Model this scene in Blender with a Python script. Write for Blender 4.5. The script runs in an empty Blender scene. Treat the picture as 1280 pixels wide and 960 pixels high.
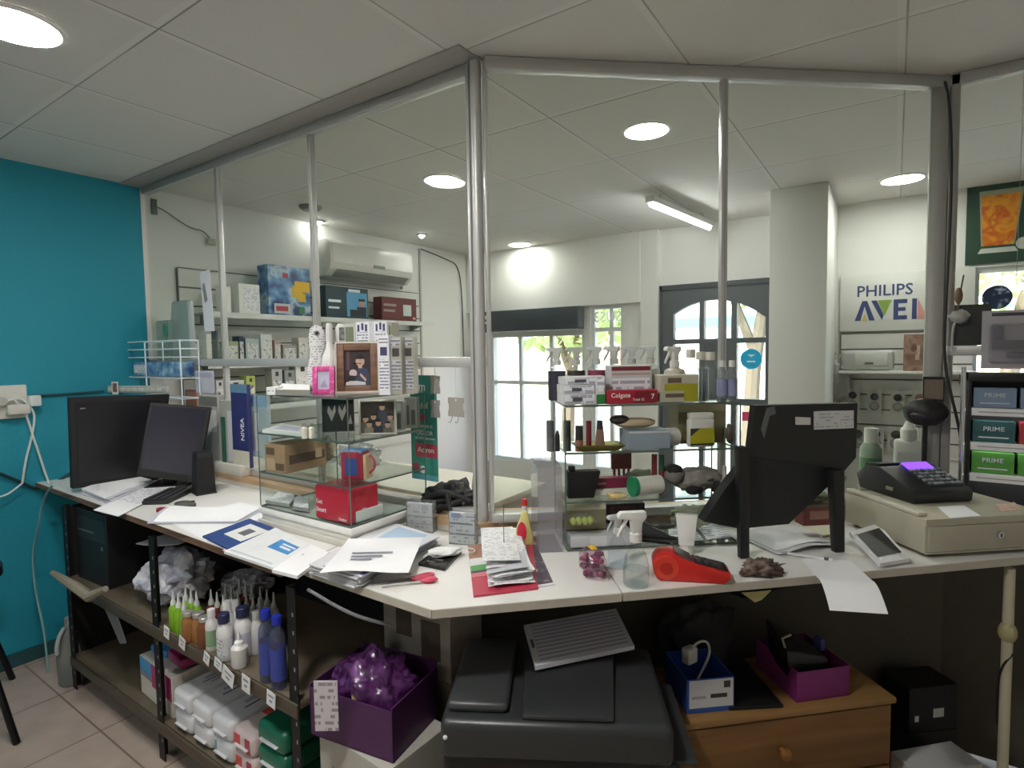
import bpy, bmesh, math, random
from mathutils import Vector, Matrix
random.seed(7)
SC = bpy.context.scene
COL = SC.collection
# ---------------------------------------------------------------- camera maths (room axes: +Y towards the street, +X to the right)
F = 705.86
PITCH, ROLL, YAW = math.radians(3.348), math.radians(-.862), math.radians(34.117)
EYE = Vector((0, 0, 1.55))
def _room(v):
    s, c = math.sin(YAW), math.cos(YAW)
    return Vector((c*v[0]-s*v[1], s*v[0]+c*v[1], v[2]))
_fw = Vector((0, math.cos(PITCH), -math.sin(PITCH)))
_up = Vector((0, math.sin(PITCH), math.cos(PITCH)))
_r = Vector((1, 0, 0))
_c, _s = math.cos(ROLL), math.sin(ROLL)
FW, RT, UP = _room(_fw), _room(_c*_r+_s*_up), _room(-_s*_r+_c*_up)
def ray(x, y): return FW+RT*((x-640)/F)+UP*((480-y)/F)
def atz(x, y, z):
    d = ray(x, y); return EYE+d*((z-EYE.z)/d.z)
def aty(x, y, Y):
    d = ray(x, y); return EYE+d*((Y-EYE.y)/d.y)
def atx(x, y, X):
    d = ray(x, y); return EYE+d*((X-EYE.x)/d.x)
def onp(x, y, p0, n):
    d = ray(x, y); return EYE+d*((Vector(p0)-EYE).dot(n)/d.dot(n))
def mpp(p): return (Vector(p)-EYE).dot(FW)/F            # metres per pixel at a point
def toward(p):                                          # heading that turns local -Y towards the camera
    v = EYE-Vector(p); return math.atan2(v.y, v.x)+math.pi/2
cam = bpy.data.cameras.new('camera'); cam.sensor_width = 36; cam.lens = 36*F/1280; cam.clip_start = .02
co = bpy.data.objects.new('camera', cam); COL.objects.link(co)
M = Matrix((RT, UP, -FW)).transposed().to_4x4(); M.translation = EYE
co.matrix_world = M; SC.camera = co
SC.view_settings.view_transform = 'Standard'; SC.view_settings.look = 'None'
SC.view_settings.gamma = 1; SC.view_settings.use_curve_mapping = False
SC.view_settings.exposure = 1.0
SC.cycles.use_denoising = True
SC.cycles.transparent_max_bounces = 40
SC.cycles.max_bounces = 10; SC.cycles.diffuse_bounces = 5
SC.cycles.sample_clamp_indirect = 6
SC.cycles.caustics_reflective = False; SC.cycles.caustics_refractive = False
# ---------------------------------------------------------------- materials
def lin(h):
    if not isinstance(h, str): return tuple(h)+(1,) if len(h) == 3 else h
    v = [int(h[i:i+2], 16)/255 for i in (0, 2, 4)]
    return tuple(c/12.92 if c <= .04045 else ((c+.055)/1.055)**2.4 for c in v)+(1,)
_MC = {}
def _new(name):
    m = bpy.data.materials.new(name); m.use_nodes = True
    nt = m.node_tree; b = nt.nodes['Principled BSDF']; return m, nt, b
def mat(col, rough=.55, metal=0, var=.08, scale=30, bump=0, coat=0, emit=None):
    """painted / plastic / card surface with a faint noise in its own colour"""
    key = (col, rough, metal, var, scale, bump, coat, emit)
    if key in _MC: return _MC[key]
    m, nt, b = _new('surface_'+str(len(_MC)))
    c = lin(col)
    b.inputs['Roughness'].default_value = rough; b.inputs['Metallic'].default_value = metal
    b.inputs['Coat Weight'].default_value = coat
    tc = nt.nodes.new('ShaderNodeTexCoord'); n = nt.nodes.new('ShaderNodeTexNoise')
    n.inputs['Scale'].default_value = scale; n.inputs['Detail'].default_value = 3
    nt.links.new(tc.outputs['Object'], n.inputs['Vector'])
    mx = nt.nodes.new('ShaderNodeMix'); mx.data_type = 'RGBA'
    mx.inputs[6].default_value = tuple(v*(1-var) for v in c[:3])+(1,)
    mx.inputs[7].default_value = tuple(min(1, v*(1+var)) for v in c[:3])+(1,)
    nt.links.new(n.outputs['Fac'], mx.inputs[0]); nt.links.new(mx.outputs[2], b.inputs['Base Color'])
    if bump:
        bp = nt.nodes.new('ShaderNodeBump'); bp.inputs['Strength'].default_value = bump; bp.inputs['Distance'].default_value = .01
        nt.links.new(n.outputs['Fac'], bp.inputs['Height']); nt.links.new(bp.outputs['Normal'], b.inputs['Normal'])
    if emit:
        b.inputs['Emission Color'].default_value = c; b.inputs['Emission Strength'].default_value = emit
    _MC[key] = m; return m
def glow(col, s):
    key = ('glow', col, s)
    if key in _MC: return _MC[key]
    m, nt, b = _new('glow'); nt.nodes.remove(b)
    e = nt.nodes.new('ShaderNodeEmission'); e.inputs[0].default_value = lin(col); e.inputs[1].default_value = s
    nt.links.new(e.outputs[0], nt.nodes['Material Output'].inputs[0]); _MC[key] = m; return m
def clear(tint='ffffff', ior=1.45, rough=.02, haze=0, gloss=1):
    """thin clear glass or plastic: light passes straight through, grazing angles reflect; haze = share of diffuse milkiness"""
    key = ('clear', tint, ior, rough, haze, gloss)
    if key in _MC: return _MC[key]
    m, nt, b = _new('clear'); nt.nodes.remove(b); o = nt.nodes['Material Output']
    t = nt.nodes.new('ShaderNodeBsdfTransparent'); t.inputs[0].default_value = lin(tint)
    g = nt.nodes.new('ShaderNodeBsdfGlossy'); g.inputs['Roughness'].default_value = rough
    f0 = ((ior-1)/(ior+1))**2*gloss
    lw = nt.nodes.new('ShaderNodeLayerWeight'); lw.inputs['Blend'].default_value = .5
    pw = nt.nodes.new('ShaderNodeMath'); pw.operation = 'POWER'; pw.inputs[1].default_value = 5; nt.links.new(lw.outputs['Facing'], pw.inputs[0])
    ml = nt.nodes.new('ShaderNodeMath'); ml.operation = 'MULTIPLY_ADD'; ml.inputs[1].default_value = (1-f0)*gloss*.8; ml.inputs[2].default_value = f0
    nt.links.new(pw.outputs[0], ml.inputs[0])
    mx = nt.nodes.new('ShaderNodeMixShader'); nt.links.new(ml.outputs[0], mx.inputs[0])
    base = t
    if haze:
        d = nt.nodes.new('ShaderNodeBsdfDiffuse'); d.inputs[0].default_value = lin(tint)
        mh = nt.nodes.new('ShaderNodeMixShader'); mh.inputs[0].default_value = haze
        nt.links.new(t.outputs[0], mh.inputs[1]); nt.links.new(d.outputs[0], mh.inputs[2]); base = mh
    nt.links.new(base.outputs[0], mx.inputs[1]); nt.links.new(g.outputs[0], mx.inputs[2])
    nt.links.new(mx.outputs[0], o.inputs[0]); _MC[key] = m; return m
def printed(paper='eeeef2', ink='777986', row=.012, word=70, amount=.5, rough=.6):
    """paper with rows of small print along local X, rows stacked along local Y"""
    key = ('printed', paper, ink, row, word, amount, rough)
    if key in _MC: return _MC[key]
    m, nt, b = _new('printed'); b.inputs['Roughness'].default_value = rough
    L = nt.links.new
    tc = nt.nodes.new('ShaderNodeTexCoord'); sp = nt.nodes.new('ShaderNodeSeparateXYZ'); L(tc.outputs['Object'], sp.inputs[0])
    def mt(op, a, bb):
        n = nt.nodes.new('ShaderNodeMath'); n.operation = op
        for i, v in enumerate((a, bb)):
            if isinstance(v, (int, float)): n.inputs[i].default_value = v
            else: L(v, n.inputs[i])
        return n.outputs[0]
    yz = mt('ADD', sp.outputs[1], sp.outputs[2])
    r = mt('DIVIDE', yz, row); fl = mt('FLOOR', r, 0); fr = mt('SUBTRACT', r, fl)
    band = mt('LESS_THAN', fr, .5)
    cb = nt.nodes.new('ShaderNodeCombineXYZ'); L(mt('MULTIPLY', sp.outputs[0], word), cb.inputs[0]); L(mt('MULTIPLY', fl, 7.3), cb.inputs[1])
    n = nt.nodes.new('ShaderNodeTexNoise'); n.inputs['Scale'].default_value = 1; n.inputs['Detail'].default_value = 2; L(cb.outputs[0], n.inputs['Vector'])
    on = mt('GREATER_THAN', n.outputs['Fac'], 1-amount)
    f = mt('MULTIPLY', mt('MULTIPLY', band, on), .75)
    mx = nt.nodes.new('ShaderNodeMix'); mx.data_type = 'RGBA'; mx.inputs[6].default_value = lin(paper); mx.inputs[7].default_value = lin(ink)
    L(f, mx.inputs[0]); L(mx.outputs[2], b.inputs['Base Color']); _MC[key] = m; return m
def picture(cols, scale=14, rough=.4, seed=0):
    """mottled printed picture: noise through a stepped ramp of colours"""
    key = ('picture', tuple(cols), scale, rough, seed)
    if key in _MC: return _MC[key]
    m, nt, b = _new('picture'); b.inputs['Roughness'].default_value = rough
    tc = nt.nodes.new('ShaderNodeTexCoord'); mp = nt.nodes.new('ShaderNodeMapping'); mp.inputs['Location'].default_value = (seed*3.7, seed*1.3, seed)
    n = nt.nodes.new('ShaderNodeTexNoise'); n.inputs['Scale'].default_value = scale; n.inputs['Detail'].default_value = 2
    nt.links.new(tc.outputs['Object'], mp.inputs[0]); nt.links.new(mp.outputs[0], n.inputs['Vector'])
    cr = nt.nodes.new('ShaderNodeValToRGB'); e = cr.color_ramp.elements
    k = len(cols)
    while len(e) < k: e.new(.5)
    for i, c in enumerate(cols):
        e[i].position = .3+.4*i/max(1, k-1); e[i].color = lin(c)
    nt.links.new(n.outputs['Fac'], cr.inputs[0]); nt.links.new(cr.outputs[0], b.inputs['Base Color']); _MC[key] = m; return m
def wood(c1, c2, scale=6, rough=.5, axis=0):
    key = ('wood', c1, c2, scale, rough, axis)
    if key in _MC: return _MC[key]
    m, nt, b = _new('wood'); b.inputs['Roughness'].default_value = rough
    tc = nt.nodes.new('ShaderNodeTexCoord'); mp = nt.nodes.new('ShaderNodeMapping')
    s = [scale*4]*3; s[axis] = scale*.35; mp.inputs['Scale'].default_value = s
    n = nt.nodes.new('ShaderNodeTexNoise'); n.inputs['Scale'].default_value = 1; n.inputs['Detail'].default_value = 5; n.inputs['Distortion'].default_value = .6
    nt.links.new(tc.outputs['Object'], mp.inputs[0]); nt.links.new(mp.outputs[0], n.inputs['Vector'])
    cr = nt.nodes.new('ShaderNodeValToRGB'); cr.color_ramp.elements[0].position = .35; cr.color_ramp.elements[1].position = .68
    cr.color_ramp.elements[0].color = lin(c1); cr.color_ramp.elements[1].color = lin(c2)
    nt.links.new(n.outputs['Fac'], cr.inputs[0]); nt.links.new(cr.outputs[0], b.inputs['Base Color']); _MC[key] = m; return m
# ---------------------------------------------------------------- mesh builder
def poly_area(p):
    return sum(p[i][0]*p[(i+1) % len(p)][1]-p[(i+1) % len(p)][0]*p[i][1] for i in range(len(p)))/2
class B:
    def __init__(s): s.bm = bmesh.new(); s.mi = 0; s.soft = False; s.ly = s.bm.faces.layers.int.new('done')
    def _tag(s, f0):
        for f in s.bm.faces:
            if not f[s.ly]: f[s.ly] = 1; f.material_index = s.mi
    def m(s, i): s.mi = i; return s
    def box(s, c, d, rot=0, bev=0, seg=2, mx=None):
        f0 = len(s.bm.faces)
        t = Matrix.Translation(Vector(c)) @ Matrix.Rotation(rot, 4, 'Z')
        if mx is not None: t = t @ mx
        r = bmesh.ops.create_cube(s.bm, size=1, matrix=t @ Matrix.Diagonal((d[0], d[1], d[2], 1)))
        if bev:
            es = list({e for v in r['verts'] for e in v.link_edges})
            bmesh.ops.bevel(s.bm, geom=es, offset=bev, segments=seg, affect='EDGES', profile=.5)
        s._tag(f0); return s
    def boxb(s, x0, x1, y0, y1, z0, z1, bev=0, seg=2):
        return s.box(((x0+x1)/2, (y0+y1)/2, (z0+z1)/2), (abs(x1-x0), abs(y1-y0), abs(z1-z0)), 0, bev, seg)
    def hexa(s, bot, top, bev=0):
        """six-sided solid from four bottom and four top corners"""
        f0 = len(s.bm.faces)
        v = [s.bm.verts.new(p) for p in list(bot)+list(top)]
        k = len(bot)
        fs = [s.bm.faces.new(v[:k][::-1]), s.bm.faces.new(v[k:])]
        for i in range(k): fs.append(s.bm.faces.new((v[i], v[(i+1) % k], v[k+(i+1) % k], v[k+i])))
        bmesh.ops.recalc_face_normals(s.bm, faces=fs)
        if bev:
            bmesh.ops.bevel(s.bm, geom=list({e for f in fs for e in f.edges}), offset=bev, segments=2, affect='EDGES', profile=.5)
        s._tag(f0); return s
    def prism(s, pts, z0, z1, bev=0):
        return s.hexa([(p[0], p[1], z0) for p in pts], [(p[0], p[1], z1) for p in pts], bev)
    def slab(s, pts, th):
        """thin solid sheet on any 3-D outline, thickened along its normal"""
        p = [Vector(q) for q in pts]
        n = Vector((0, 0, 0))
        for i in range(len(p)):
            a, b = p[i], p[(i+1) % len(p)]
            n += Vector(((a.y-b.y)*(a.z+b.z), (a.z-b.z)*(a.x+b.x), (a.x-b.x)*(a.y+b.y)))
        n.normalize()
        return s.hexa(p, [q+n*th for q in p])
    def side(s, pts, x0, x1, bev=0):
        """profile in the local YZ plane swept along X"""
        return s.hexa([(x0, p[0], p[1]) for p in pts], [(x1, p[0], p[1]) for p in pts], bev)
    def face(s, pts, y0, y1, bev=0):
        """profile in the local XZ plane swept along Y"""
        return s.hexa([(p[0], y0, p[1]) for p in pts], [(p[0], y1, p[1]) for p in pts], bev)
    def lathe(s, prof, c=(0, 0, 0), n=20, sx=1, sy=1, mx=None, cap=True):
        f0 = len(s.bm.faces); c = Vector(c); rings = []
        for r, z in prof:
            if r <= 1e-6:
                p = [Vector((0, 0, z))]
            else:
                p = [Vector((r*sx*math.cos(2*math.pi*i/n), r*sy*math.sin(2*math.pi*i/n), z)) for i in range(n)]
            if mx is not None: p = [mx @ q for q in p]
            rings.append([s.bm.verts.new(q+c) for q in p])
        for a, b in zip(rings, rings[1:]):
            for i in range(n):
                j = (i+1) % n
                if len(a) == 1 and len(b) == 1: continue
                if len(a) == 1: s.bm.faces.new((a[0], b[i], b[j]))
                elif len(b) == 1: s.bm.faces.new((a[i], a[j], b[0]))
                else: s.bm.faces.new((a[i], a[j], b[j], b[i]))
        for rg, rev in ((rings[0], True), (rings[-1], False)):
            if cap and len(rg) > 2: s.bm.faces.new(rg[::-1] if rev else rg)
        s._tag(f0); return s
    def cyl(s, p0, p1, r0, r1=None, n=14):
        p0, p1 = Vector(p0), Vector(p1); d = p1-p0
        q = d.to_track_quat('Z', 'Y').to_matrix().to_4x4()
        return s.lathe([(r0, 0), (r0 if r1 is None else r1, d.length)], p0, n, mx=q)
    def ball(s, c, r, sc=(1, 1, 1), n=14):
        k = n//2
        prof = [(math.sin(math.pi*i/k)*r, -math.cos(math.pi*i/k)*r) for i in range(k+1)]
        prof[0] = (0, -r); prof[-1] = (0, r)
        return s.lathe(prof, c, n, mx=Matrix.Diagonal((sc[0], sc[1], sc[2], 1)))
    def tube(s, pts, r, n=8, smooth=0):
        p = [Vector(q) for q in pts]
        for _ in range(smooth):
            o = [p[0]]
            for a, b in zip(p, p[1:]): o += [a*.75+b*.25, a*.25+b*.75]
            p = o+[p[-1]]
        f0 = len(s.bm.faces); rings = []; ref = None
        for i, q in enumerate(p):
            t = (p[min(i+1, len(p)-1)]-p[max(i-1, 0)]).normalized()
            if ref is None: ref = Vector((0, 0, 1)) if abs(t.z) < .9 else Vector((1, 0, 0))
            u = t.cross(ref).normalized(); w = u.cross(t).normalized(); ref = w
            rr = r[i] if isinstance(r, (list, tuple)) else r
            rings.append([s.bm.verts.new(q+u*rr*math.cos(2*math.pi*k/n)+w*rr*math.sin(2*math.pi*k/n)) for k in range(n)])
        for a, b in zip(rings, rings[1:]):
            for k in range(n): s.bm.faces.new((a[k], a[(k+1) % n], b[(k+1) % n], b[k]))
        s.bm.faces.new(rings[0][::-1]); s.bm.faces.new(rings[-1])
        s._tag(f0); return s
    def blob(s, c, d, amp=.2, seed=0, lev=3, freq=3, soft=True):
        """lumpy soft body"""
        s.soft = s.soft or soft
        from mathutils import noise
        f0 = len(s.bm.faces)
        r = bmesh.ops.create_icosphere(s.bm, subdivisions=lev, radius=1)
        for v in r['verts']:
            k = 1+amp*noise.noise(v.co*freq+Vector((seed*3.1, seed*1.7, seed)))+amp*.5*noise.noise(v.co*freq*2.3+Vector((seed, 5, 2)))
            v.co = Vector((v.co.x*d[0]*k, v.co.y*d[1]*k, v.co.z*d[2]*k))+Vector(c)
            if c[2] > 0: v.co.z = max(v.co.z, .0008+.0002*(v.index % 3))
        s._tag(f0); return s
    def sheet(s, fn, nu, nv, th=.0006):
        """curved thin sheet from fn(u,v) -> point, given real thickness"""
        f0 = len(s.bm.faces)
        g = [[s.bm.verts.new(fn(i/nu, j/nv)) for j in range(nv+1)] for i in range(nu+1)]
        fs = [s.bm.faces.new((g[i][j], g[i+1][j], g[i+1][j+1], g[i][j+1])) for i in range(nu) for j in range(nv)]
        bmesh.ops.recalc_face_normals(s.bm, faces=fs)
        bmesh.ops.solidify(s.bm, geom=fs, thickness=th)
        s._tag(f0); return s
    def text(s, txt, size, loc, mx, ext=.0004, align='CENTER', sx=1, fit=None):
        """lettering; mx turns the XY text plane into place"""
        cu = bpy.data.curves.new('t', 'FONT'); cu.body = txt; cu.size = size; cu.align_x = align; cu.align_y = 'CENTER'; cu.extrude = ext; cu.resolution_u = 2; cu.offset = size*.012
        o = bpy.data.objects.new('t', cu); COL.objects.link(o)
        me = bpy.data.meshes.new_from_object(o)
        if fit:
            xs = [v.co.x for v in me.vertices]; sx = fit/(max(xs)-min(xs))
        me.transform(Matrix.Translation(Vector(loc)) @ mx @ Matrix.Diagonal((sx, 1, 1, 1)))
        f0 = len(s.bm.faces); s.bm.from_mesh(me); s._tag(f0)
        bpy.data.objects.remove(o); bpy.data.curves.remove(cu); bpy.data.meshes.remove(me); return s
UPR = Matrix.Rotation(math.pi/2, 4, 'X')                 # text standing up, read from -Y
FLAT = Matrix.Identity(4)
def _mesh(name, b, mats, smooth=True):
    me = bpy.data.meshes.new(name); b.bm.faces.layers.int.remove(b.ly); b.bm.normal_update(); b.bm.to_mesh(me); b.bm.free()
    for m in (mats if isinstance(mats, (list, tuple)) else [mats]): me.materials.append(m)
    if smooth:
        me.shade_smooth()
        if not b.soft: me.set_sharp_from_angle(angle=.62)
    return me
def _props(o, label=None, cat=None, group=None, kind=None):
    if label: o['label'] = label
    if cat: o['category'] = cat
    if group: o['group'] = group
    if kind: o['kind'] = kind
    return o
def thing(name, label, cat, loc, rot=0, group=None, kind=None):
    o = bpy.data.objects.new(name, None); o.empty_display_size = .05; COL.objects.link(o)
    o.location = loc; o.rotation_euler = (0, 0, rot); return _props(o, label, cat, group, kind)
def part(name, b, mats, parent, label=None, loc=None, rot=None, kind=None):
    o = bpy.data.objects.new(name, _mesh(name, b, mats)); COL.objects.link(o); o.parent = parent
    if loc is not None: o.location = loc
    if rot is not None: o.rotation_euler = rot
    return _props(o, label, kind=kind)
def solo(name, label, cat, b, mats, loc=(0, 0, 0), rot=0, group=None, kind=None):
    o = bpy.data.objects.new(name, _mesh(name, b, mats)); COL.objects.link(o)
    o.location = loc; o.rotation_euler = rot if isinstance(rot, (tuple, list)) else (0, 0, rot)
    return _props(o, label, cat, group, kind)
def struct(name, b, mats, loc=(0, 0, 0), rot=0, parent=None):
    o = bpy.data.objects.new(name, _mesh(name, b, mats)); COL.objects.link(o); o.location = loc; o.rotation_euler = (0, 0, rot)
    if parent: o.parent = parent
    else: o['kind'] = 'structure'
    return o
def copy_tree(o, parent=None):
    c = o.copy(); COL.objects.link(c)
    if parent: c.parent = parent
    for ch in list(o.children): copy_tree(ch, c)
    return c
def again(o, loc, rot, label, group=None, scale=None):
    c = copy_tree(o); c.location = loc; c.rotation_euler = (0, 0, rot); c['label'] = label
    if group: c['group'] = group
    if scale: c.scale = scale
    return c
# ================================================================ THE ROOM
CEIL, CT = 2.53, .912                                    # ceiling height, counter top height
def grid_mat():
    """mineral ceiling tiles in a white T-bar grid, a little out of line here and there"""
    m, nt, b = _new('ceiling_tiles'); b.inputs['Roughness'].default_value = .8; L = nt.links.new
    tc = nt.nodes.new('ShaderNodeTexCoord'); sp = nt.nodes.new('ShaderNodeSeparateXYZ'); L(tc.outputs['Object'], sp.inputs[0])
    def mt(op, a, bb=0):
        n = nt.nodes.new('ShaderNodeMath'); n.operation = op
        for i, v in enumerate((a, bb)):
            if isinstance(v, (int, float)): n.inputs[i].default_value = v
            else: L(v, n.inputs[i])
        return n.outputs[0]
    def line(o, off, sp_, w):
        r = mt('FRACT', mt('ADD', mt('DIVIDE', mt('SUBTRACT', o, off), sp_), 20.5))
        return mt('LESS_THAN', mt('ABSOLUTE', mt('SUBTRACT', r, .5)), w/sp_/2)
    bar = mt('MAXIMUM', line(sp.outputs[0], -.0, .62, .024), line(sp.outputs[1], .855, .6285, .024))
    dk = mt('MAXIMUM', line(sp.outputs[0], .012, .62, .006), line(sp.outputs[1], .867, .6285, .006))
    n = nt.nodes.new('ShaderNodeTexNoise'); n.inputs['Scale'].default_value = 2.2; L(tc.outputs['Object'], n.inputs['Vector'])
    dk = mt('MULTIPLY', dk, mt('MULTIPLY', n.outputs['Fac'], 1.1))
    a = nt.nodes.new('ShaderNodeMix'); a.data_type = 'RGBA'; a.inputs[6].default_value = lin('d6d4cf'); a.inputs[7].default_value = lin('dddbd6'); L(bar, a.inputs[0])
    c = nt.nodes.new('ShaderNodeMix'); c.data_type = 'RGBA'; L(a.outputs[2], c.inputs[6]); c.inputs[7].default_value = lin('5c5a56'); L(dk, c.inputs[0])
    L(c.outputs[2], b.inputs['Base Color'])
    n2 = nt.nodes.new('ShaderNodeTexNoise'); n2.inputs['Scale'].default_value = 60; L(tc.outputs['Object'], n2.inputs['Vector'])
    bp = nt.nodes.new('ShaderNodeBump'); bp.inputs['Strength'].default_value = .12; bp.inputs['Distance'].default_value = .004; L(n2.outputs['Fac'], bp.inputs['Height']); L(bp.outputs[0], b.inputs['Normal'])
    return m
def tile_mat(c1, c2, size, groove):
    m, nt, b = _new('floor_tiles'); b.inputs['Roughness'].default_value = .35; L = nt.links.new
    tc = nt.nodes.new('ShaderNodeTexCoord'); br = nt.nodes.new('ShaderNodeTexBrick'); br.offset = 0
    br.inputs['Scale'].default_value = 1; br.inputs['Brick Width'].default_value = size; br.inputs['Row Height'].default_value = size; br.inputs['Mortar Size'].default_value = .004
    br.inputs['Color1'].default_value = lin(c1); br.inputs['Color2'].default_value = lin(c2); br.inputs['Mortar'].default_value = lin(groove)
    n = nt.nodes.new('ShaderNodeTexNoise'); n.inputs['Scale'].default_value = 9; n.inputs['Detail'].default_value = 6
    mx = nt.nodes.new('ShaderNodeMix'); mx.data_type = 'RGBA'; mx.blend_type = 'MULTIPLY'; mx.inputs[0].default_value = .35
    L(tc.outputs['Object'], br.inputs['Vector']); L(tc.outputs['Object'], n.inputs['Vector']); L(br.outputs[0], mx.inputs[6]); L(n.outputs['Fac'], mx.inputs[7]); L(mx.outputs[2], b.inputs['Base Color'])
    return m
W_WHITE = mat('e2e1dc', .8, var=.03, scale=3, bump=.03)
W_TEAL = mat('1b90a6', .6, var=.05, scale=90, bump=.15)
ALU = mat('c2c2c0', .38, .35, var=.05)
ALU_D = mat('a9a8a2', .45, .2)
GLASS = clear('f4f7f4', 1.25, .01, 0, .75)
DARKGREY = mat('50555a', .5)
XL, XR, YB, YR = -3.64, 1.7, 4.62, -2.2
struct('floor', B().boxb(XL-.1, XR+.1, YR, YB+.1, -.1, 0), tile_mat('c2b0a4', 'bba99d', .45, '8d7a70'))
struct('ceiling', B().boxb(XL-.1, XR+.1, YR, YB+.1, CEIL, CEIL+.08), grid_mat())
struct('wall_left', B().boxb(XL-.12, XL, YR, 1.56, 0, CEIL), W_TEAL)
struct('wall_left_shop', B().boxb(XL-.12, XL, 1.56, YB+.1, 0, CEIL), W_WHITE)
struct('wall_rear', B().boxb(XL, XR, YR-.1, YR, 0, CEIL), W_WHITE)
struct('wall_right', B().boxb(XR, XR+.12, YR, YB+.1, 0, CEIL), W_WHITE)
struct('baseboard_left', B().boxb(XL, XL+.012, YR, 1.5, 0, .07), mat('274f55', .5))
# back wall with openings: big window, narrow window, door, right window
def wall_back():
    b = B(); y0, y1 = YB, YB+.14
    def w(x0, x1, z0, z1): b.boxb(x0, x1, y0, y1, z0, z1)
    w(XL-.1, -3.40, 0, CEIL); w(-3.40, -2.33, 1.72, CEIL); w(-3.40, -2.33, 0, .45)
    w(-2.33, -2.27, 0, CEIL); w(-2.27, -1.95, 1.945, CEIL); w(-2.27, -1.95, 0, .45)
    w(-1.95, -1.61, 0, CEIL); w(-1.61, -.79, 2.035, CEIL)
    w(-.79, .40, 0, CEIL); w(.40, 1.45, 2.03, CEIL); w(.40, 1.45, 0, .6); w(1.45, XR+.1, 0, CEIL)
    return b
struct('wall_back', wall_back(), W_WHITE)
struct('column_back', B().boxb(-.665, -.345, 3.9, YB, 0, CEIL, .004), mat('dddcd7', .8, var=.03, scale=3))
struct('beam_back', B().boxb(XL, -1.78, YB-.06, YB, 1.945, CEIL), mat('e6e5df', .8, var=.03, scale=3))
struct('trim_pillar', B().boxb(-1.78, -1.63, YB-.05, YB, 0, CEIL), W_WHITE)
FRW = mat('dcdedd', .5)
def win(name, x0, x1, z0, z1, vs, hs, fw=.035, m=FRW):
    t = thing(name, None, None, ((x0+x1)/2, YB+.05, z0), 0, None, 'structure')
    W, H = x1-x0, z1-z0; b = B()
    b.boxb(-W/2, -W/2+fw, -.03, .03, 0, H).boxb(W/2-fw, W/2, -.03, .03, 0, H).boxb(-W/2+fw, W/2-fw, -.03, .03, 0, fw).boxb(-W/2+fw, W/2-fw, -.03, .03, H-fw, H)
    for v in vs: b.boxb(v*W-W/2-fw/2, v*W-W/2+fw/2, -.02, .02, fw, H-fw)
    for h in hs: b.boxb(-W/2+fw, W/2-fw, -.024, .024, h*H-fw/2, h*H+fw/2)
    part('window_frame', b, m, t)
    part('window_pane', B().boxb(-W/2+fw, W/2-fw, -.003, .003, fw, H-fw), clear('f2f8f6', 1.3, .01), t)
    return t
win('window_1', -3.40, -2.33, .45, 1.72, (.33, .66), (.62,))
w2 = win('window_2', -2.27, -1.95, .45, 1.945, (.6,), (.42, .855))
part('lettering', B().text('3SUS'[::-1], .13, (0, -.034, 1.385), UPR @ Matrix.Diagonal((-1, 1, 1, 1)), .001), clear('ffffff', 1.2, .4, .5), w2, 'white vinyl lettering seen from behind')
w3 = win('window_3', .40, 1.45, .6, 2.03, (.55,), (.42,))
part('round_sticker', B().cyl((-.40, -.012, 1.24), (-.40, -.009, 1.24), .075, n=28), picture(('1d2a44', '1d2a44', '2a3a5c', 'aab4c4'), 34, seed=3), w3, 'navy and grey round sticker')
# door of grey metal: three columns of panes, arched at the top
def door():
    t = thing('door_1', None, None, (-1.2, YB+.03, 0), 0, None, 'structure'); g = mat('5c6064', .45)
    x = lambda p, y=400: aty(p, y, YB)[0]+1.2
    cols = [(x(842), x(874)), (x(880), x(914)), (x(921), x(957))]
    zt, zm0, zm1, zb = 2.03, 1.625, 1.585, .1
    b = B(); ed = [-.41]+[v for c in cols for v in c]+[.41]
    for i in range(0, 8, 2): b.boxb(ed[i], ed[i+1], -.03, .03, 0, zt)
    arch = lambda u: 1.80+.13*(1-(u/.36)**2)
    for x0, x1 in cols:
        n = 6; us = [x0+(x1-x0)*i/n for i in range(n+1)]
        b.face([(u, arch(u)) for u in us]+[(x1, zt), (x0, zt)], -.03, .03)
        b.boxb(x0, x1, -.03, .03, zm1, zm0); b.boxb(x0, x1, -.03, .03, 1.10, 1.15); b.boxb(x0, x1, -.03, .03, 0, zb)
    b.boxb(cols[1][0], cols[1][1], -.02, .02, 1.15, zm1)
    part('door_leaf', b, g, t)
    b = B()
    for x0, x1 in cols: b.boxb(x0, x1, -.004, .004, zb, 1.95)
    part('door_pane', b, clear('eef6f6', 1.3, .01), t)
    b = B(); c = ((cols[2][0]+cols[2][1])/2, -.012, 1.46)
    b.cyl(c, (c[0], -.008, c[2]), .078, n=28).m(1).boxb(c[0]-.03, c[0]+.03, -.0135, -.012, 1.435, 1.447)
    b.face([(c[0]-.03, 1.495), (c[0]+.03, 1.495), (c[0], 1.475)], -.0135, -.012)
    part('round_sticker', b, [mat('13b4e6', .4), mat('eafaff', .5)], t, 'bright blue round sticker with white marks')
    b = B()
    for i, (px, py, c) in enumerate(((932, 520, 0), (938, 545, 1), (930, 575, 0))):
        q = aty(px, py, YB)
        b.m(c).boxb(q.x+1.2-.03, q.x+1.2+.03, -.012, -.008, q.z-.04, q.z+.03)
    part('poster', b, [mat('e04a78', .5), mat('f0a06a', .5)], t, 'pink and orange notices taped to the glass')
    part('handle', B().boxb(-.30, -.27, -.06, -.035, .98, 1.10, .004).cyl((-.285, -.06, 1.04), (-.18, -.06, 1.04), .009), mat('888c90', .3, .8), t)
    f = B().boxb(-.45, -.41, -.04, .06, 0, 2.07).boxb(.41, .45, -.04, .06, 0, 2.07).boxb(-.45, .45, -.04, .06, 2.03, 2.07)
    part('door_frame', f, mat('4c5054', .45), t)
door()
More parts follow.
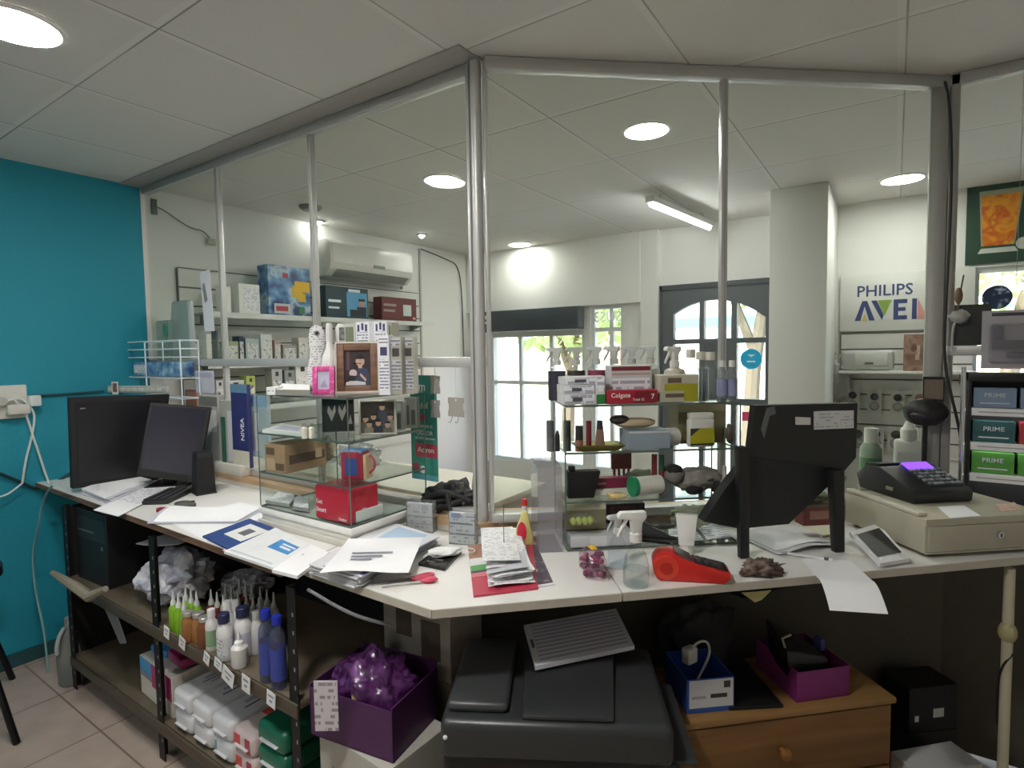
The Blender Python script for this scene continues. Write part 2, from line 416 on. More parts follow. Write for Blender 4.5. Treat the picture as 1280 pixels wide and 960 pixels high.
# grey roller shutter box above the big window
b = B().boxb(-.53, .53, -.13, 0, 0, .2, .006).m(1).boxb(-.49, -.455, -.1315, -.13, .125, .16).boxb(-.488, -.462, -.1315, -.13, .08, .105)
t = solo('roller_shutter_box', 'long dark grey roller shutter box above the big shop window', 'shutter box', b, [mat('3e464c', .5), mat('c9cccc', .5)], (-2.83, YB-.061, 1.735))
# the partition: aluminium posts, rails and glass
PA, PB_, PD = (-1.156, 1.569), (.13, 2.671), (1.65, 2.671)
def partition(name, p0, p1, mull, z0, transom=None, lower=False):
    d = Vector((p1[0]-p0[0], p1[1]-p0[1], 0)); Lx = d.length
    t = thing(name, None, None, (p0[0], p0[1], 0), math.atan2(d.y, d.x), None, 'structure')
    part('top_rail', B().boxb(0, Lx, -.02, .02, CEIL-.042, CEIL-.002, .003), ALU, t)
    part('bottom_rail', B().boxb(0, Lx, -.025, .025, z0-.03, z0, .003), ALU, t)
    if transom: part('transom', B().boxb(0, Lx, -.025, .025, transom-.022, transom+.014, .003), ALU, t)
    xs = [0]+[m*Lx for m in mull]+[Lx]
    for m in xs[1:-1]:
        part('mullion', B().boxb(m-.011, m+.011, -.013, .013, z0, CEIL-.042, .002).m(1).boxb(m-.0015, m+.0015, -.0145, .0145, z0, CEIL-.042), [ALU, ALU_D], t)
    zl = transom if (transom and not lower) else z0
    for a, c in zip(xs, xs[1:]): part('glass_pane', B().boxb(a+.005, c-.005, -.003, .003, zl, CEIL-.04), GLASS, t)
    return t
LED = .985                                               # top of the wooden ledge on the counter
partition('partition_left', (XL+.01, 1.58), (-1.19, 1.58), (((-2.85)-XL)/2.45, (-2.10-XL)/2.45), LED, 1.517)
partition('partition_centre', PA, PB_, ((.64/1.286*1.0),), LED)
partition('partition_right', PB_, PD, (.62,), LED, 1.53)
def post(name, p, r, kind):
    t = thing(name, None, None, (p[0], p[1], 0), 0, None, 'structure')
    if kind:
        part('tube', B().cyl((0, 0, LED-.03), (0, 0, CEIL), r, n=24), ALU, t); part('cap_ring', B().cyl((0, 0, CEIL-.012), (0, 0, CEIL-.001), r+.006, n=24), ALU_D, t)
        part('edge_profile', B().boxb(-.034, -.021, -.012, .02, LED-.03, CEIL-.01, .002), ALU, t); part('edge_profile', B().box((.028, .016, (LED+CEIL)/2-.02), (.014, .03, CEIL-LED+.02), .72, .002), ALU, t)
    else: part('tube', B().boxb(-.028, .028, -.028, .028, 0, CEIL, .006).boxb(.03, .06, -.02, .02, 0, CEIL, .004), ALU_D, t)
    return t
post('post_centre', (PA[0]-.03, PA[1]-.012), .019, True)
post('post_right', (PB_[0]-.01, PB_[1]), .03, False)
struct('trim_ceiling', B().boxb(XL, -1.17, 1.455, 1.55, CEIL-.006, CEIL), mat('aaa7a2', .8))
# ---------------------------------------------------------------- counters
TOPW = mat('e4e2de', .35, var=.03, scale=12)
EDGE = mat('b9b3a6', .5, var=.12, scale=25)
EDGEB = wood('3c2c22', '8a6a52', 10)
def counter(name, label, poly, edge, front):
    n = len(poly); b = B().prism(poly, CT-.02, CT)
    t = thing(name, label, 'counter', (poly[0][0], poly[0][1], 0))
    o = Vector((poly[0][0], poly[0][1]))
    loc = [Vector(p)-o for p in poly]
    part('worktop', B().prism(loc, CT-.021, CT), TOPW, t)
    for i in front:
        a, c = loc[i], loc[(i+1) % n]; d = (c-a).normalized(); nn = Vector((d.y, -d.x))*(1 if poly_area(poly) > 0 else -1)
        part('edge_band', B().prism([a, c, c+nn*.004, a+nn*.004], CT-.022, CT-.0005), edge, t)
    return t
PD2 = Vector((.713, .701))
BACK0 = (-.80, 1.93)
v2 = lambda x, y: tuple(atz(x, y, CT)[:2])
VA, VB, VC, VJ = v2(352, 712), v2(384, 711), v2(540, 762), v2(776.5, 741)
VE = v2(1280, 696); dE = (Vector(VE)-Vector(VJ)).normalized(); VF = tuple(Vector(VE)+dE*.85)
counter('counter_worktop', 'white worktop with chipped brown edge along the teal wall', [(XL+.001, 1.0), (-2.2, .985), VA, (VA[0]-.06, 1.5), (XL+.001, 1.5)], EDGEB, (0, 1))
counter('counter_worktop', 'white corner worktop with clipped front edge above the black printer', [VB, VC, VJ, (-.71, 1.515), (-.985, 1.73), (-1.20, 1.5), (VA[0]-.055, 1.5), (VA[0]+.004, VA[1]+.03)], EDGE, (0, 1))
counter('counter_worktop', 'white worktop running from the glass case to the cash drawer', [(VJ[0]+.003, VJ[1]+.003), VF, (VF[0], 2.63), (.17, 2.63), (-.982, 1.732), (-.707, 1.517)] if VF[1] < 2.62 else [(VJ[0]+.003, VJ[1]+.003), VE, tuple(Vector(VE)+dE*.35), (.17, 2.63), (-.982, 1.732), (-.707, 1.517)], EDGE, (0,))
WB = wood('a98868', 'd0b08e', 5)
led = thing('ledge_board', 'pale wooden ledge with white front along foot of the glass partition', 'ledge', (0, 0, 0))
pl = [(XL+.002, 1.5), (-1.20, 1.5), (-.99, 1.735), (.17, 2.63), (1.6, 2.63), (1.6, 2.80), (.05, 2.80), (-1.02, 1.87), (-1.25, 1.70), (XL+.002, 1.70)]
part('board_top', B().prism(pl, LED-.03-.02, LED-.03), WB, led)
fr = [(XL+.002, 1.503), (-1.199, 1.503), (-.99, 1.735), (.17, 2.63), (1.6, 2.63)]
for a, c in zip(fr, fr[1:]):
    d = (Vector(c)-Vector(a)).normalized(); nn = Vector((-d.y, d.x))
    part('front_panel', B().prism([a, c, Vector(c)+nn*.02, Vector(a)+nn*.02], CT, LED-.05), mat('c8c2b8', .6), led)
    part('kick_panel', B().prism([a, c, Vector(c)+nn*.02, Vector(a)+nn*.02], .02, CT-.036), mat('4d4840', .7), led)
# ---------------------------------------------------------------- lights
def downlight(px, py, r, label, z=CEIL, s=30, loc=None):
    p = atz(px, py, z) if loc is None else Vector(loc)
    t = thing('ceiling_light', label, 'ceiling light', (p.x, p.y, z), 0, 'round ceiling lights')
    part('trim_ring', B().lathe([(r, -.001), (r+.012, -.001), (r+.010, -.007), (r, -.010), (r, -.001)], n=36, cap=False), mat('f0efec', .4), t)
    part('diffuser', B().lathe([(0, -.0075), (r, -.0075), (r, -.0005), (0, -.0005)], n=36), glow('fffdf8', s), t)
    return t
LS = 60
downlight(808, 162, .095, 'warm round ceiling light, largest one seen through the centre glass', s=LS)
downlight(552, 224, .095, 'round ceiling light just left of the central aluminium post', s=LS)
downlight(1128, 223, .105, 'oval-looking ceiling light between white column and right post', s=LS*.55)
downlight(650, 305, .10, 'far round ceiling light near the street window wall', s=LS*.5)
downlight(18, 30, .11, 'bright round ceiling light over the teal wall, cut by frame', s=LS)
downlight(0, 0, .11, 'unseen added round ceiling light over the staff side', s=LS*1.8, loc=(-.85, .2, CEIL))  # lamp added above the view to brighten the worktops and keep shade beneath
downlight(0, 0, .11, 'unseen added ceiling light behind the camera by the teal wall', s=LS*.8, loc=(-2.2, -1.2, CEIL))  # added fill lamp behind the camera, brightens the staff side
for px, py, lb in ((394, 277, 'small recessed spotlight behind the left mullion'), (527, 293, 'small starry recessed spotlight above the air conditioner')):
    p = atz(px, py, CEIL)
    t = thing('spotlight', lb, 'spotlight', (max(p.x, XL+.1), p.y, CEIL), 0, 'small recessed spotlights')
    part('trim_ring', B().lathe([(.022, -.001), (.045, -.001), (.04, -.012), (.022, -.008), (.022, -.001)], n=24, cap=False), mat('b8b8b4', .3, .5), t)
    part('bulb', B().ball((0, 0, -.010), .02), glow('ffffff', 60), t)
p = atz(388, 258, CEIL)
solo('smoke_detector', 'grey ceiling disc beside the left mullion', 'smoke detector', B().lathe([(0, -.03), (.05, -.028), (.07, -.012), (.075, 0), (0, 0)], n=24), mat('8d8c88', .6), (p.x, p.y, CEIL))
p0, p1 = atz(812, 255, 2.44), atz(888, 286, 2.44)
t = thing('tube_light', 'long slim fluorescent tube light hanging near the door', 'tube light', (p0+p1)/2, math.atan2(p1.y-p0.y, p1.x-p0.x))
hl = min((p1-p0).length/2, .6)
part('housing', B().boxb(-hl, hl, -.03, .03, .012, .05, .004), mat('e8e8e6', .4), t)
part('tube', B().cyl((-hl+.02, 0, 0), (hl-.02, 0, 0), .013), glow('ffffff', 25), t)
for q in (-.7, .7): part('hanger', B().cyl((hl*q, 0, .05), (hl*q, 0, CEIL-2.44), .004), ALU, t)
# ---------------------------------------------------------------- daylight and the street
w = bpy.data.worlds.new('sky'); SC.world = w; w.use_nodes = True; nt = w.node_tree
sky = nt.nodes.new('ShaderNodeTexSky'); sky.sky_type = 'NISHITA'; sky.sun_elevation = math.radians(50); sky.sun_rotation = math.radians(200); sky.sun_disc = False
sky.air_density = 1; sky.dust_density = 3
bg = nt.nodes['Background']; bg.inputs[1].default_value = .8
nt.links.new(sky.outputs[0], bg.inputs[0])
sun = bpy.data.lights.new('sun', 'SUN'); sun.energy = 5; sun.angle = .02; so = bpy.data.objects.new('sun', sun); COL.objects.link(so); so.rotation_euler = (math.radians(42), 0, math.radians(-25))
struct('pavement_ground', B().boxb(-30, 30, YB+.14, 40, -.2, -.1), mat('b9b2a8', .8))
def house(x0, x1, y, h, m, band, label, bz=2.7):
    t = thing('street_house', label, 'house', ((x0+x1)/2, y, -.1)); W = x1-x0
    part('wall', B().boxb(-W/2, W/2, 0, 6, 0, h), m, t)
    part('sign_band', B().boxb(-W/2, W/2, -.12, 0, bz, bz+.3), band, t)
    for i in range(int(W//2.4)):
        x = -W/2+1.2+i*2.4
        part('window', B().boxb(x-.5, x+.5, -.03, 0, .9, 2.3).m(1).boxb(x-.45, x+.45, -.035, -.03, .95, 2.25), [mat('eeeeee', .5), mat('8fa6b0', .2)], t)
house(-22, -8.2, 17, 6.5, mat('e9d3c2', .8), mat('7ac3cc', .6), 'cream house across the street at the left with teal band')
house(-8, 3, 19, 9.0, mat('f3e6da', .8), mat('5fb9c6', .6), 'pinkish house across the street facing the door', 2.35)
house(3.4, 16, 17, 6.0, mat('d8b0a4', .8), mat('cf5a5a', .6), 'brick-pink house across the street at the right with red band')
LEAF = [mat('a9b878', .6, var=.3, scale=4), mat('cfd6a4', .6, var=.3, scale=4)]
def tree(x, y, h, r, label, seed, n_=500):
    rnd = random.Random(seed)
    t = thing('street_tree', label, 'tree', (x, y, -.1), 0, 'trees along the street')
    b = B().tube([(0, 0, 0), (.06, 0, h*.3), (.22, .1, h*.62), (.3, .1, h*.8)], [.13, .11, .08, .04]).tube([(.07, 0, h*.38), (-.3, .1, h*.6), (-.6, 0, h*.8)], [.08, .06, .03])
    part('trunk', b, mat('6e5f50', .9, bump=.4), t)
    vs, fs, ms = [], [], []
    for i in range(n_):
        a, e, q = rnd.uniform(0, 6.283), rnd.uniform(-1, 1), rnd.uniform(.35, 1)**.5*r
        c = Vector((math.cos(a)*math.sqrt(1-e*e)*q, math.sin(a)*math.sqrt(1-e*e)*q, h*.8+e*q*.8))
        u = Vector((rnd.uniform(-1, 1), rnd.uniform(-1, 1), rnd.uniform(-1, 1))).normalized()*.16
        v = u.orthogonal().normalized()*.07; n = len(vs); w = u.cross(v).normalized()*.012
        vs += [c-u, c+v, c+u, c-v, c+w, c-w]; fs += [(n, n+1, n+4), (n+1, n+2, n+4), (n+2, n+3, n+4), (n+3, n, n+4), (n+1, n, n+5), (n+2, n+1, n+5), (n+3, n+2, n+5), (n, n+3, n+5)]; ms += [int(rnd.random() < .4)]*8
    me = bpy.data.meshes.new('foliage'); me.from_pydata(vs, [], fs); [me.materials.append(m) for m in LEAF]; me.polygons.foreach_set('material_index', ms)
    o = bpy.data.objects.new('foliage', me); COL.objects.link(o); o.parent = t
tree(-4.9, 9.0, 3.4, 1.5, 'leafy street tree seen through the narrow window', 1, 1100)
tree(-1.9, 9.5, 4.2, 1.3, 'street tree with forked trunk seen through the door panes', 2, 260)
tree(-8.2, 9.5, 4.4, 1.4, 'street tree farthest to the left across the pavement', 3, 300)
tree(1.2, 10, 3.6, 1.4, 'street tree seen beside the right of the door', 4)
# ================================================================ HELPERS FOR GOODS
def goods_box(b, w, d, h, deco=(), bev=.0015):
    """carton body, front at local y=0, with printed patches: (u0,v0,u1,v1,slot[,face]) or ('t',text,size,u,v,slot[,face])"""
    b.m(0).boxb(-w/2, w/2, 0, d, 0, h, bev, 1)
    for n_, q in enumerate(deco):
        e = .0004+.00025*n_
        if q[0] == 't':
            _, tx, sz, u, v, i = q[:6]; f = q[6] if len(q) > 6 else 'f'
            b.m(i)
            if f == 'f': b.text(tx, sz, (-w/2+u*w, -e-.0004, v*h), UPR)
            elif f == 'v': b.text(tx, sz, (-w/2+u*w, -e-.0004, v*h), UPR @ Matrix.Rotation(math.pi/2, 4, 'Z'))
            elif f == 'r': b.text(tx, sz, (w/2+.0006, u*d, v*h), Matrix.Rotation(math.pi/2, 4, 'Z') @ UPR)
            elif f == 'l': b.text(tx, sz, (-w/2-.0006, (1-u)*d, v*h), Matrix.Rotation(-math.pi/2, 4, 'Z') @ UPR)
        else:
            u0, v0, u1, v1, i = q[:5]; f = q[5] if len(q) > 5 else 'f'
            b.m(i)
            if f == 'f': b.boxb(-w/2+u0*w, -w/2+u1*w, -e, .001, v0*h, v1*h)
            elif f == 'r': b.boxb(w/2-.001, w/2+e, u0*d, u1*d, v0*h, v1*h)
            elif f == 'l': b.boxb(-w/2-e, -w/2+.001, u0*d, u1*d, v0*h, v1*h)
            elif f == 't': b.boxb(-w/2+u0*w, -w/2+u1*w, v0*d, v1*d, h-.001, h+e)
    return b
def carton(name, label, cat, p, rot, w, d, h, mats, deco=(), group=None, bev=.0015):
    return solo(name, label, cat, goods_box(B(), w, d, h, deco, bev), mats, p, rot, group)
def pcarton(name, label, cat, xl, xr, yb, yt, z, d, mats, deco=(), yb2=None, group=None, Y=None, X=None):
    f = (lambda x, y: atz(x, y, z)) if z is not None else ((lambda x, y: aty(x, y, Y)) if Y is not None else (lambda x, y: atx(x, y, X)))
    p0, p1 = f(xl, yb), f(xr, yb2 or yb); c = (p0+p1)/2; v = p1-p0
    w = math.hypot(v.x, v.y); rot = math.atan2(v.y, v.x)
    return carton(name, label, cat, (c.x, c.y, c.z), rot, w, d, ((yb+(yb2 or yb))/2-yt)*mpp(c), mats, deco, group)
def flat(name, label, cat, px, z, th, mats, deco=(), group=None, kids=()):
    """sheet, book or pad lying on a level top; px runs bottom-left, bottom-right, top-right, top-left as it reads"""
    P = [atz(x, y, z) for x, y in px]; o = sum(P, Vector())/len(P); e = P[1]-P[0]; rot = math.atan2(e.y, e.x)
    R = Matrix.Rotation(-rot, 3, 'Z'); L = [R @ (q-o) for q in P]
    b = B().m(0).prism([(q.x, q.y) for q in L], 0, th)
    def uv(u, v): return (L[0]*(1-u)+L[1]*u)*(1-v)+(L[3]*(1-u)+L[2]*u)*v
    for n_, q in enumerate(deco):
        if q[0] == 't':
            c = uv(q[3], q[4]); b.m(q[5]).text(q[1], q[2], (c.x, c.y, th+.0003), FLAT)
        else:
            u0, v0, u1, v1, i = q; b.m(i).prism([uv(u0, v0), uv(u1, v0), uv(u1, v1), uv(u0, v1)], th-.0004, th+.0003+.0003*n_)
    return solo(name, label, cat, b, mats, (o.x, o.y, z), rot, group)
PAPER = mat('f2f2f4', .7, var=.02); WHITE = mat('ecece8', .5, var=.03); OFF = mat('d8d6cc', .6)
BLACK = mat('141416', .45); MATTE = mat('1b1b1d', .7); GREY = mat('8b8c8c', .5); CHROME = mat('c9cacb', .2, .9)
PRINT = printed('eeeef2', 'a3a5b0', .012, 45, .5); PRINT2 = printed('e9ebf2', '8e90a4', .02, 30, .55); RECEIPT = printed('f1f1f2', 'b4b6bf', .011, 45, .5)
PLASTIC = clear('eef2f2', 1.4, .08, .12); PLASTIC2 = clear('f2f4f4', 1.45, .15, .3)
KRAFT = mat('b08f6c', .75, var=.1); KRAFT_D = mat('6e5440', .7)
GEDGE = mat('59665f', .3); PANE = clear('f9fbfa', 1.3, .01, 0, .8); SHELFG = clear('f1f5f3', 1.45, .01, 0, .8)
def glass_case(name, label, p, rot, w, d, levels, sides):
    """glass display case; levels are shelf heights above p"""
    t = thing(name, label, 'display case', p, rot); e = .003
    for z in levels:
        b = B().boxb(0, w, 0, d, z-.006, z).m(1)
        b.boxb(-.0008, w+.0008, -.0012, 0, z-.0062, z+.0002).boxb(-.0012, 0, 0, d, z-.0062, z+.0002).boxb(w, w+.0012, 0, d, z-.0062, z+.0002)
        part('shelf', b, [SHELFG, GEDGE], t)
    z0, z1 = levels[0], levels[-1]-.0065
    for s in sides:
        b = B()
        if s == 'front': b.boxb(.005, w-.005, -.006, -.002, z0, z1)
        elif s == 'back': b.boxb(.005, w-.005, d+.002, d+.006, z0, z1)
        elif s == 'left': b.boxb(-.006, -.002, 0, d, z0, z1).m(1).boxb(-.0065, -.0015, -.0015, 0, z0, z1).boxb(-.0065, -.0015, d, d+.0015, z0, z1)
        else: b.boxb(w+.002, w+.006, 0, d, z0, z1).m(1).boxb(w+.0015, w+.0065, -.0015, 0, z0, z1).boxb(w+.0015, w+.0065, d, d+.0015, z0, z1)
        part('side_pane' if s in ('left', 'right') else 'front_pane', b, [PANE, GEDGE], t)
    return t
# ================================================================ LEFT GLASS CASE
AX0, AX1, AY0, AY1 = -1.965, -1.462, 1.205, 1.56
A1, A2, A3, A4 = .984, 1.114, 1.261, 1.406
glass_case('display_case', 'square glass display case on stacked white boards left of the post', (AX0, AY0, 0), 0, AX1-AX0, AY1-AY0, (A1, A2, A3, A4), ('front', 'left', 'right'))
for k, (dx, dy, z0, z1, m) in enumerate(((0, 0, CT, .933, 'c9c5bd'), (.012, .01, .9335, .955, 'dedcd6'), (0, .004, .9555, .9775, 'e8e6e1'))):
    solo('board', ('lowest', 'middle', 'uppermost')[k]+' pale board in the stack under the left glass case', 'board', B().boxb(AX0+dx-.01, AX1+.012-dx, AY0-.012+dy, 1.495, z0, z1, .003), mat(m, .5), (0, 0, 0), 0, 'boards under the glass case')
def wob(p, rot): return p
# pictures standing on the top
def frame(label, cat, p, rot, w, h, fw, fm, inner, tilt=.12, matte=None, NAME_='framed_photo'):
    t = thing(NAME_, label, cat, p, rot); R = (-tilt, 0, 0)
    b = B().boxb(-w/2, -w/2+fw, 0, .016, 0, h, .002).boxb(w/2-fw, w/2, 0, .016, 0, h, .002).boxb(-w/2+fw, w/2-fw, 0, .016, 0, fw, .002).boxb(-w/2+fw, w/2-fw, 0, .016, h-fw, h, .002)
    if matte is not None:
        b.m(1); q = .006
        b.boxb(-w/2-q, -w/2, -.003, .016, -.0, h+q).boxb(w/2, w/2+q, -.003, .016, 0, h+q).boxb(-w/2, w/2, -.003, .016, h, h+q).boxb(-w/2, w/2, -.003, .016, 0, q)
    part('frame', b, [fm, matte or fm], t, rot=R)
    iw, ih = w-2*fw, h-2*fw
    b = B(); mats = inner(b, iw, ih, fw); part('photo', b, mats, t, rot=R)
    part('stand', B().hexa([(-.015, .016, h*.6), (.015, .016, h*.6), (.015, .02, h*.6), (-.015, .02, h*.6)], [(-.02, h*.45, .0), (.02, h*.45, .0), (.02, h*.45+.004, 0), (-.02, h*.45+.004, 0)]), BLACK, t)
    return t
def man_photo(b, w, h, z0):
    y = .008; F_ = lambda pts, d: b.face([(x*w, z0+z*h) for x, z in pts], y-d, y-d+.0008)
    b.m(0).boxb(-w/2, w/2, y, y+.002, z0, z0+h)
    el = lambda cx, cz, rx, rz: [(cx+rx*math.cos(a*.524), cz+rz*math.sin(a*.524)) for a in range(12)]
    b.m(2); F_([(-.05, 0), (.45, 0), (.46, .3), (.38, .46), (.22, .52), (.02, .5), (-.1, .3)], .0004)   # blue shirt
    b.m(1); F_([(.03, .5), (.17, .5), (.17, .62), (.03, .62)], .0008); F_(el(.1, .7, .17, .15), .0012)       # neck, face
    b.m(3); F_([(.1+.18*math.cos(a*.5236), .76+.12*math.sin(a*.5236)) for a in range(7)], .0016); F_([(.03, .72), (.06, .72), (.06, .735), (.03, .735)], .0016); F_([(.13, .72), (.16, .72), (.16, .735), (.13, .735)], .0016); b.m(7); F_([(.06, .61), (.14, .61), (.14, .625), (.06, .625)], .0016)
    b.m(4); F_(el(-.17, .36, .15, .11), .0012); b.m(5); F_([(-.45, .02), (.3, .02), (.3, .1), (-.2, .16), (-.45, .1)], .0012)
    b.m(1); F_([(.08, .3), (.3, .12), (.34, .18), (.12, .36)], .0016); b.m(3); F_([(-.4, .14), (-.1, .14), (-.02, .28), (-.3, .3)], .0014)
    b.m(6); F_([(-.42, .45), (-.3, .45), (-.3, .98), (-.42, .98)], .0003)
    return [mat('3a2b30', .35), mat('d9b09c', .4), mat('3b4760', .4), mat('1d1719', .4), mat('d4bfc0', .4), mat('d9d5d6', .4), mat('6a4a56', .4), mat('a8685e', .4)]
q = atz(447, 491, A4); r_ = toward(q)-.15
frame('brown wooden photo frame showing a person in blue holding a baby', 'photo frame', q, r_, 50*mpp(q), 62*mpp(q), .026, wood('6d4c3a', '8e6850', 12), man_photo, .1, mat('d9cfc4', .5))
def pale(b, w, h, z0):
    b.boxb(-w/2, w/2, .006, .008, z0, z0+h).m(1).face([(-w*.3, z0+h*.1), (w*.3, z0+h*.1), (w*.05, z0+h*.6)], .005, .0062); return [mat('c9c9de', .4), mat('a8a8c6', .4)]
q = atz(404, 492.5, A4); frame('small glittery pink photo frame with pale violet picture', 'photo frame', q, toward(q)-.25, 27*mpp(q), 35*mpp(q), .018, picture(('e85aa6', 'd94a98', 'f28cc2'), 60), pale, .12)
def top_(px, yt, y):
    q = aty(px, yt, y); h = q.z-A4; q.z = A4+.0005; return q, h
# three tall medicine cartons in a row, two more behind
MED = [mat('b3b1a6', .5), printed('c9cacf', '55565e', .012, 90, .6), mat('4d4a4a', .5)]
MEDW = [mat('e6e6ea', .5), printed('ececf2', '5b5d74', .011, 90, .6), mat('45476a', .5)]
s_ = .0028
for k, (xl, xr, yb, yt, lab, ms) in enumerate(((474, 488, 490, 419, 'first tall medicine carton beside the brown photo frame, white fronted', MEDW), (489, 503, 489.5, 421, 'second tall grey medicine carton from the brown photo frame', MED), (504, 518.5, 488.5, 421, 'third tall grey medicine carton, at the case corner', MED))):
    pcarton('medicine_carton', lab, 'carton', xl, xr, yb+4, yt, A4, .04, ms, [(.08, .08, .92, .6, 1), (.2, .66, .8, .8, 2), (.1, .84, .9, .97, 1)], group='tall medicine cartons')
for k, (xl, xr, yt) in enumerate(((444, 461, 403), (467, 483, 402))):
    qa, h_ = top_(xl, yt, 1.46); qb, _ = top_(xr, yt, 1.46)
    carton('medicine_carton', ('white starred medicine carton peeking out behind the brown photo frame', 'white starred medicine carton behind the frame, closer to the tall grey cartons')[k], 'carton', (qa+qb)/2, 0, (qb-qa).length, .045, h_, MEDW, [(.1, .05, .9, .85, 1), (.15, .86, .3, .96, 2), (.45, .88, .6, .98, 2), (.72, .86, .87, .96, 2)], group='tall medicine cartons')
for k, (xl, xr, yt, lab) in enumerate(((430, 443, 405, 'small pale carton left of the starred medicine cartons'), (484, 489, 403, 'thin greenish carton right of the starred medicine cartons'))):
    qa, h_ = top_(xl, yt, 1.47); qb, _ = top_(xr, yt, 1.47)
    carton('medicine_carton', lab, 'carton', (qa+qb)/2, 0, (qb-qa).length, .04, h_, [mat('a6a79a' if k else 'c4c4bd', .5), mat('7b8068', .5)], [(.1, .6, .9, .95, 1)])
# white round-shouldered bottle and a white paddle brush
q, h = top_(411, 404, 1.49); s = mpp(q); r = 10.5*s
t = thing('bottle', 'white round-bodied bottle with long neck behind the pink photo frame', 'bottle', q)
part('body', B().lathe([(r*.9, 0), (r, h*.06), (r, h*.36), (r*.86, h*.5), (r*.5, h*.6), (r*.4, h*.66), (r*.36, h*.72), (0, h*.72)], n=24), mat('e4e1e0', .3), t)
part('cap', B().lathe([(r*.37, h*.72), (r*.42, h*.76), (r*.38, h*.97), (r*.25, h), (0, h)], n=20), mat('dcd8d8', .35), t)
part('label', B().lathe([(r*1.005, h*.1), (r*1.005, h*.24)], n=24, cap=False), mat('c25a6a', .4), t, 'pink printed band')
q, h = top_(394, 405, 1.45); s = mpp(q)*h/(77*mpp(q)); t = thing('paddle_brush', 'white speckled paddle-shaped brush left of the white bottle', 'brush', q, toward(q))
b = B().face([(x*s, z*s) for x, z in ((-9, 0), (2, 0), (5, 20), (6, 40), (10, 55), (10, 66), (7, 74), (0, 76), (-6, 72), (-8, 60), (-7, 40), (-11, 20))], 0, .012, .003)
part('paddle', b, printed('ebeaec', '8d8f98', .01, 90, .5), t)
part('hole_rim', B().lathe([(.006, -.001), (.011, -.001), (.011, .001), (.006, .001), (.006, -.001)], (1.5*s, -.0015, 66*s), 16, mx=Matrix.Rotation(math.pi/2, 4, 'X'), cap=False).m(1).cyl((1.5*s, -.0005, 66*s), (1.5*s, .0015, 66*s), .006), [GREY, BLACK], t)
q, h = top_(427, 405, 1.535); s = h/70; t = thing('bottle', 'white oval-capped bottle between the long-necked bottle and cartons', 'bottle', q, toward(q))
part('body', B().lathe([(8*s, 0), (8*s, 45*s), (6*s, 50*s), (0, 50*s)], sy=.7), mat('e3e2df', .35), t)
part('cap', B().lathe([(6.5*s, 50*s), (6.8*s, 66*s), (4*s, 70*s), (0, 70*s)], sy=.7), mat('dededb', .3), t)
part('label', B().face([(x*s, z*s) for x, z in ((-3, 52), (3, 52), (3, 66), (-3, 66))], -.7*8*s, -.7*8*s+.002), picture(('6a6a70', 'a8a8a4'), 60), t, 'grey printed patch')
pcarton('carton', 'small white carton at the front left of the case top', 'carton', 333, 344, 494, 484, A4, .05, [WHITE, PRINT], [(.1, .2, .9, .8, 1)])
flat('paper_stack', 'low stack of leaflets on the left glass case top', 'paper', [(345, 494), (388, 495), (388, 487), (352, 485)], A4+.0005, .02, [mat('8d8c84', .6), PAPER], [(.02, .02, .98, .98, 1)])
# third level: framed pictures, cartons, tray
HANDS = lambda b, w, h, z0: (b.boxb(-w/2, w/2, .006, .008, z0, z0+h).m(1).face([(-w*.36, z0+h*.6), (-w*.22, z0+h*.3), (-w*.08, z0+h*.6), (-w*.1, z0+h*.82), (-w*.2, z0+h*.6), (-w*.32, z0+h*.8)], .005, .0062).face([(w*.0, z0+h*.6), (w*.12, z0+h*.3), (w*.26, z0+h*.6), (w*.24, z0+h*.82), (w*.13, z0+h*.6), (w*.03, z0+h*.8)], .005, .0062).face([(w*.32, z0+h*.2), (w*.46, z0+h*.2), (w*.4, z0+h*.5)], .005, .0062), [mat('2b2625', .4), mat('a7a19a', .4)])[1]
q = atz(413, 543, A3); frame('dark picture with two pale hand shapes inside the left case', 'picture', q+Vector((-.03, .06, 0)), toward(q)-.1, 40*mpp(q), 44*mpp(q), .003, mat('3a3532', .5), HANDS, .1)
def GROUP(b, w, h, z0):
    b.boxb(-w/2, w/2, .006, .008, z0, z0+h)
    for k, (cx, top, c) in enumerate(((-.36, .55, 2), (.38, .6, 4), (-.12, .62, 3), (.14, .92, 5), (-.25, .38, 4), (.3, .36, 2), (.02, .42, 3))):
        y = .0056-.0005*k; r = .085*w
        b.m(c).face([((cx-.15)*w, z0), ((cx+.15)*w, z0), ((cx+.13)*w, z0+(top-.22)*h), (cx*w, z0+(top-.14)*h), ((cx-.13)*w, z0+(top-.22)*h)], y, y+.0004)
        b.m(1).face([(cx*w+r*math.cos(a*.6283), z0+(top-.1)*h+r*1.15*math.sin(a*.6283)) for a in range(10)], y-.0002, y+.0002)
        b.m(6).face([(cx*w+r*1.08*math.cos(a*.6283), z0+(top-.06)*h+r*math.sin(a*.6283)) for a in range(6)], y-.0004, y)
    return [picture(('241c1a', '3a2e28', '4a3d34'), 20, seed=2), mat('c09a84', .45), mat('6a5f58', .5), mat('2b2b36', .5), mat('8d8478', .5), mat('3a3f52', .5), mat('1f1815', .5)]
q = atz(459, 545, A3); frame('silver framed group photograph inside the left case', 'picture', q+Vector((.02, .03, 0)), toward(q)-.15, 47*mpp(q), 45*mpp(q), .008, mat('c4c2b8', .35, .5), GROUP, .1)
pcarton('carton', 'grey display carton with white bottles shown, right end of the upper shelf', 'carton', 487, 504, 538, 502, A3, .05, [mat('b9bab4', .5), mat('6b7370', .5), WHITE], [(.15, .05, .85, .6, 1), (.1, .68, .45, .95, 2), (.55, .68, .9, .95, 2)])
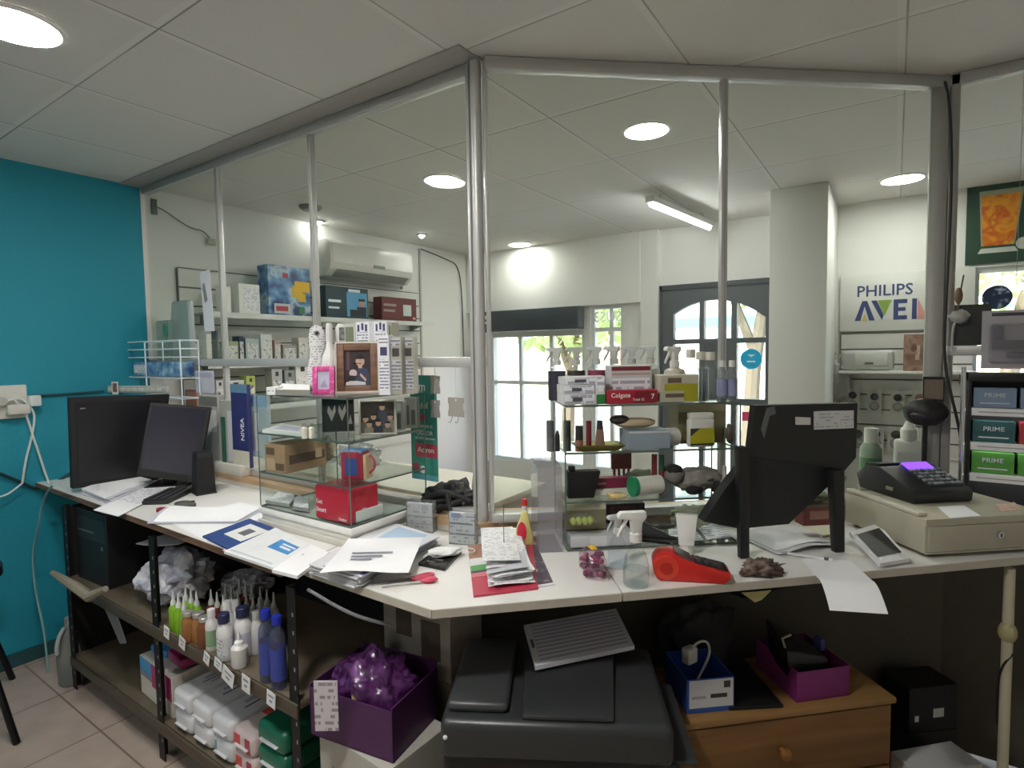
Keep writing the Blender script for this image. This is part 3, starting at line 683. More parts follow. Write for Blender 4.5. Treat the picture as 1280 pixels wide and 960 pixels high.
pcarton('carton', 'white carton with grey figure print at the case corner', 'carton', 506, 521, 535, 497, A3, .05, [mat('c9cbc6', .5), mat('80857f', .5)], [(.1, .1, .4, .75, 1), (.55, .1, .9, .6, 1)])
q = atz(356, 544, A3); flat('tray', 'flat white tray with a leaflet on the upper case shelf', 'tray', [(328, 541), (382, 546), (384, 538), (352, 533)], A3+.0005, .012, [WHITE, mat('c6c3d8', .5)], [(.2, .2, .8, .8, 1)])
for k, (x, lb) in enumerate(((381, 'left of two little clear vials with pale caps'), (390, 'right of two little clear vials with pale caps'))):
    q = atz(x, 548, A3); s = mpp(q); t = thing('vial', lb, 'vial', q, 0, 'vials on the case shelf')
    part('body', B().lathe([(3.4*s, 0), (3.6*s, 2*s), (3.6*s, 13*s), (2*s, 15*s), (0, 15*s)], n=14), mat('e4e2d4', .3), t); part('cap', B().cyl((0, 0, 15*s), (0, 0, 19*s), 2.4*s), mat('8d8f86', .4), t)
# second level: brown carton, bags, red and blue packet
q0, q1 = atz(324, 586, A2), atz(366, 596, A2)
carton('cardboard_box', 'brown cardboard carton with dark labels inside the left case', 'box', (-1.885, 1.215, A2+.0005), .06, .115, .19, 34*mpp(q0), [KRAFT, KRAFT_D, mat('c7ab8a', .6)], [(.08, .62, .5, .88, 1), (.55, .1, .95, .35, 1), (.1, .08, .5, .5, 2), (.1, .3, .95, .62, 1, 'r'), (.72, .36, .88, .7, 2, 'r')])
solo('plastic_bag', 'crumpled clear plastic bags in the middle of the left case', 'bag', B().blob((0, 0, .045), (.09, .06, .05), .4, 3, 4, 3.2), clear('f2f4f3', 1.4, .2, .35), (-1.66, 1.42, A2+.001))
t = thing('packet', 'red and blue soft packet with yellow edge inside the left case', 'packet', (-1.53, 1.29, A2+.001), .35)
b = B().m(0).box((0, 0, .055), (.085, .06, .105), 0, .012, 3).m(1).box((0, -.0302, .05), (.045, .002, .06), 0, .0008).m(2).box((0, 0, .098), (.083, .058, .02), 0, .009, 3)
part('body', b, [mat('b3324c', .5), mat('3a55a0', .5), mat('6f95c8', .5)], t)
part('side_panel', B().box((.047, 0, .05), (.012, .05, .085), 0, .004), mat('d9c39a', .5), t, 'cream side panel')
part('loop', B().tube([(.053, 0, .085), (.072, 0, .075), (.075, 0, .045), (.053, 0, .025)], .004, smooth=2), mat('b83a4a', .5), t)
q = atz(345, 560, A2); solo('plastic_bag', 'small clear bag of beige pieces behind the brown carton', 'bag', B().blob((0, 0, .05), (.04, .035, .05), .3, 8, 3), picture(('c9b89c', 'a08c70', 'e6dccb'), 40, .3, 2), (-1.90, 1.455, A2+.002))
# bottom level: red box, wooden strip, leaflets
RED = mat('c8203a', .5)
p = atz(436, 658, A1); p0 = atz(390, 648, A1)
carton('gift_box', 'bright red carton with white lettering at the bottom of the left case', 'box', (-1.565, 1.212, A1+.0005), .0, .175, .13, .155-.04, [RED, mat('f4e4e6', .5)], [('t', 'Get', .022, .13, .52, 1), ('t', 'Smart', .022, .19, .28, 1), ('t', 'Genius', .014, .82, .12, 1), ('t', 'Smart', .008, .5, .35, 1, 'r')], bev=.004)
carton('carton', 'flat white carton leaning at the foot of the red box', 'carton', (-1.475, 1.30, A1+.0005), math.pi/2, .12, .012, .038, [mat('e2e6e2', .5)])
solo('wooden_strip', 'pale wooden strip lying across the bottom of the left case', 'strip', B().box((0, 0, .016), (.30, .05, .03), 0, .002), WB, (-1.79, 1.47, A1+.001), -.05)
q = atz(381, 627, A1); t = thing('bottle', 'tiny dark bottle with black cap beside the red box', 'bottle', (-1.72, 1.36, A1+.001))
part('body', B().lathe([(.012, 0), (.013, .01), (.013, .045), (.006, .052), (0, .052)]), mat('4a423c', .25), t); part('cap', B().cyl((0, 0, .05), (0, 0, .072), .008), BLACK, t)
for k, (px, a) in enumerate((([(332, 629), (362, 634), (374, 622), (348, 618)], 0), ([(366, 637), (386, 640), (386, 626), (368, 621)], 1))):
    flat('leaflet', ('folded grey leaflet at the left of the bottom shelf', 'folded grey leaflet next to the red box')[k], 'leaflet', px, A1+.001, .012, [mat('a7a7a2', .6), PRINT], [(.03, .03, .97, .97, 1)])
solo('cloth_bundle', 'black crumpled bundle of straps at right of the left case', 'bundle', B().blob((0, 0, .05), (.10, .05, .055), .5, 5, 4, 3).tube([(-.1, -.03, .04), (0, -.06, .09), (.1, -.04, .05)], .012, smooth=2).tube([(-.05, -.04, .0), (.02, -.07, .04), (.12, -.02, .08)], .01, smooth=2), mat('1d1d20', .6, bump=.3), (-1.37, 1.6, LED-.03), .3)
# ================================================================ RIGHT GLASS CASE
CB, CR = Vector((-.846, 1.548, 0)), math.atan2(.356, .436)
CU, CV = Vector((math.cos(CR), math.sin(CR), 0)), Vector((-math.sin(CR), math.cos(CR), 0))
B1, B2, B3, B4 = CT+.007, 1.071, 1.228, 1.377
glass_case('display_case', 'wide glass display case on the counter right of the post', CB, CR, .563, .205, (B1, B2, B3, B4), ('left', 'right'))
t = thing('acrylic_holder', 'narrow clear acrylic stand at the left end of the wide case', 'stand', CB+CU*-.06+Vector((0, 0, CT)), CR)
for nm, bb in (('front_pane', B().boxb(-.03, .045, 0, .003, 0, .27)), ('side_pane', B().boxb(-.033, -.03, 0, .17, 0, .27)), ('top_pane', B().boxb(-.033, .045, 0, .17, .27, .273)), ('base', B().boxb(-.033, .045, 0, .17, .0005, .003))):
    part(nm, bb, clear('e6e4e8', 1.4, .06, .16), t)
def bx(px, z, v=None, y0=None):
    """point on shelf z, under pixel column px; v = distance back from the case front"""
    p0 = CB+Vector((0, 0, z))+CV*.7*(v if v is not None else .02)
    d = ray(px, 560); n = Vector((CV.x, CV.y, 0)); q = EYE+d*((p0-EYE).dot(n)/d.dot(n)); return Vector((q.x, q.y, z))
def bcarton(name, label, cat, xl, xr, z, v, h, d, mats, deco=(), rot=0, group=None):
    d = min(d, .195-.7*v)
    a, c = bx(xl, z, v), bx(xr, z, v); w = (c-a).length
    return carton(name, label, cat, (a+c)/2+Vector((0, 0, .0005)), CR+rot, w, d, h, mats, deco, group)
def hpx(px, py, yt, v, z): return (py-yt)*mpp(bx(px, z, v))
# --- top: seven trigger sprayers along the back
def sprayer(label, p, rot, r, hb, liquid, head, body=None, sq=1, group=None, s=1, lab=None, lv=.84, pear=False):
    t = thing('spray_bottle', label, 'spray bottle', p, rot, group)
    prof = [(r*.94, 0), (r, .006), (r, hb*.80), (r*.9, hb*.90), (r*.5, hb*.96), (r*.36, hb), (0, hb)]
    if pear: prof = [(r*.94, 0), (r, .006), (r, hb*.42), (r*.86, hb*.64), (r*.58, hb*.84), (r*.42, hb*.94), (r*.36, hb), (0, hb)]
    bo = part('bottle_body', B().lathe(prof, n=20, sy=sq), body or clear('fafcfc', 1.45, .05, .02), t)
    if liquid: part('liquid', B().lathe([(0, .004), (r*.92, .004), (r*.96, .01), (r*.96, hb*lv), (0, hb*lv)], n=20, sy=sq), liquid, bo)
    if lab: part('label', B().lathe([(r*1.01, hb*.15), (r*1.01, hb*.6)], n=20, sy=sq, cap=False), lab, t)
    part('collar', B().lathe([(r*.42*1.1, hb), (r*.42*1.1, hb+.018*s), (r*.3, hb+.022*s), (0, hb+.022*s)], n=16), head, t)
    z = hb+.02*s
    b = B().side([(y*s, z+q*s) for y, q in ((-.01, 0), (.01, 0), (.012, .022), (.022, .034), (.020, .046), (-.034, .046), (-.040, .040), (-.040, .033), (-.014, .030), (-.012, .02))], -.009*s, .009*s, .0015)
    hd = part('spray_head', b, head, t)
    part('trigger', B().tube([(0, -.020*s, z+.034*s), (0, -.026*s, z+.018*s), (0, -.036*s, z+.002*s), (0, -.040*s, z-.008*s)], [.005*s, .0045*s, .004*s, .003*s], 8), head, hd)
    return t
HEAD = clear('cfd2ce', 1.45, .2, .75); HEADW = mat('e3e2de', .4)
for k, (px, col, lb) in enumerate(((697, '262438', 'navy-filled spray bottle at the left end of the case top'), (721, '26221f', 'brown-black filled spray bottle, second along the case top'), (746, '8e2a50', 'magenta-filled spray bottle, third along the case top'), (768, 'a8b0ae', 'pale spray bottle, fourth along, behind the large white carton'), (790, 'b9bfba', 'pale spray bottle, fifth along, behind the large white carton'), (813, 'c2c6c0', 'pale spray bottle, sixth along, behind the red toothpaste carton'))):
    v = .22 if k < 3 else .225; p = bx(px, B4, v); s = mpp(p)
    sprayer(lb, p+Vector((0, 0, .0005)), CR+math.pi+.5*(k == 1)+random.uniform(-.3, .3)+1.2, 11.5*s, 45*s, mat(col, .3), HEAD, group='trigger sprayers along the case top', s=.9)
p = bx(843, B4, .21); s = mpp(p)
sprayer('cream spray bottle with rounded shoulders and white trigger behind the yellow carton', p+Vector((0, 0, .0005)), CR-1.2, 13*s, 40*s, None, HEADW, mat('c9c2b2', .4), s=1.05)
# white cartons lying flat, toothpaste, first aid carton
for k, (xl, xr, z0, z1, v) in enumerate(((704, 745, 0, 13, .03), (703.5, 744, 13.3, 24, .034), (705, 752, 24.5, 34, .04))):
    p = bx(720, B4, v); s = mpp(p)
    bcarton('carton', ('lowest', 'middle', 'topmost')[k]+' flat white carton in the pile at left of the case top', 'carton', xl, xr, B4+z0*s, v, (z1-z0)*s, .11, [mat('d9d9dc', .5), PRINT2, mat('54565c', .5)], [(.05, .1, .95, .9, 1), (.3, .3, .6, .7, 2)], group='pile of white cartons')
p = bx(752, B4, .045); s = mpp(p)
bcarton('carton', 'upright white carton with a green base stripe beside the white pile', 'carton', 746, 757, B4, .02, 35*s, .05, [mat('cfd0d0', .5), mat('2f7a3c', .5), PRINT2], [(0, 0, 1, .35, 1), (.1, .45, .9, .95, 2)])
p = bx(788, B4, .08); s = mpp(p)
bcarton('carton', 'large white carton with dark red stripe standing behind the toothpaste', 'carton', 763, 815, B4, .08, 46*s, .06, [mat('c9cacb', .5), mat('7c2c34', .5), PRINT2, mat('b9a0a0', .5)], [(.04, .86, .96, .97, 1), (.05, .35, .95, .66, 2), (.05, .74, .95, .8, 3)])
TPR = [mat('a82034', .4), mat('f3e6e6', .5), mat('7a1424', .4)]
bcarton('toothpaste_carton', 'long red toothpaste carton with white lettering on the case front edge', 'carton', 759, 822, B4, .012, 16.5*s, .04, TPR, [(.55, .1, .98, .9, 2), ('t', 'Colgate', .02, .27, .62, 1), ('t', 'Total 12', .011, .62, .3, 1), ('t', '7', .022, .9, .5, 1)])
p = bx(848, B4, .03); s = mpp(p)
bcarton('carton', 'grey and yellow-green carton with torn flap on the case top', 'carton', 825, 873, B4, .03, 34*s, .07, [mat('b7b3a2', .5), mat('a3a01e', .5), mat('6b5a4a', .5), mat('c9c7bc', .5)], [(.12, .42, .98, .68, 1), (.62, .04, .98, .5, 1), (.14, .18, .62, .32, 2), (.2, .72, .55, .9, 2)])
def bottle(label, p, r, h, body, cap, caph=.18, sy=1, lab=None, group=None, neck=.5, rot=0, name='bottle', cat='bottle', n=18, capr=None):
    t = thing(name, label, cat, p, rot, group); hb = h*(1-caph)
    bo = part('body', B().lathe([(r*.92, 0), (r, h*.03), (r, hb*.74), (r*.9, hb*.85), (r*neck, hb*.95), (r*neck, hb), (0, hb)], n=n, sy=sy), body, t)
    cr = capr or neck*1.12
    part('cap', B().lathe([(r*cr, hb), (r*cr, h*.985), (r*cr*.9, h), (0, h)], n=n), cap, t)
    if lab: part('label', B().lathe([(r*1.012, hb*.14), (r*1.012, hb*.64)], n=n, sy=sy, cap=False), lab, bo)
    return t
CL = clear('e2e7e8', 1.5, .04, .10)
for k, (px, v, hh, lb) in enumerate(((863, .17, 62, 'left of three clear round-shouldered bottles behind the yellow carton'), (875, .13, 60, 'middle of three clear round-shouldered bottles behind the yellow carton'), (887, .10, 60, 'right of three clear round-shouldered bottles behind the yellow carton'))):
    p = bx(px, B4, v); s = mpp(p); bottle(lb, p+Vector((0, 0, .0005)), 10*s, hh*s, CL, mat('c9c6ba', .4), .17, group='clear bottles on the case top')
for k, (px, v, lb) in enumerate(((902, .06, 'left of two clear water bottles with lavender label'), (914, .055, 'right of two clear water bottles with lavender label'))):
    p = bx(px, B4, v); s = mpp(p); bottle(lb, p+Vector((0, 0, .0005)), 6.3*s, 50*s, CL, mat('d3d3cc', .4), .16, lab=mat('8c90b4', .5), group='small clear bottles on the case top')
# --- upper shelf
for k, (px, yt, wd, m1, m2, sh, lb) in enumerate(((688, 507, 10, '5c5d62', '6b6c70', 0, 'grey hair tube at the left end of the upper shelf'), (697, 519, 6, '27282a', '3a3b3d', 1, 'short black pointed tube beside the grey hair tube'), (709, 508, 10, '37383a', '4a4b4d', 0, 'charcoal tube, third along the upper shelf'), (724, 514, 10, '2b2a2a', '8e6350', 0, 'black capped tube with tan base, fourth along the shelf'), (736, 508, 7, '6e1f26', '6e1f26', 0, 'slim dark red tube, fifth along the shelf'), (750, 508, 13, '2d2c2c', '8a6b5c', 2, 'widening brown tube with black cap, sixth along the shelf'))):
    p = bx(px, B3, .03+.02*(k < 3)); s = mpp(p); h = (547-yt)*s*.97; r = wd/2*s
    t = thing('cosmetic_tube', lb, 'tube', p+Vector((0, 0, .0005)), CR, 'tubes on the upper shelf')
    if sh == 1: part('body', B().lathe([(r, 0), (r, h*.7), (r*.6, h*.9), (0, h)], n=14), mat(m1, .35), t); part('band', B().lathe([(r*1.03, h*.1), (r*1.03, h*.2)], n=14, cap=False), mat(m2, .3), t)
    elif sh == 2: part('body', B().hexa([(-r, -.005, 0), (r, -.005, 0), (r, .005, 0), (-r, .005, 0)], [(-r*.62, -.006, h*.72), (r*.62, -.006, h*.72), (r*.62, .006, h*.72), (-r*.62, .006, h*.72)], .001), mat(m2, .4), t); part('cap', B().lathe([(r*.66, h*.72), (r*.5, h), (0, h)], n=14), mat(m1, .4), t)
    else: part('body', B().lathe([(r, 0), (r, h*.45), (0, h*.45)], n=14), mat(m2, .4), t); part('cap', B().lathe([(r*.98, h*.45), (r*.95, h), (0, h)], n=14), mat(m1, .35), t)
a, c = bx(719, B3, .012), bx(781, B3, .012)
t = thing('tray', 'shallow gold tray on the front of the upper shelf', 'tray', (a+c)/2+Vector((0, 0, .0005)), CR); w = (c-a).length
part('tray_rim', B().hexa([(-w*.36, 0, 0), (w*.36, 0, 0), (w*.36, .06, 0), (-w*.36, .06, 0)], [(-w*.5, -.01, .018), (w*.5, -.01, .018), (w*.5, .085, .018), (-w*.5, .085, .018)]), mat('6b6326', .35, .5), t)
part('tray_bottom', B().boxb(-w*.4, w*.4, .004, .068, .0182, .019), mat('b9a84a', .3, .6), t, 'bright gold inner face')
p = bx(810, B3, .02); s = mpp(p)
bcarton('shoe_box', 'open grey-blue box with beige slippers sticking out, upper shelf', 'box', 785, 838, B3, .02, 23*s, .10, [mat('8b98a4', .6), mat('c9ccce', .6)], [(.02, .9, .98, .99, 1)])
q = bx(778, B3, .08)
t = thing('slipper', 'beige slipper with dark sole lying on the open box, sole towards the left', 'slipper', q+Vector((0, 0, 24*s)), CR+.1)
part('upper', B().ball((.045, 0, .02), .03, (2.4, 1, .6)), mat('bba98c', .7), t); part('sole', B().ball((-.01, 0, .032), .02, (1.7, 1.3, .8)), mat('38322e', .6), t)
q = bx(832, B3, .09)
t = thing('paper_roll', 'white roll with black end on the upper shelf', 'roll', q+Vector((0, 0, .0305)), CR+.3)
part('roll', B().cyl((-.03, 0, 0), (.04, 0, 0), .03, n=24), mat('c6c8c2', .7), t); part('end_disc', B().ball((-.034, 0, 0), .027, (.5, 1, 1)), BLACK, t)
p = bx(875, B3, .12); s = mpp(p)
bcarton('carton', 'beige carton with pale lid behind the yellow-labelled jar', 'carton', 848, 905, B3, .14, 50*s, .10, [mat('8f8666', .6), mat('c3b896', .6)], [(0, .8, 1, 1, 1), (0, 0, 1, 1, 1, 't')])
p = bx(878, B3, .03); s = mpp(p)
t = thing('jar', 'white rounded tub with yellow-green label on the upper shelf', 'tub', p+Vector((0, 0, .0005)), CR)
part('body', B().box((0, .016, 18*s), (33*s, .032, 36*s), 0, .009, 3), mat('cfcfca', .4), t)
part('label', B().boxb(-15.5*s, 15.5*s, -.0009, .001, 5*s, 24*s).m(1).face([(-15.5*s, 14*s), (-15.5*s, 24*s), (-3*s, 24*s)], -.0012, -.0008).boxb(-15.5*s, 15.5*s, -.0012, -.0008, 3*s, 5*s), [mat('a9a51c', .5), mat('33342a', .5)], t)
part('lid', B().box((0, .016, 39*s), (31*s, .03, 8*s), 0, .004, 2), mat('d9d9d4', .4), t)
q = bx(912, B3, .10); solo('ornament', 'small dark filigree ornament near the right end of the upper shelf', 'ornament', B().blob((0, 0, .035), (.013, .013, .035), .5, 3, 3, 5), mat('6a6257', .4), q)
# --- lower shelf
p = bx(730, B2, .06); s = mpp(p)
t = thing('handbag', 'small black handbag-like pouch on the lower shelf', 'pouch', bx(729, B2, .05)+Vector((0, 0, .0005)), CR)
part('body', B().hexa([(-.05, 0, 0), (.035, 0, 0), (.035, .04, 0), (-.05, .04, 0)], [(-.05, 0, .088), (.058, 0, .088), (.058, .04, .088), (-.05, .04, .088)], .004), mat('121214', .5), t)
part('clasp', B().boxb(-.045, -.025, .005, .03, .088, .104, .003), BLACK, t)
bcarton('carton', 'slim magenta carton with pale lettering behind the black pouch', 'carton', 741, 786, B2+.022, .10, 13*s, .03, [mat('7a1c44', .45), mat('d9b9c6', .5)], [('t', 'icum', .014, .25, .5, 1)])
bcarton('carton', 'flat white carton under the slim magenta one', 'carton', 738, 790, B2, .085, .021, .09, [mat('d5d5cf', .5)])
a = bx(777, B2, .19); t = thing('lipstick_rack', 'brown hanging rack of slim red lip pencils on the lower shelf', 'rack', a+Vector((0, 0, .0005)), CR)
part('header', B().boxb(-.035, .035, 0, .006, .07, .135, .002), mat('6b3a34', .5), t)
part('base', B().boxb(-.035, .035, -.01, .02, 0, .008, .002), mat('4a3030', .5), t)
for k in range(4): part('lip_pencil', B().cyl((-.025+k*.0167, .003, .008), (-.025+k*.0167, .003, .075), .0045, n=10).m(1).cyl((-.025+k*.0167, .003, .04), (-.025+k*.0167, .003, .055), .0048, n=10), [mat('8c2a34', .4), CHROME], t)
a = bx(805, B2, .05); t = thing('paper_roll', 'lying white roll with green end cap on the lower shelf', 'roll', a+Vector((0, 0, .034)), CR)
part('roll', B().cyl((-.03, 0, 0), (.06, .02, 0), .03, n=24), mat('d3d1c8', .6), t); part('end_cap', B().cyl((-.042, -.003, 0), (-.03, 0, 0), .033, n=24), mat('1f8a5c', .4), t, 'green end cap')
a = bx(772, B2, .02); solo('sweet_packet', 'little packet of yellow sweets on the lower shelf', 'packet', B().box((0, .015, .008), (.055, .04, .014), .1, .005, 2), picture(('d9b14a', 'f0dca0', '9a5a2a'), 50), a, CR)
for k, (px, c1, c2, lb) in enumerate(((818, '7c2a2c', '7c2a2c', 'slim dark red tube standing on the lower shelf'), (827, '33614f', '8a3838', 'slim tube, green above and red below, on the lower shelf'))):
    a = bx(px, B2, .10); t = thing('cosmetic_tube', lb, 'tube', a+Vector((0, 0, .0005)), 0)
    part('body', B().cyl((0, 0, 0), (0, 0, .075), .009), mat(c2, .4), t); part('cap', B().cyl((0, 0, .075), (0, 0, .13), .0092), mat(c1, .4), t)
a = bx(800, B2, .16); solo('folded_cloth', 'grey-green folded cloth behind the white roll', 'cloth', B().blob((0, 0, .035), (.055, .03, .035), .25, 4, 3), mat('6f7464', .8), a+Vector((0, 0, .001)), CR)
t = thing('toy', 'grey plush toy lying on its side on the lower shelf', 'plush toy', bx(872, B2, .11)+Vector((0, 0, .0005)), CR)
part('body', B().blob((0, 0, .04), (.085, .045, .04), .25, 2, 4), mat('8d8883', .9, bump=.5), t); part('head', B().blob((-.085, -.01, .06), (.034, .032, .03), .2, 6, 3), mat('7d7873', .9, bump=.5), t)
part('cap', B().blob((-.088, -.012, .079), (.03, .03, .018), .15, 7, 3), mat('232021', .8), t); part('paw', B().blob((-.03, -.045, .014), (.03, .018, .014), .15, 9, 3), mat('1f1c1c', .8), t)
part('paw', B().blob((.05, -.04, .02), (.02, .016, .02), .15, 10, 3), mat('1f1c1c', .8), t)
a = bx(906, B2, .05); t = thing('ornament', 'white pear-shaped ornament with tall neck, right of the plush toy', 'ornament', a+Vector((0, 0, .0005)))
part('body', B().lathe([(.014, 0), (.02, .008), (.021, .02), (.014, .035), (.007, .048), (.006, .09), (0, .09)]), mat('c7b9b6', .35), t); part('dark_spot', B().ball((.006, -.018, .014), .006), mat('3a2b2b', .4), t)
# --- bottom
p = bx(730, B1, .09); s = mpp(p)
bcarton('carton', 'olive-beige flat box with lid at the bottom left of the wide case', 'box', 704, 757, B1+.038, .10, .085, .12, [mat('8a8068', .6), mat('c9c4ae', .6)], [(0, .78, 1, 1, 1), (0, 0, 1, 1, 1, 't')])
bcarton('carton', 'low white tray box under the olive box, nearest the glass', 'box', 712, 795, B1, .015, .034, .20, [mat('c6c8cc', .5), mat('dcdcde', .5)], [(.3, .02, .55, .98, 1)])
a = bx(727, B1+.034, .04); t = thing('sweet_packet', 'bag of rolled yellow-green sweets in front of the olive box', 'packet', a+Vector((0, 0, .035)), CR)
for k in range(4): part('sweet', B().ball((-.03+k*.019, .004*(k % 2), .012), .0125, (.8, 1.2, 1)), mat('c3cf5a', .4), t)
part('bag', B().blob((0, .005, .016), (.05, .025, .024), .2, 3, 3), clear('eff2e6', 1.4, .1, .1), t)
a = bx(812, B1, .10); t = thing('shoe', 'dark pointed shoe lying at the bottom of the wide case', 'shoe', a+Vector((0, 0, .0005)), CR-.5)
part('upper', B().hexa([(-.06, -.03, .006), (.09, -.012, .006), (.09, .012, .006), (-.06, .03, .006)], [(-.05, -.022, .07), (.05, -.012, .022), (.05, .012, .022), (-.05, .022, .07)], .008), mat('1b1a1c', .5), t)
part('sole', B().box((.01, 0, .003), (.17, .06, .006), 0, .002), mat('2b2a2a', .6), t)
bcarton('carton', 'black carton with blurred pictures behind the olive box', 'carton', 758, 806, B1, .20, .10, .04, [mat('1d1a1c', .5), picture(('1d1a1c', '5a2a30', '3a4a3a'), 30, seed=4)], [(.1, .3, .9, .9, 1)])
for k, (px, lb) in enumerate((([(838, 680), (880, 676), (862, 655), (835, 662)], 'white leaflet lying flat at the bottom of the wide case'), ([(884, 675), (914, 672), (890, 650), (868, 655)], 'second leaflet nearest the bottom right corner of the wide case'))):
    flat('leaflet', lb, 'leaflet', px, B1+.0005, .002, [PRINT2])
a = bx(865, B1, .17); solo('plastic_bag', 'pale crumpled plastic bag at the back of the bottom shelf', 'bag', B().blob((0, 0, .05), (.075, .03, .04), .3, 4, 4, 3), clear('d9dccb', 1.4, .2, .4), a+Vector((0, 0, .001)), CR)
# ================================================================ LEFT SHOP WALL (seen through the glass)
SLAT = mat('d6d5cf', .5, var=.03); SLATG = mat('5f5d58', .6)
def slatwall(name, label, p, rot, W, z0, z1, step):
    b = B().boxb(0, W, -.018, 0, z0, z1); b.m(1); z = z1-step
    while z > z0: b.boxb(0, W, -.0188, -.017, z-.006, z+.004); z -= step
    b.boxb(-.006, 0, -.02, 0, z0, z1).boxb(0, W, -.02, 0, z1, z1+.006)
    return solo(name, label, 'slatwall', b, [SLAT, SLATG], p, rot)
slatwall('slatwall_panel', 'pale grooved display panel on the left shop wall under the air conditioner', (XL+.001, 1.74, 0), math.pi/2, 2.1, .75, 2.085, .113)
SX = XL+.02
def lshelf(y0, y1, z, label, d=.22):
    t = thing('wall_shelf', label, 'shelf', (SX, y0, z), math.pi/2, 'shelves on the left shop wall'); W = y1-y0
    part('shelf_board', B().boxb(0, W, -d, 0, -.012, 0, .001), clear('e6ece9', 1.4, .02, .25), t)
    part('price_rail', B().boxb(0, W, -d-.003, -d, -.03, .004), mat('d9dad6', .4), t)
    for x in (.08, W-.08): part('bracket', B().hexa([(x-.002, -d*.8, -.02), (x+.002, -d*.8, -.02), (x+.002, 0, -.07), (x-.002, 0, -.07)], [(x-.002, -d*.8, -.012), (x+.002, -d*.8, -.012), (x+.002, 0, -.012), (x-.002, 0, -.012)]), GREY, t)
Z1, Z2, Z3 = 1.81, 1.50, 1.22
lshelf(1.78, 3.80, Z1, 'upper glass shelf on the left shop wall'); lshelf(1.78, 3.80, Z2, 'middle glass shelf on the left shop wall'); lshelf(1.78, 3.80, Z3, 'lower glass shelf on the left shop wall')
def ly(px, py, x): q = atx(px, py, x); return q
def lbox(name, label, cat, xl, xr, yb, yt, z, d, mats, deco=(), off=.2, group=None, rot=0):
    X = SX+off; a, c = ly(xl, yb, X), ly(xr, yb, X); s = mpp((a+c)/2)
    return carton(name, label, cat, (X, (a.y+c.y)/2, z+.001), math.pi/2+rot, abs(c.y-a.y), d, (yb-yt)*s, mats, deco, group)
lbox('carton', 'white carton with grey side standing on the upper wall shelf', 'carton', 300, 326, 402, 365, Z1, .14, [WHITE, PRINT, GREY], [(.2, .1, .95, .9, 1)])
lbox('carton', 'narrow white carton left of the bigger white one on the upper wall shelf', 'carton', 282, 290, 402, 369, Z1, .1, [WHITE, GREY], [(.1, .1, .3, .9, 1)])
lbox('picture_box', 'large glossy box printed in navy, blue and yellow on the upper wall shelf', 'box', 337, 389, 402, 341, Z1, .12, [picture(('1d2742', '27407a', '5f92c0', 'b9cbd9', '28427c', '1e2a50'), 7, .3, 5), mat('e3b51c', .4), mat('c9cdd2', .5), mat('b03a40', .4), mat('2f7a48', .4)], [(.55, .38, .8, .62, 1), (.62, .5, .98, .72, 1), (.68, .3, .88, .48, 1), (.12, .04, .5, .24, 2), (.16, .09, .44, .19, 3), (.7, .05, .84, .2, 4), (.34, .76, .46, .86, 3)])
lbox('picture_box', 'dark teal box showing a person on a blue panel, upper wall shelf', 'box', 408, 461, 405, 366, Z1, .10, [mat('2b4148', .4), mat('5f9fc6', .4), mat('2a2c34', .4), mat('c79c86', .4), mat('dfe6ea', .4)], [(.48, .08, .97, .85, 1), (.72, .08, .95, .4, 2), (.78, .4, .9, .62, 3), (.76, .58, .92, .66, 2), (.55, .08, .72, .3, 2), (.52, .86, .8, .95, 4), (.06, .5, .34, .58, 4), (.06, .3, .3, .36, 4)])
lbox('picture_box', 'maroon box with pale green label near the air conditioner', 'box', 478, 521, 405, 376, Z1, .10, [mat('6c2f30', .45), mat('cfdad2', .5), mat('9c8b84', .5), mat('e0a080', .5)], [(.6, .24, .84, .72, 1), (.05, .62, .4, .72, 2), (.05, .38, .36, .48, 2), (.88, .1, .96, .2, 3)])
# goods on the middle and lower shelves
random.seed(11)
for k, (xl, xr, yt, c, lb) in enumerate(((284, 299, 426, 'a9ad8c', 'olive-grey pack at the left end of the middle wall shelf'), (300, 306, 420, '2c3a52', 'slim navy pack on the middle wall shelf'), (308, 325, 423, 'b4bcbe', 'pale grey bag on the middle wall shelf'), (327, 341, 418, 'd6dad8', 'white bag on the middle wall shelf'), (344, 352, 426, 'b59a92', 'pinkish pack on the middle wall shelf'), (354, 372, 432, 'a49c94', 'brown-grey striped pack on the middle wall shelf'), (374, 386, 424, 'd9cfc6', 'white pack with brown picture on the middle wall shelf'))):
    lbox('pack', lb, 'pack', xl, xr, 453, yt, Z2, .08, [mat(c, .5), picture((c, 'e6e6e2', '5f5f62'), 40, .5, k)], [(.12, .1, .88, .8, 1)], group='packs on the middle wall shelf')
for k, (xl, xr, yt, c, lb) in enumerate(((271, 281, 472, 'd5d6d4', 'small white pack left on the lower wall shelf'), (285, 306, 474, 'cdd2cf', 'wide white pack with grey print on the lower wall shelf'), (309, 320, 470, 'b8c46a', 'yellow-green topped pack on the lower wall shelf'), (341, 354, 464, 'b3b6b3', 'grey pack on the lower wall shelf'), (357, 370, 467, '8f9290', 'darker grey pack on the lower wall shelf'), (371, 388, 460, 'e4e6df', 'white carton with round dark mark on the lower wall shelf'))):
    lbox('pack', lb, 'pack', xl, xr, 500, yt, Z3+.04, .08, [mat(c, .5), picture((c, 'f0f0ee', '6a6c6a'), 36, .5, k+9), mat('3a3c3c', .5)], [(.12, .1, .88, .6, 1), (.35, .75, .65, .9, 2)], group='packs on the lower wall shelf')
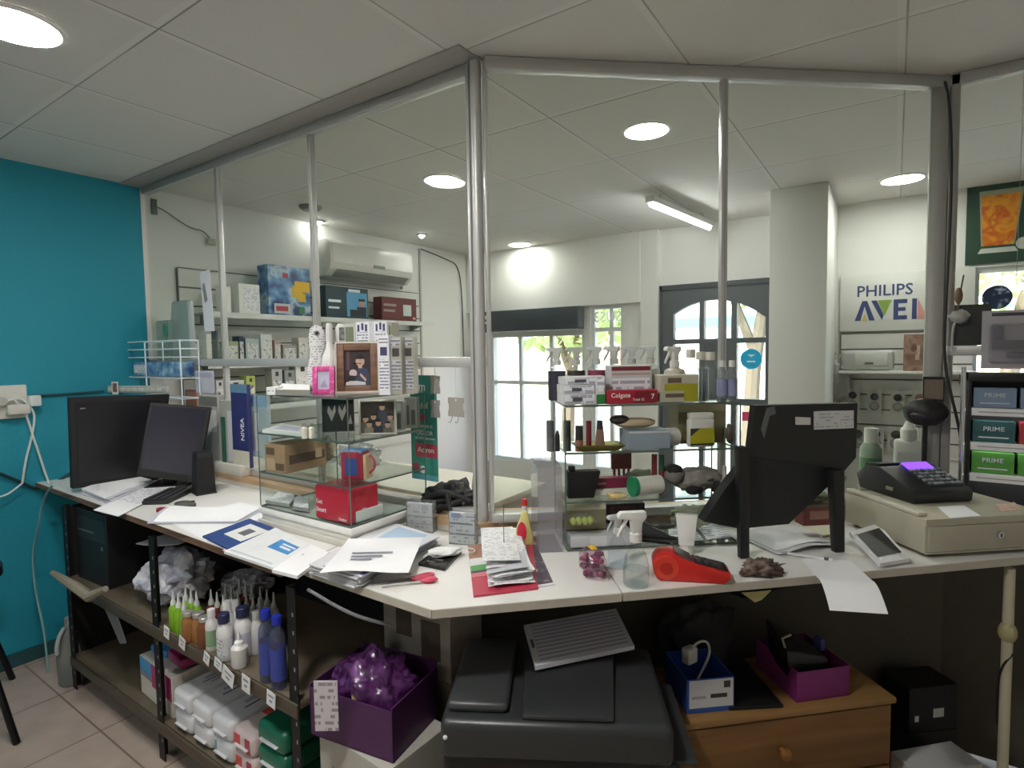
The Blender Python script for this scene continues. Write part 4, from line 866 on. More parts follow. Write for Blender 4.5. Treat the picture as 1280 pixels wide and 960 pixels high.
# air conditioner
y0, y1 = atx(413, 330, XL+.2).y, atx(516, 345, XL+.2).y
t = thing('air_conditioner', 'white split air conditioner high on the left shop wall', 'air conditioner', (XL+.002, (y0+y1)/2, 2.13), math.pi/2); W = y1-y0
part('body', B().side([(0, 0), (-.13, 0), (-.19, .05), (-.205, .10), (-.20, .24), (-.16, .27), (0, .27)], -W/2, W/2, .006), mat('dcdbd2', .35), t)
part('front_panel', B().side([(-.203, .085), (-.209, .10), (-.204, .235), (-.199, .235)], -W/2+.02, W/2-.02, .001), mat('e2e1d9', .3), t)
part('louver', B().side([(-.135, .0), (-.195, .046), (-.199, .05), (-.14, -.002)], -W/2+.06, W/2-.05), mat('8f8f88', .5), t)
part('display', B().boxb(-.02, .1, -.2115, -.204, .09, .115), mat('8d8d88', .4), t)
part('pipe', B().tube([(W/2-.01, -.1, .16), (W/2+.05, -.03, .12), (W/2+.04, -.02, -.02)], .012, smooth=2), mat('9d9c96', .6), t)
t = thing('cable', 'thin dark cable looping down the white wall by the air conditioner', 'cable', (0, 0, 0))
part('wire', B().tube([(XL+.012, 3.9, 2.5), (XL+.012, 4.05, 2.48), (XL+.012, 4.25, 2.45), (XL+.012, 4.42, 2.42), (XL+.012, 4.48, 2.2), (XL+.012, 4.49, 1.5)], .005, smooth=2), mat('55554f', .6), t)
solo('wall_conduit', 'slim pale conduit running down the corner edge of the left shop wall', 'conduit', B().boxb(XL+.001, XL+.012, 3.87, 3.89, .8, 2.5), mat('b9b8b2', .6))
# lead with plug high on the wall
P_ = [atx(194, 258, XL+.02), atx(204, 262, XL+.02), atx(222, 275, XL+.02), atx(240, 286, XL+.02), atx(254, 288, XL+.02), atx(264, 300, XL+.02)]
t = thing('wall_lead', 'grey lead with hanging plug high on the shop wall beside the teal corner', 'cable', P_[0])
part('wire', B().tube([p-P_[0] for p in P_], .004, smooth=2), mat('77766f', .6), t)
part('plug', B().box(P_[-1]-P_[0]+Vector((.004, 0, -.012)), (.02, .05, .04), 0, .006), mat('b5b5a8', .5), t)
part('socket_plate', B().box(Vector((-.012, 0, .0)), (.012, .03, .09), 0, .003), mat('6a6a66', .5), t)
# things hung on or standing just behind the left glass
q = aty(258, 377, 1.552)
t = thing('leaflet', 'tall white leaflet with small device picture hanging on the left glass', 'leaflet', (q.x, 1.556, q.z)); s = mpp(q)
part('sheet', B().face([(-14*s, 37*s), (9*s, 39*s), (15*s, -37*s), (-9*s, -37*s)], -.001, 0), mat('dfe0e6', .6), t)
part('device_print', B().face([(-8*s, 23*s), (-4*s, 23*s), (2*s, 2*s), (-5*s, -2*s), (-9*s, 16*s)], -.0014, -.0011), GREY, t)
def bagform(name, label, px, m, y, seed, deco=None):
    P = [aty(x, yy, y) for x, yy in px]; o = sum(P, Vector())/len(P); 
    b = B(); w = max(p.x for p in P)-min(p.x for p in P); h = max(p.z for p in P)-min(p.z for p in P)
    b.hexa([(p.x-o.x, -.02, p.z-o.z) for p in P], [(p.x-o.x, .02, p.z-o.z) for p in P], .012)
    return solo(name, label, 'bag', b, m, o)
bagform('carrier_bag', 'pale white plastic bag hanging behind the wire rack, nearest the leaflet', [(218, 377), (238, 375), (243, 452), (214, 452)], clear('dde5e6', 1.4, .2, .62), 1.66, 1)
gb = bagform('carrier_bag', 'light green plastic bag with cut-out handle behind the wire rack', [(187, 402), (214, 400), (214, 452), (181, 452), (181, 420)], clear('c9ded8', 1.4, .2, .6), 1.63, 2)
part('handle', B().face([(math.cos(a*.5)*.026, math.sin(a*.5)*.035) for a in range(13)], 0, .004), mat('6fb09a', .5), gb, 'green oval handle', loc=aty(206, 412, 1.60)-gb.location)
q = aty(268, 431, 1.60); s = mpp(q); solo('board', 'dark grey upright board just behind the left glass above the rail', 'board', B().boxb(-6*s, 6*s, 0, .01, -17*s, 18*s), mat('6b6d6d', .5), q)
q = aty(253, 432, 1.66); s = mpp(q); solo('pack', 'white blister pack behind the left glass beside the grey board', 'pack', B().boxb(-10*s, 9*s, 0, .03, -17*s, 14*s, .004).m(1).boxb(-8*s, 7*s, -.001, 0, -14*s, 6*s), [mat('d9d6d0', .5), picture(('c9c4bc', 'e6e2da', '9a948c'), 40)], q)
# ---------------------------------------------------------------- poster and cards hung in the left lower pane
q = aty(531, 535, 1.64); s = mpp(q); t = thing('poster', 'green teal promotional poster hanging left of the aluminium post', 'poster', (q.x, 1.64, q.z)); H = 66*s; Wp = 24*s
b = B().boxb(-Wp, Wp*.85, 0, .002, -H, H).m(1)
for tx, sz, u, v in (('dm', .05, -.3, .78), ('idol', .036, -.1, .42), ('TERMINA EL', .016, .0, .03), ('DOLOR', .024, .0, -.1), ('DE LOS MÚSCULOS', .0115, .0, -.2)): b.text(tx, sz, (u*Wp, -.0008, v*H), UPR)
b.m(2).boxb(-Wp*.7, Wp*.8, -.0006, 0, -.56*H, -.3*H).boxb(-Wp*.9, Wp*.1, -.0006, 0, .14*H, .26*H); b.m(1).text('Actron', .03, (.05*Wp, -.0012, -.42*H), UPR)
b.m(2).cyl((-.7*Wp, .0005, -.76*H), (-.7*Wp, -.0008, -.76*H), .018).m(1).cyl((-.2*Wp, .0005, -.8*H), (-.2*Wp, -.0008, -.8*H), .016).m(3).boxb(-Wp, Wp*.85, -.0005, 0, -H, -.9*H)
part('sheet', b, [mat('3d9a8c', .5), mat('eef4f2', .5), mat('c4485c', .5), mat('6cb8c8', .5)], t)
for k, (px, py, w_, h_, lb) in enumerate(((544, 481, 8, 11, 'upper small grey hang-tag card overlapping the teal poster'), (544, 511, 8, 11, 'lower small grey hang-tag card overlapping the teal poster'), (570, 509, 13, 12, 'wide grey card with wire hooks hanging between poster and post'))):
    q = aty(px, py, 1.62); s = mpp(q); t = thing('hang_card', lb, 'card', (q.x, 1.62, q.z), 0, 'grey hang cards')
    part('card', B().face([(-w_*s, -h_*s), (w_*s*.98, -h_*s), (w_*s, -h_*.4*s), (w_*s*.88, -h_*.2*s), (w_*s*.88, h_*.4*s), (w_*s, h_*.5*s), (w_*s, h_*s), (-w_*s, h_*s), (-w_*s, h_*.4*s), (-w_*s*.9, h_*.3*s), (-w_*s*.9, -h_*.3*s), (-w_*s, -h_*.5*s)], 0, .001), mat('a9a59f', .5), t)
    part('hole', B().cyl((0, -.0006, h_*.75*s), (0, .0002, h_*.75*s), .0035), mat('f2f2ee', .5), t)
    if k == 2:
        for x in (-.5, .3): part('hook', B().tube([(x*w_*s, 0, -h_*s), (x*w_*s, -.004, -h_*1.4*s), (x*w_*s-.008, -.004, -h_*1.7*s), (x*w_*s-.014, -.004, -h_*1.5*s)], .0012, 6, smooth=1), mat('8a8a86', .4, .7), t)
    part('thread', B().cyl((0, .0005, h_*s), (0, .0005, 1.500-q.z), .0006, n=6), mat('d0d0cc', .6), t)
# round-ended grey board behind the post
q = aty(596, 610, 1.72); s = mpp(q)
solo('round_board', 'grey round-topped board leaning behind the aluminium post', 'board', B().face([(x*s, z*s) for x, z in ((-12, -32), (14, -32), (14, 34), (4, 34), (-6, 26), (-11, 14), (-13, 0))], 0, .012), mat('a09e92', .6), (q.x, 1.74, q.z))
# counter on the customer side behind the ledge (pale worktop seen past the post)
t = thing('shop_counter', 'pale shop counter on the customer side of the left glass', 'counter', (-1.9, 1.95, 0))
part('worktop', B().boxb(-.6, .62, -.22, .2, .93, .96, .003), mat('d8d5c6', .5), t); part('base', B().boxb(-.58, .6, -.2, .18, 0, .93), W_WHITE, t)
# ================================================================ LEFT COUNTER: SCREENS, PAPERS
Z = CT+.0005
def sub(t): return t.matrix_basis.inverted()
def panel(px, p0, n, th):
    """outline traced on a real plane through p0, given thickness towards the back"""
    return [onp(x, y, p0, n) for x, y in px]
# big black monitor seen from the front, slightly turned
p0 = atz(92, 612, CT+.02); p1 = atz(186, 596, CT+.02)
d = Vector((p1.x-p0.x, p1.y-p0.y, 0)).normalized(); n = Vector((d.y, -d.x, -.04)).normalized()
rot = math.atan2(d.y, d.x); c = (p0+p1)/2
t = thing('monitor', 'large matte black monitor standing against the teal wall', 'monitor', (c.x, c.y, CT), rot); inv = Matrix.Rotation(-rot, 4, 'Z') @ Matrix.Translation(-Vector((c.x, c.y, CT)))
P = [inv @ q for q in panel([(91, 611), (200, 600), (212, 493), (87, 497)], p0, n, .03)]
P = [Vector((q.x, q.y, max(q.z, .006))) for q in P]
part('screen_body', B().slab([q for q in P], -.035), MATTE, t)
I = [P[0]*.94+P[2]*.06, P[1]*.94+P[3]*.06, P[2]*.94+P[0]*.06, P[3]*.94+P[1]*.06]
part('screen', B().slab([q+Vector((0, -.003, 0)) for q in I], -.002), mat('202024', .3), t)
part('stand', B().boxb(.02, .14, .05, .09, .0, .2, .005).boxb(-.05, .2, -.02, .16, 0, .012, .004), BLACK, t)
part('logo', B().box(P[3]*.9+P[1]*.1+Vector((.01, -.004, -.01)), (.02, .002, .006)), GREY, t)
# second screen, tilted back
p1 = atz(248, 607, CT+.01); p0 = p1; v_ = EYE-p1; n = Vector((v_.x+.35*v_.y, v_.y-.35*v_.x, 0)).normalized(); d = Vector((-n.y, n.x, 0)); n = (n+Vector((0, 0, .22))).normalized()
rot = math.atan2(d.y, d.x); c = p1-d*.16
t = thing('monitor', 'smaller black glossy monitor tilted back in front of the big one', 'monitor', (c.x, c.y, CT), rot); inv = Matrix.Rotation(-rot, 4, 'Z') @ Matrix.Translation(-Vector((c.x, c.y, CT)))
P = [inv @ q for q in panel([(171, 594), (246, 604), (263, 509), (188, 503)], p1, n, .03)]
part('bezel', B().slab(P, -.022), mat('19191b', .35), t)
def lerp4(u, v): return (P[0]*(1-u)+P[1]*u)*(1-v)+(P[3]*(1-u)+P[2]*u)*v
nn = (P[1]-P[0]).cross(P[3]-P[0]).normalized()
part('screen', B().slab([lerp4(u, v)+nn*.0015 for u, v in ((.04, .1), (.95, .08), (.95, .96), (.04, .96))], -.002), mat('2b2a3a', .12, coat=1), t, 'dark violet reflective screen')
part('foot', B().boxb(-.09, .1, .02, .2, 0, .012, .004).boxb(-.03, .03, .07, .1, .01, .16, .004), BLACK, t)
# keyboard on top of the big monitor with a tiny picture
q = aty(165, 491, 1.40); s = mpp(q); a, b_ = onp(119, 489, q, (.3, -1, 0)), onp(211, 487, q, (.3, -1, 0)); c = (a+b_)/2
t = thing('keyboard', 'narrow pale grey keyboard resting along the top edge of the big monitor', 'keyboard', c-Vector((0, 0, .015)), math.atan2(b_.y-a.y, b_.x-a.x)); L_ = (b_-a).length
part('body', B().boxb(-L_/2, L_/2, -.012, .012, 0, .042, .01, 3), mat('b9bcb4', .5), t)
for k in range(11): part('key_row', B().boxb(-L_/2+.03+k*(L_-.06)/11, -L_/2+.03+(k+.8)*(L_-.06)/11, -.0135, -.011, .012, .030, .001), mat('d6d8d0', .5), t)
q = onp(144, 492, c+Vector((0, -.02, 0)), (.3, -1, 0)); s = mpp(q)
solo('photo_card', 'tiny white-bordered photo card propped on the pale keyboard', 'card', B().boxb(-6*s, 6*s, 0, .002, -1*s, 15*s).m(1).boxb(-4*s, 4*s, -.0005, 0, 2*s, 13*s), [WHITE, picture(('3a2a2a', '8c5a52', 'c9a090'), 90)], q, .2)
# speaker
q = atz(259, 618, CT); s = mpp(q); t = thing('speaker', 'small black upright speaker beside the tilted monitor', 'speaker', q, toward(q)+.25)
part('cabinet', B().hexa([(-12*s, 0, 0), (11*s, 0, 0), (11*s, .09, 0), (-12*s, .09, 0)], [(-9*s, .012, 52*s), (10*s, .012, 52*s), (10*s, .09, 52*s), (-9*s, .09, 52*s)], .008), mat('131315', .6), t)
part('grille', B().hexa([(-9*s, -.002, 10*s), (8*s, -.002, 10*s), (8*s, .004, 10*s), (-9*s, .004, 10*s)], [(-7.5*s, .007, 47*s), (7.5*s, .007, 47*s), (7.5*s, .016, 47*s), (-7.5*s, .016, 47*s)]), mat('1d1d1f', .9), t)
part('foot_ring', B().boxb(-12.5*s, 11.5*s, -.004, .09, 0, .006, .002), mat('2a2a2c', .4), t)
# wire rack and what is in it
q0 = aty(147, 478, 1.455); s = mpp(q0); qa, qb = aty(146, 490, 1.455), aty(228, 497, 1.455)
t = thing('wire_rack', 'white wire rack with tiers standing behind the big monitor', 'rack', (qa.x, 1.455, LED-.0295)); W = qb.x-qa.x; z_ = lambda y: aty(185, y, 1.455).z-(LED-.03); D = .092
for x in (0, W*.5, W):
    for y in (0, D): part('upright_rod', B().tube([(x, y, 0), (x, y, z_(427))], .004, 6), mat('e9f2f6', .4), t)
for y in (427, 437, 447, 472, 496):
    z = z_(y); b = B().tube([(0, 0, z), (W, 0, z), (W, D, z), (0, D, z), (0, 0, z)], .0035, 6)
    if y in (447, 472, 496):
        for k in range(1, 8): b.tube([(W*k/8, 0, z), (W*k/8, D, z)], .0018, 5)
    part('tier', b, mat('e9f2f6', .4), t)
carton('carton', 'white and blue carton lying in the middle tier of the wire rack', 'carton', (qa.x+W*.62, 1.462, LED-.025+z_(471)), 0, W*.66, .08, .075, [picture(('2f4f86', '6f9cc4', 'b9d2e2'), 18), PRINT], [(.0, .2, .3, .8, 1)])
carton('carton', 'small white picture card standing at the left of the wire rack tier', 'card', (qa.x+W*.17, 1.46, LED-.025+z_(471)), 0, .055, .01, .08, [WHITE, picture(('c9a8b8', 'e6dfe6', '7a6a80'), 50)], [(.1, .1, .9, .6, 1)])
# tall boxes behind the speaker
q = aty(300, 560, 1.57)
def lup(name, label, cat, xl, xr, yb, yt, Y, d, mats, deco=()):
    a, c = aty(xl, yb, Y), aty(xr, yb, Y); zb = a.z
    return carton(name, label, cat, ((a.x+c.x)/2, Y, zb), 0, c.x-a.x, d, (yb-yt)*mpp(a), mats, deco)
zs = aty(300, 582, 1.52).z
solo('plinth', 'low white plinth box behind the speaker carrying cartons', 'plinth', B().boxb(aty(262, 588, 1.51).x, aty(302, 588, 1.51).x, 1.51, 1.70, LED-.029, zs, .003), mat('d9d6cc', .5))
lup('carton', 'tall navy cream carton with vertical white lettering beside the left case', 'carton', 292, 312, 582, 480, 1.53, .022, [mat('34386e', .4), mat('eceef2', .5), mat('5f86a0', .5), mat('d5d2c0', .5)], [(0, .9, 1, 1, 2), (0, 0, 1, .2, 3), ('t', 'NIVEA', .04, .68, .46, 1, 'v')])
lup('carton', 'green and grey striped carton behind the speaker', 'carton', 277, 293, 582, 500, 1.53, .05, [mat('a9aca4', .5), mat('3a6b58', .5), mat('c9c9cf', .5)], [(.1, .02, .45, .75, 1), (.6, .1, .95, .85, 2)])
lup('carton', 'grey white carton with slanted print above the speaker', 'carton', 251, 276, 582, 493, 1.54, .05, [mat('b9b8b2', .5), mat('7c7c78', .5), mat('e0e0dc', .5)], [(.05, .85, .95, .98, 1), (.2, .5, .9, .8, 2)])
lup('carton', 'clear plastic pack with pale blue top beside the navy carton', 'pack', 315, 336, 570, 492, 1.57, .02, [clear('dfe9ee', 1.4, .1, .4), mat('8fb0d0', .5), mat('c2c7c9', .5)], [(.1, .8, .9, .98, 1), (.1, .1, .5, .7, 2)])
lup('carton', 'white notice card taped below the rail left of the case', 'card', 245, 268, 491, 463, 1.545, .003, [mat('cfd0dc', .6), mat('b8b9cc', .6)], [(.08, .7, .92, .9, 1)])
lup('carton', 'rust-coloured pack next to the wire rack', 'pack', 232, 246, 507, 487, 1.58, .03, [mat('a9684c', .5), mat('c08a70', .5)], [(.1, .5, .9, .9, 1)])
# papers
def ruffle(name, label, px, z, layers, mats, spread=.006, group=None):
    """loose stack of separate sheets"""
    P = [atz(x, y, z) for x, y in px]; o = sum(P, Vector())/4; e = P[1]-P[0]; rot = math.atan2(e.y, e.x); R = Matrix.Rotation(-rot, 3, 'Z'); Lc = [R @ (q-o) for q in P]
    b = B(); rnd = random.Random(len(label))
    for k in range(layers):
        dx, dy, a = rnd.uniform(-spread, spread), rnd.uniform(-spread, spread), rnd.uniform(-.03, .03); Q = Matrix.Rotation(a, 2)
        b.m(0 if k < layers-1 else 1).prism([Q @ Vector((q.x+dx, q.y+dy)) for q in Lc], k*.004, k*.004+.0036)
    return solo(name, label, 'paper', b, mats, (o.x, o.y, z), rot, group)
ruffle('paper_stack', 'thick loose stack of white papers at the foot of the big monitor', [(104, 618), (136, 630), (192, 606), (158, 598)], Z, 7, [mat('dcdce4', .7), PAPER])
flat('paper_sheet', 'long white sheet hanging over the worktop edge beside the paper stack', 'paper', [(117, 638), (148, 646), (229, 604), (196, 602)], Z+.004, .003, [PAPER, PRINT], [(.1, .3, .9, .9, 1)])
t = thing('keyboard', 'dark keyboard half hidden under the white sheet', 'keyboard', atz(212, 622, Z), -.9)
part('body', B().box((0, 0, .009), (.24, .11, .018), 0, .004), mat('232325', .5), t)
for r in range(4): part('key_row', B().box((0, -.045+r*.03, .020), (.215, .02, .006), 0, .002), mat('343437', .5), t)
t = thing('mouse', 'dark computer mouse with pale end beside the folded papers', 'mouse', atz(229, 634, Z), toward(atz(229, 634, Z))+1.3)
part('shell', B().ball((0, 0, .006), .03, (.9, 1.7, .75)), mat('4a4745', .4), t); part('palm_end', B().ball((.0, .035, .008), .024, (.9, .9, .7)), mat('b5b8aa', .4), t); part('button', B().box((0, -.03, .022), (.004, .03, .006), 0, .001), BLACK, t)
t = thing('stapler', 'small red and white clip lying beside the mouse', 'clip', atz(206, 640, Z), .5)
part('body', B().boxb(-.03, .03, -.012, .012, 0, .018, .004), mat('8c2430', .4), t); part('tip', B().boxb(.01, .035, -.008, .008, .018, .026, .003), WHITE, t)
def fold(u, v): return Vector(((u-.5)*.36, (v-.5)*.22, .004+.03*math.sin(math.pi*v)*(1-u)**1.5))
q = atz(262, 645, Z); t = solo('paper_sheets', 'folded white sheets with grey inside curling up by the worktop edge', 'paper', B().m(0).sheet(fold, 10, 8, .001).m(1).sheet(lambda u, v: Vector((fold(u, v).x*.9, fold(u, v).y*.9, fold(u, v).z+.004)), 8, 6, .0008), [mat('b9bac6', .6), PAPER], q, .55)
flat('paper_sheet', 'white sheet lying under the folded papers towards the case', 'paper', [(210, 652), (258, 677), (345, 640), (300, 628)], Z, .002, [PAPER])
flat('folder', 'dark blue folder with white barcode label on the worktop edge', 'folder', [(253, 672), (286, 688), (348, 664), (312, 650)], Z+.0025, .006, [mat('2d4a86', .5), WHITE, mat('6d6f78', .5)], [(.28, .28, .9, .85, 1), (.48, .45, .72, .7, 2)])
flat('booklet', 'pale pinkish booklet showing beneath the blue folder', 'booklet', [(278, 688), (300, 699), (366, 672), (345, 661)], Z, .002, [mat('d9ccd0', .6)])
BLUEP = [mat('e9ebec', .5), mat('4a94d0', .5), mat('f4f6f8', .5), mat('c9ced2', .5)]
flat('book', 'white booklet with bright blue title bar on the worktop edge', 'booklet', [(280, 692), (342, 713), (388, 683), (345, 662)], Z+.0025, .008, BLUEP, [(.45, .45, .92, .78, 1), (.62, .56, .86, .62, 2), (.6, .66, .9, .7, 2), (.05, .06, .9, .1, 3)])
flat('book', 'plain white booklet at the cut corner of the left worktop', 'booklet', [(340, 716), (372, 724), (412, 694), (385, 682)], Z, .010, [PAPER, mat('c6c8cc', .5)], [(.3, .6, .36, .66, 1)])
# ================================================================ MIDDLE COUNTER
ruffle('paper_stack', 'thick stack of magazines and papers on the corner worktop', [(388, 718), (447, 737), (545, 680), (486, 662)], Z, 8, [mat('c6c7cc', .6), mat('d9dade', .5)], .005)
flat('magazine', 'blue-edged magazine on top of the paper stack', 'magazine', [(404, 708), (452, 722), (549, 672), (497, 656)], Z+.034, .004, [mat('e3e6ee', .45), mat('4d5d9a', .5), mat('b9cfe6', .5)], [(.88, .02, 1, .6, 1), (.1, .45, .8, .95, 2)])
def curl(u, v): return Vector(((u-.5)*.24, (v-.5)*.30, .002+.012*(1-v)**2*(.6+.4*math.sin(u*5))))
q = atz(470, 694, Z+.038); solo('paper_sheet', 'white curling letter with three lines of print on top of the magazine', 'paper', B().m(0).sheet(curl, 8, 8, .0008).m(1).box((-.01, .0, .0085), (.12, .008, .0012)).box((-.02, -.03, .0095), (.09, .008, .0012)).box((-.03, -.058, .0115), (.06, .008, .0012)), [PAPER, mat('8a8c98', .6)], q, .62)
# leaflet holders of clear acrylic
LEAF1 = printed('e9e5e6', 'b9b4bc', .018, 40, .5); LEAF2 = printed('f0f1f5', '9a9dac', .012, 45, .5)
def holder(label, xl, xr, yb, yt, leafm, deco, yaw):
    a, c = atz(xl, yb, CT), atz(xr, yb+3, CT); v = c-a; W = math.hypot(v.x, v.y); o = (a+c)/2; h = (yb-yt)*mpp(o)
    t = thing('leaflet_holder', label, 'leaflet holder', o+Vector((0, 0, .0005)), math.atan2(v.y, v.x), 'clear leaflet holders')
    part('front_pane', B().boxb(-W/2, W/2, 0, .002, 0, h*.98), clear('f0f2f2', 1.4, .03, .08), t)
    part('back_pane', B().boxb(-W/2, W/2, .03, .032, 0, h*1.05), clear('f0f2f2', 1.4, .03, .08), t)
    for x in (-W/2, W/2-.002): part('side_pane', B().boxb(x, x+.002, .002, .03, 0, h*.95), clear('f0f2f2', 1.4, .03, .08), t)
    part('bottom', B().boxb(-W/2, W/2, 0, .032, -.0, .002), clear('f0f2f2', 1.4, .03, .08), t)
    b = B().boxb(-W/2+.003, W/2-.003, .004, .008, .003, h)
    for u0, v0, u1, v1, i in deco: b.m(i).boxb(-W/2+u0*W, -W/2+u1*W, .0036, .005, v0*h, v1*h)
    o2 = solo('leaflet', 'leaflets inside the '+label, 'leaflet', b, leafm, o+Vector((0, 0, .0005)), math.atan2(v.y, v.x)); return t
holder('clear holder of pinkish grey leaflets, left of the two', 508, 541, 664, 627, [LEAF1, mat('c4c4d2', .5), mat('a09ea6', .5), WHITE], [(.58, .75, .82, .93, 1), (.06, .52, .94, .545, 2), (.06, .27, .94, .29, 2), (.05, .18, .17, .28, 3)], 0)
holder('clear holder of white leaflets with blue heading, right of the two', 561, 594, 680, 639, [LEAF2, mat('8698cc', .5), mat('6d7080', .5)], [(.1, .82, .45, .97, 1), (.05, .62, .9, .67, 2), (.05, .3, .95, .33, 2)], 0)
t = thing('marker_pen', 'black marker leaning behind the right leaflet holder', 'pen', atz(566, 657, LED-.03), .3); part('barrel', B().cyl((0, 0, .007), (-.03, .03, .10), .008), mat('1e1e20', .5), t); part('cap', B().cyl((-.022, .022, .075), (-.031, .031, .102), .0092), BLACK, t)
q = atz(578, 641, LED-.03); s = mpp(q); t = thing('perfume_bottle', 'square glass perfume bottle with grey cap on the ledge near the post', 'perfume bottle', q, toward(q))
part('bottle_body', B().boxb(-10*s, 10*s, -.012, .016, 0, 30*s, .004).m(0), clear('d9d9d4', 1.5, .03, .12), t); part('base', B().boxb(-8*s, 8*s, -.01, .014, .003, .012, .002), mat('a49c90', .3), t)
part('label', B().boxb(-3*s, 3*s, -.0128, -.012, 10*s, 20*s), mat('d5d3cc', .5), t); part('cap', B().cyl((0, .002, 30*s), (0, .002, 38*s), 3*s, 2.4*s), mat('6a665f', .4, .4), t)
q = atz(601, 640, LED-.03); solo('pebble_figure', 'small brown carved figure at the foot of the aluminium post', 'figure', B().lathe([(.006, 0), (.009, .01), (.006, .03), (.008, .038), (0, .046)]), mat('6b5548', .6), atz(592, 636, LED-.03))
# mask, pouch, scissors
t = thing('face_mask', 'folded white face mask lying on a shiny black pouch', 'mask', atz(556, 694, Z+.009), .9)
part('cloth', B().blob((0, 0, .012), (.055, .03, .013), .2, 3, 4, 2), mat('e2e3e3', .7), t); part('ear_loop', B().tube([(.05, -.01, .01), (.09, -.02, .003), (.10, .02, .002), (.06, .03, .006)], .0015, 6, smooth=2), WHITE, t)
flat('pouch', 'flat shiny black foil pouch under the white mask', 'pouch', [(523, 707), (556, 714), (577, 692), (549, 686)], Z, .008, [mat('232220', .15, .3), CHROME], [(.1, .3, .7, .38, 1), (.2, .15, .5, .2, 1)])
t = thing('scissors', 'pair of scissors with pinkish red handles next to the magazines', 'scissors', atz(505, 727, Z), .86)
for sg in (1, -1):
    part('blade', B().hexa([(-.09, sg*.002, .002), (.02, sg*.006, .002), (.02, -sg*.003, .002), (-.09, 0, .002)], [(-.09, sg*.002, .004), (.02, sg*.006, .005), (.02, -sg*.003, .005), (-.09, 0, .004)]), mat('a9a8a6', .25, .9), t)
    part('handle', B().tube([(.02, sg*.003, .006), (.04, sg*.014, .006), (.065, sg*.024, .006), (.085, sg*.018, .006), (.08, sg*.006, .006), (.055, sg*.005, .006), (.03, sg*.004, .006)], .0045, 8, smooth=1), mat('c4526a', .4), t)
t = thing('scalpel', 'long slim red-ended pen lying right of the scissors', 'pen', atz(512, 731, Z), .84); part('barrel', B().cyl((-.075, 0, .005), (.03, 0, .005), .0035), mat('c4c2c0', .4), t); part('grip', B().ball((.055, 0, .008), .012, (2, 1, .65)), mat('c8405c', .4), t)
flat('receipt', 'small torn pale slip under the scissors', 'paper', [(480, 734), (497, 741), (540, 716), (522, 709)], Z, .0005, [mat('e0dcd8', .6)])
solo('foil_wrap', 'crumpled clear wrapper beside the magazine stack', 'wrapper', B().blob((0, 0, .012), (.05, .02, .012), .5, 4, 3, 4), clear('e0e0e0', 1.5, .1, .25), atz(488, 727, Z), .8)
# leaflets, receipts, photo
flat('leaflet', 'red, green and tan leaflet sticking out under the receipts', 'leaflet', [(592, 747), (673, 737), (664, 672), (585, 684)], Z, .005, [mat('b83a50', .45), mat('5aa05a', .5), mat('dfe0de', .5), mat('a8826c', .5), mat('3f4a66', .5), mat('cf7a80', .5)], [(0, .68, .36, 1, 3), (0, .52, .34, .68, 2), (0, .42, .33, .53, 1), (0, .39, .33, .42, 4), (0, .3, .35, .38, 5)])
flat('photograph', 'white-edged dark photograph of a crowd right of the receipts', 'photograph', [(665, 736), (694, 731), (671, 680), (645, 683)], Z, .002, [mat('dcdce6', .4), picture(('2b2238', '3a2f4c', '4c3d48', '5c4650', 'e9ded6'), 26, .3, 6)], [(.05, .04, .95, .97, 1)])
P = [atz(x, y, Z+.006) for x, y in ((613, 736), (667, 729), (647, 671), (603, 677))]; o = sum(P, Vector())/4; e = P[1]-P[0]; rot = math.atan2(e.y, e.x); R = Matrix.Rotation(-rot, 3, 'Z'); Lc = [R @ (p-o) for p in P]
t = thing('receipt_spike', 'spiked pile of long white receipts on the red leaflet', 'receipts', o, rot); rnd = random.Random(3)
for k in range(9):
    a, dx, dy = rnd.uniform(-.09, .09), rnd.uniform(-.01, .01), rnd.uniform(-.012, .012)
    def fn(u, v, k=k, a=a, dx=dx, dy=dy):
        p = (Lc[0]*(1-u)+Lc[1]*u)*(1-v)+(Lc[3]*(1-u)+Lc[2]*u)*v; p = Matrix.Rotation(a, 3, 'Z') @ (Vector((p.x, p.y, 0))*(.96 if k < 7 else .9)); edge = (1-v)**3
        return Vector((p.x+dx, p.y+dy+.004*k*(k > 6), .002+k*.0042+.004*math.sin(u*3+k)+(.010*edge*math.sin(k*1.7)+.006*edge if k > 2 else 0)))
    part('receipt', B().sheet(fn, 6, 8, .0005), RECEIPT if k != 5 else mat('c9cbd2', .6), t)
part('spike', B().cyl((0.01, .055, 0), (0.01, .055, .155), .0012, n=8), mat('6b6a68', .3, .8), t); part('spike_base', B().cyl((0.01, .055, -.0), (0.01, .055, .003), .02), BLACK, t)
# yellow and red cleaner bottle
q = atz(656, 681, CT); s = mpp(q)
t = thing('cleaner_bottle', 'yellow cleaner bottle with red oval label standing at the ledge', 'bottle', q, toward(q))
part('body', B().face([(x*s, z*s) for x, z in ((-11, 0), (9, 0), (11, 3), (10, 16), (6, 32), (4, 44), (-3, 44), (-5, 34), (-10, 22), (-12, 10))], -.016, .016, .006), mat('d9cf86', .35), t)
part('neck', B().cyl((.3*s, 0, 43*s), (.3*s, 0, 52*s), 3.4*s, 3*s), mat('d8d6cf', .4), t)
part('cap', B().cyl((.3*s, 0, 50*s), (.3*s, 0, 58*s), 3.6*s, 3.2*s), mat('cf2a2a', .4), t)
b = B().face([(s*(-3.5+6*math.cos(a*.4488)), s*(18+13*math.sin(a*.4488))) for a in range(14)], -.0172, -.0155).m(1).face([(s*(-3.5+4.6*math.cos(a*.4488)), s*(7.5+2.2*math.sin(a*.4488))) for a in range(14)], -.0178, -.0168)
part('label', b, [mat('d8324a', .4), mat('e6b83a', .4)], t, 'red oval label with yellow foot')
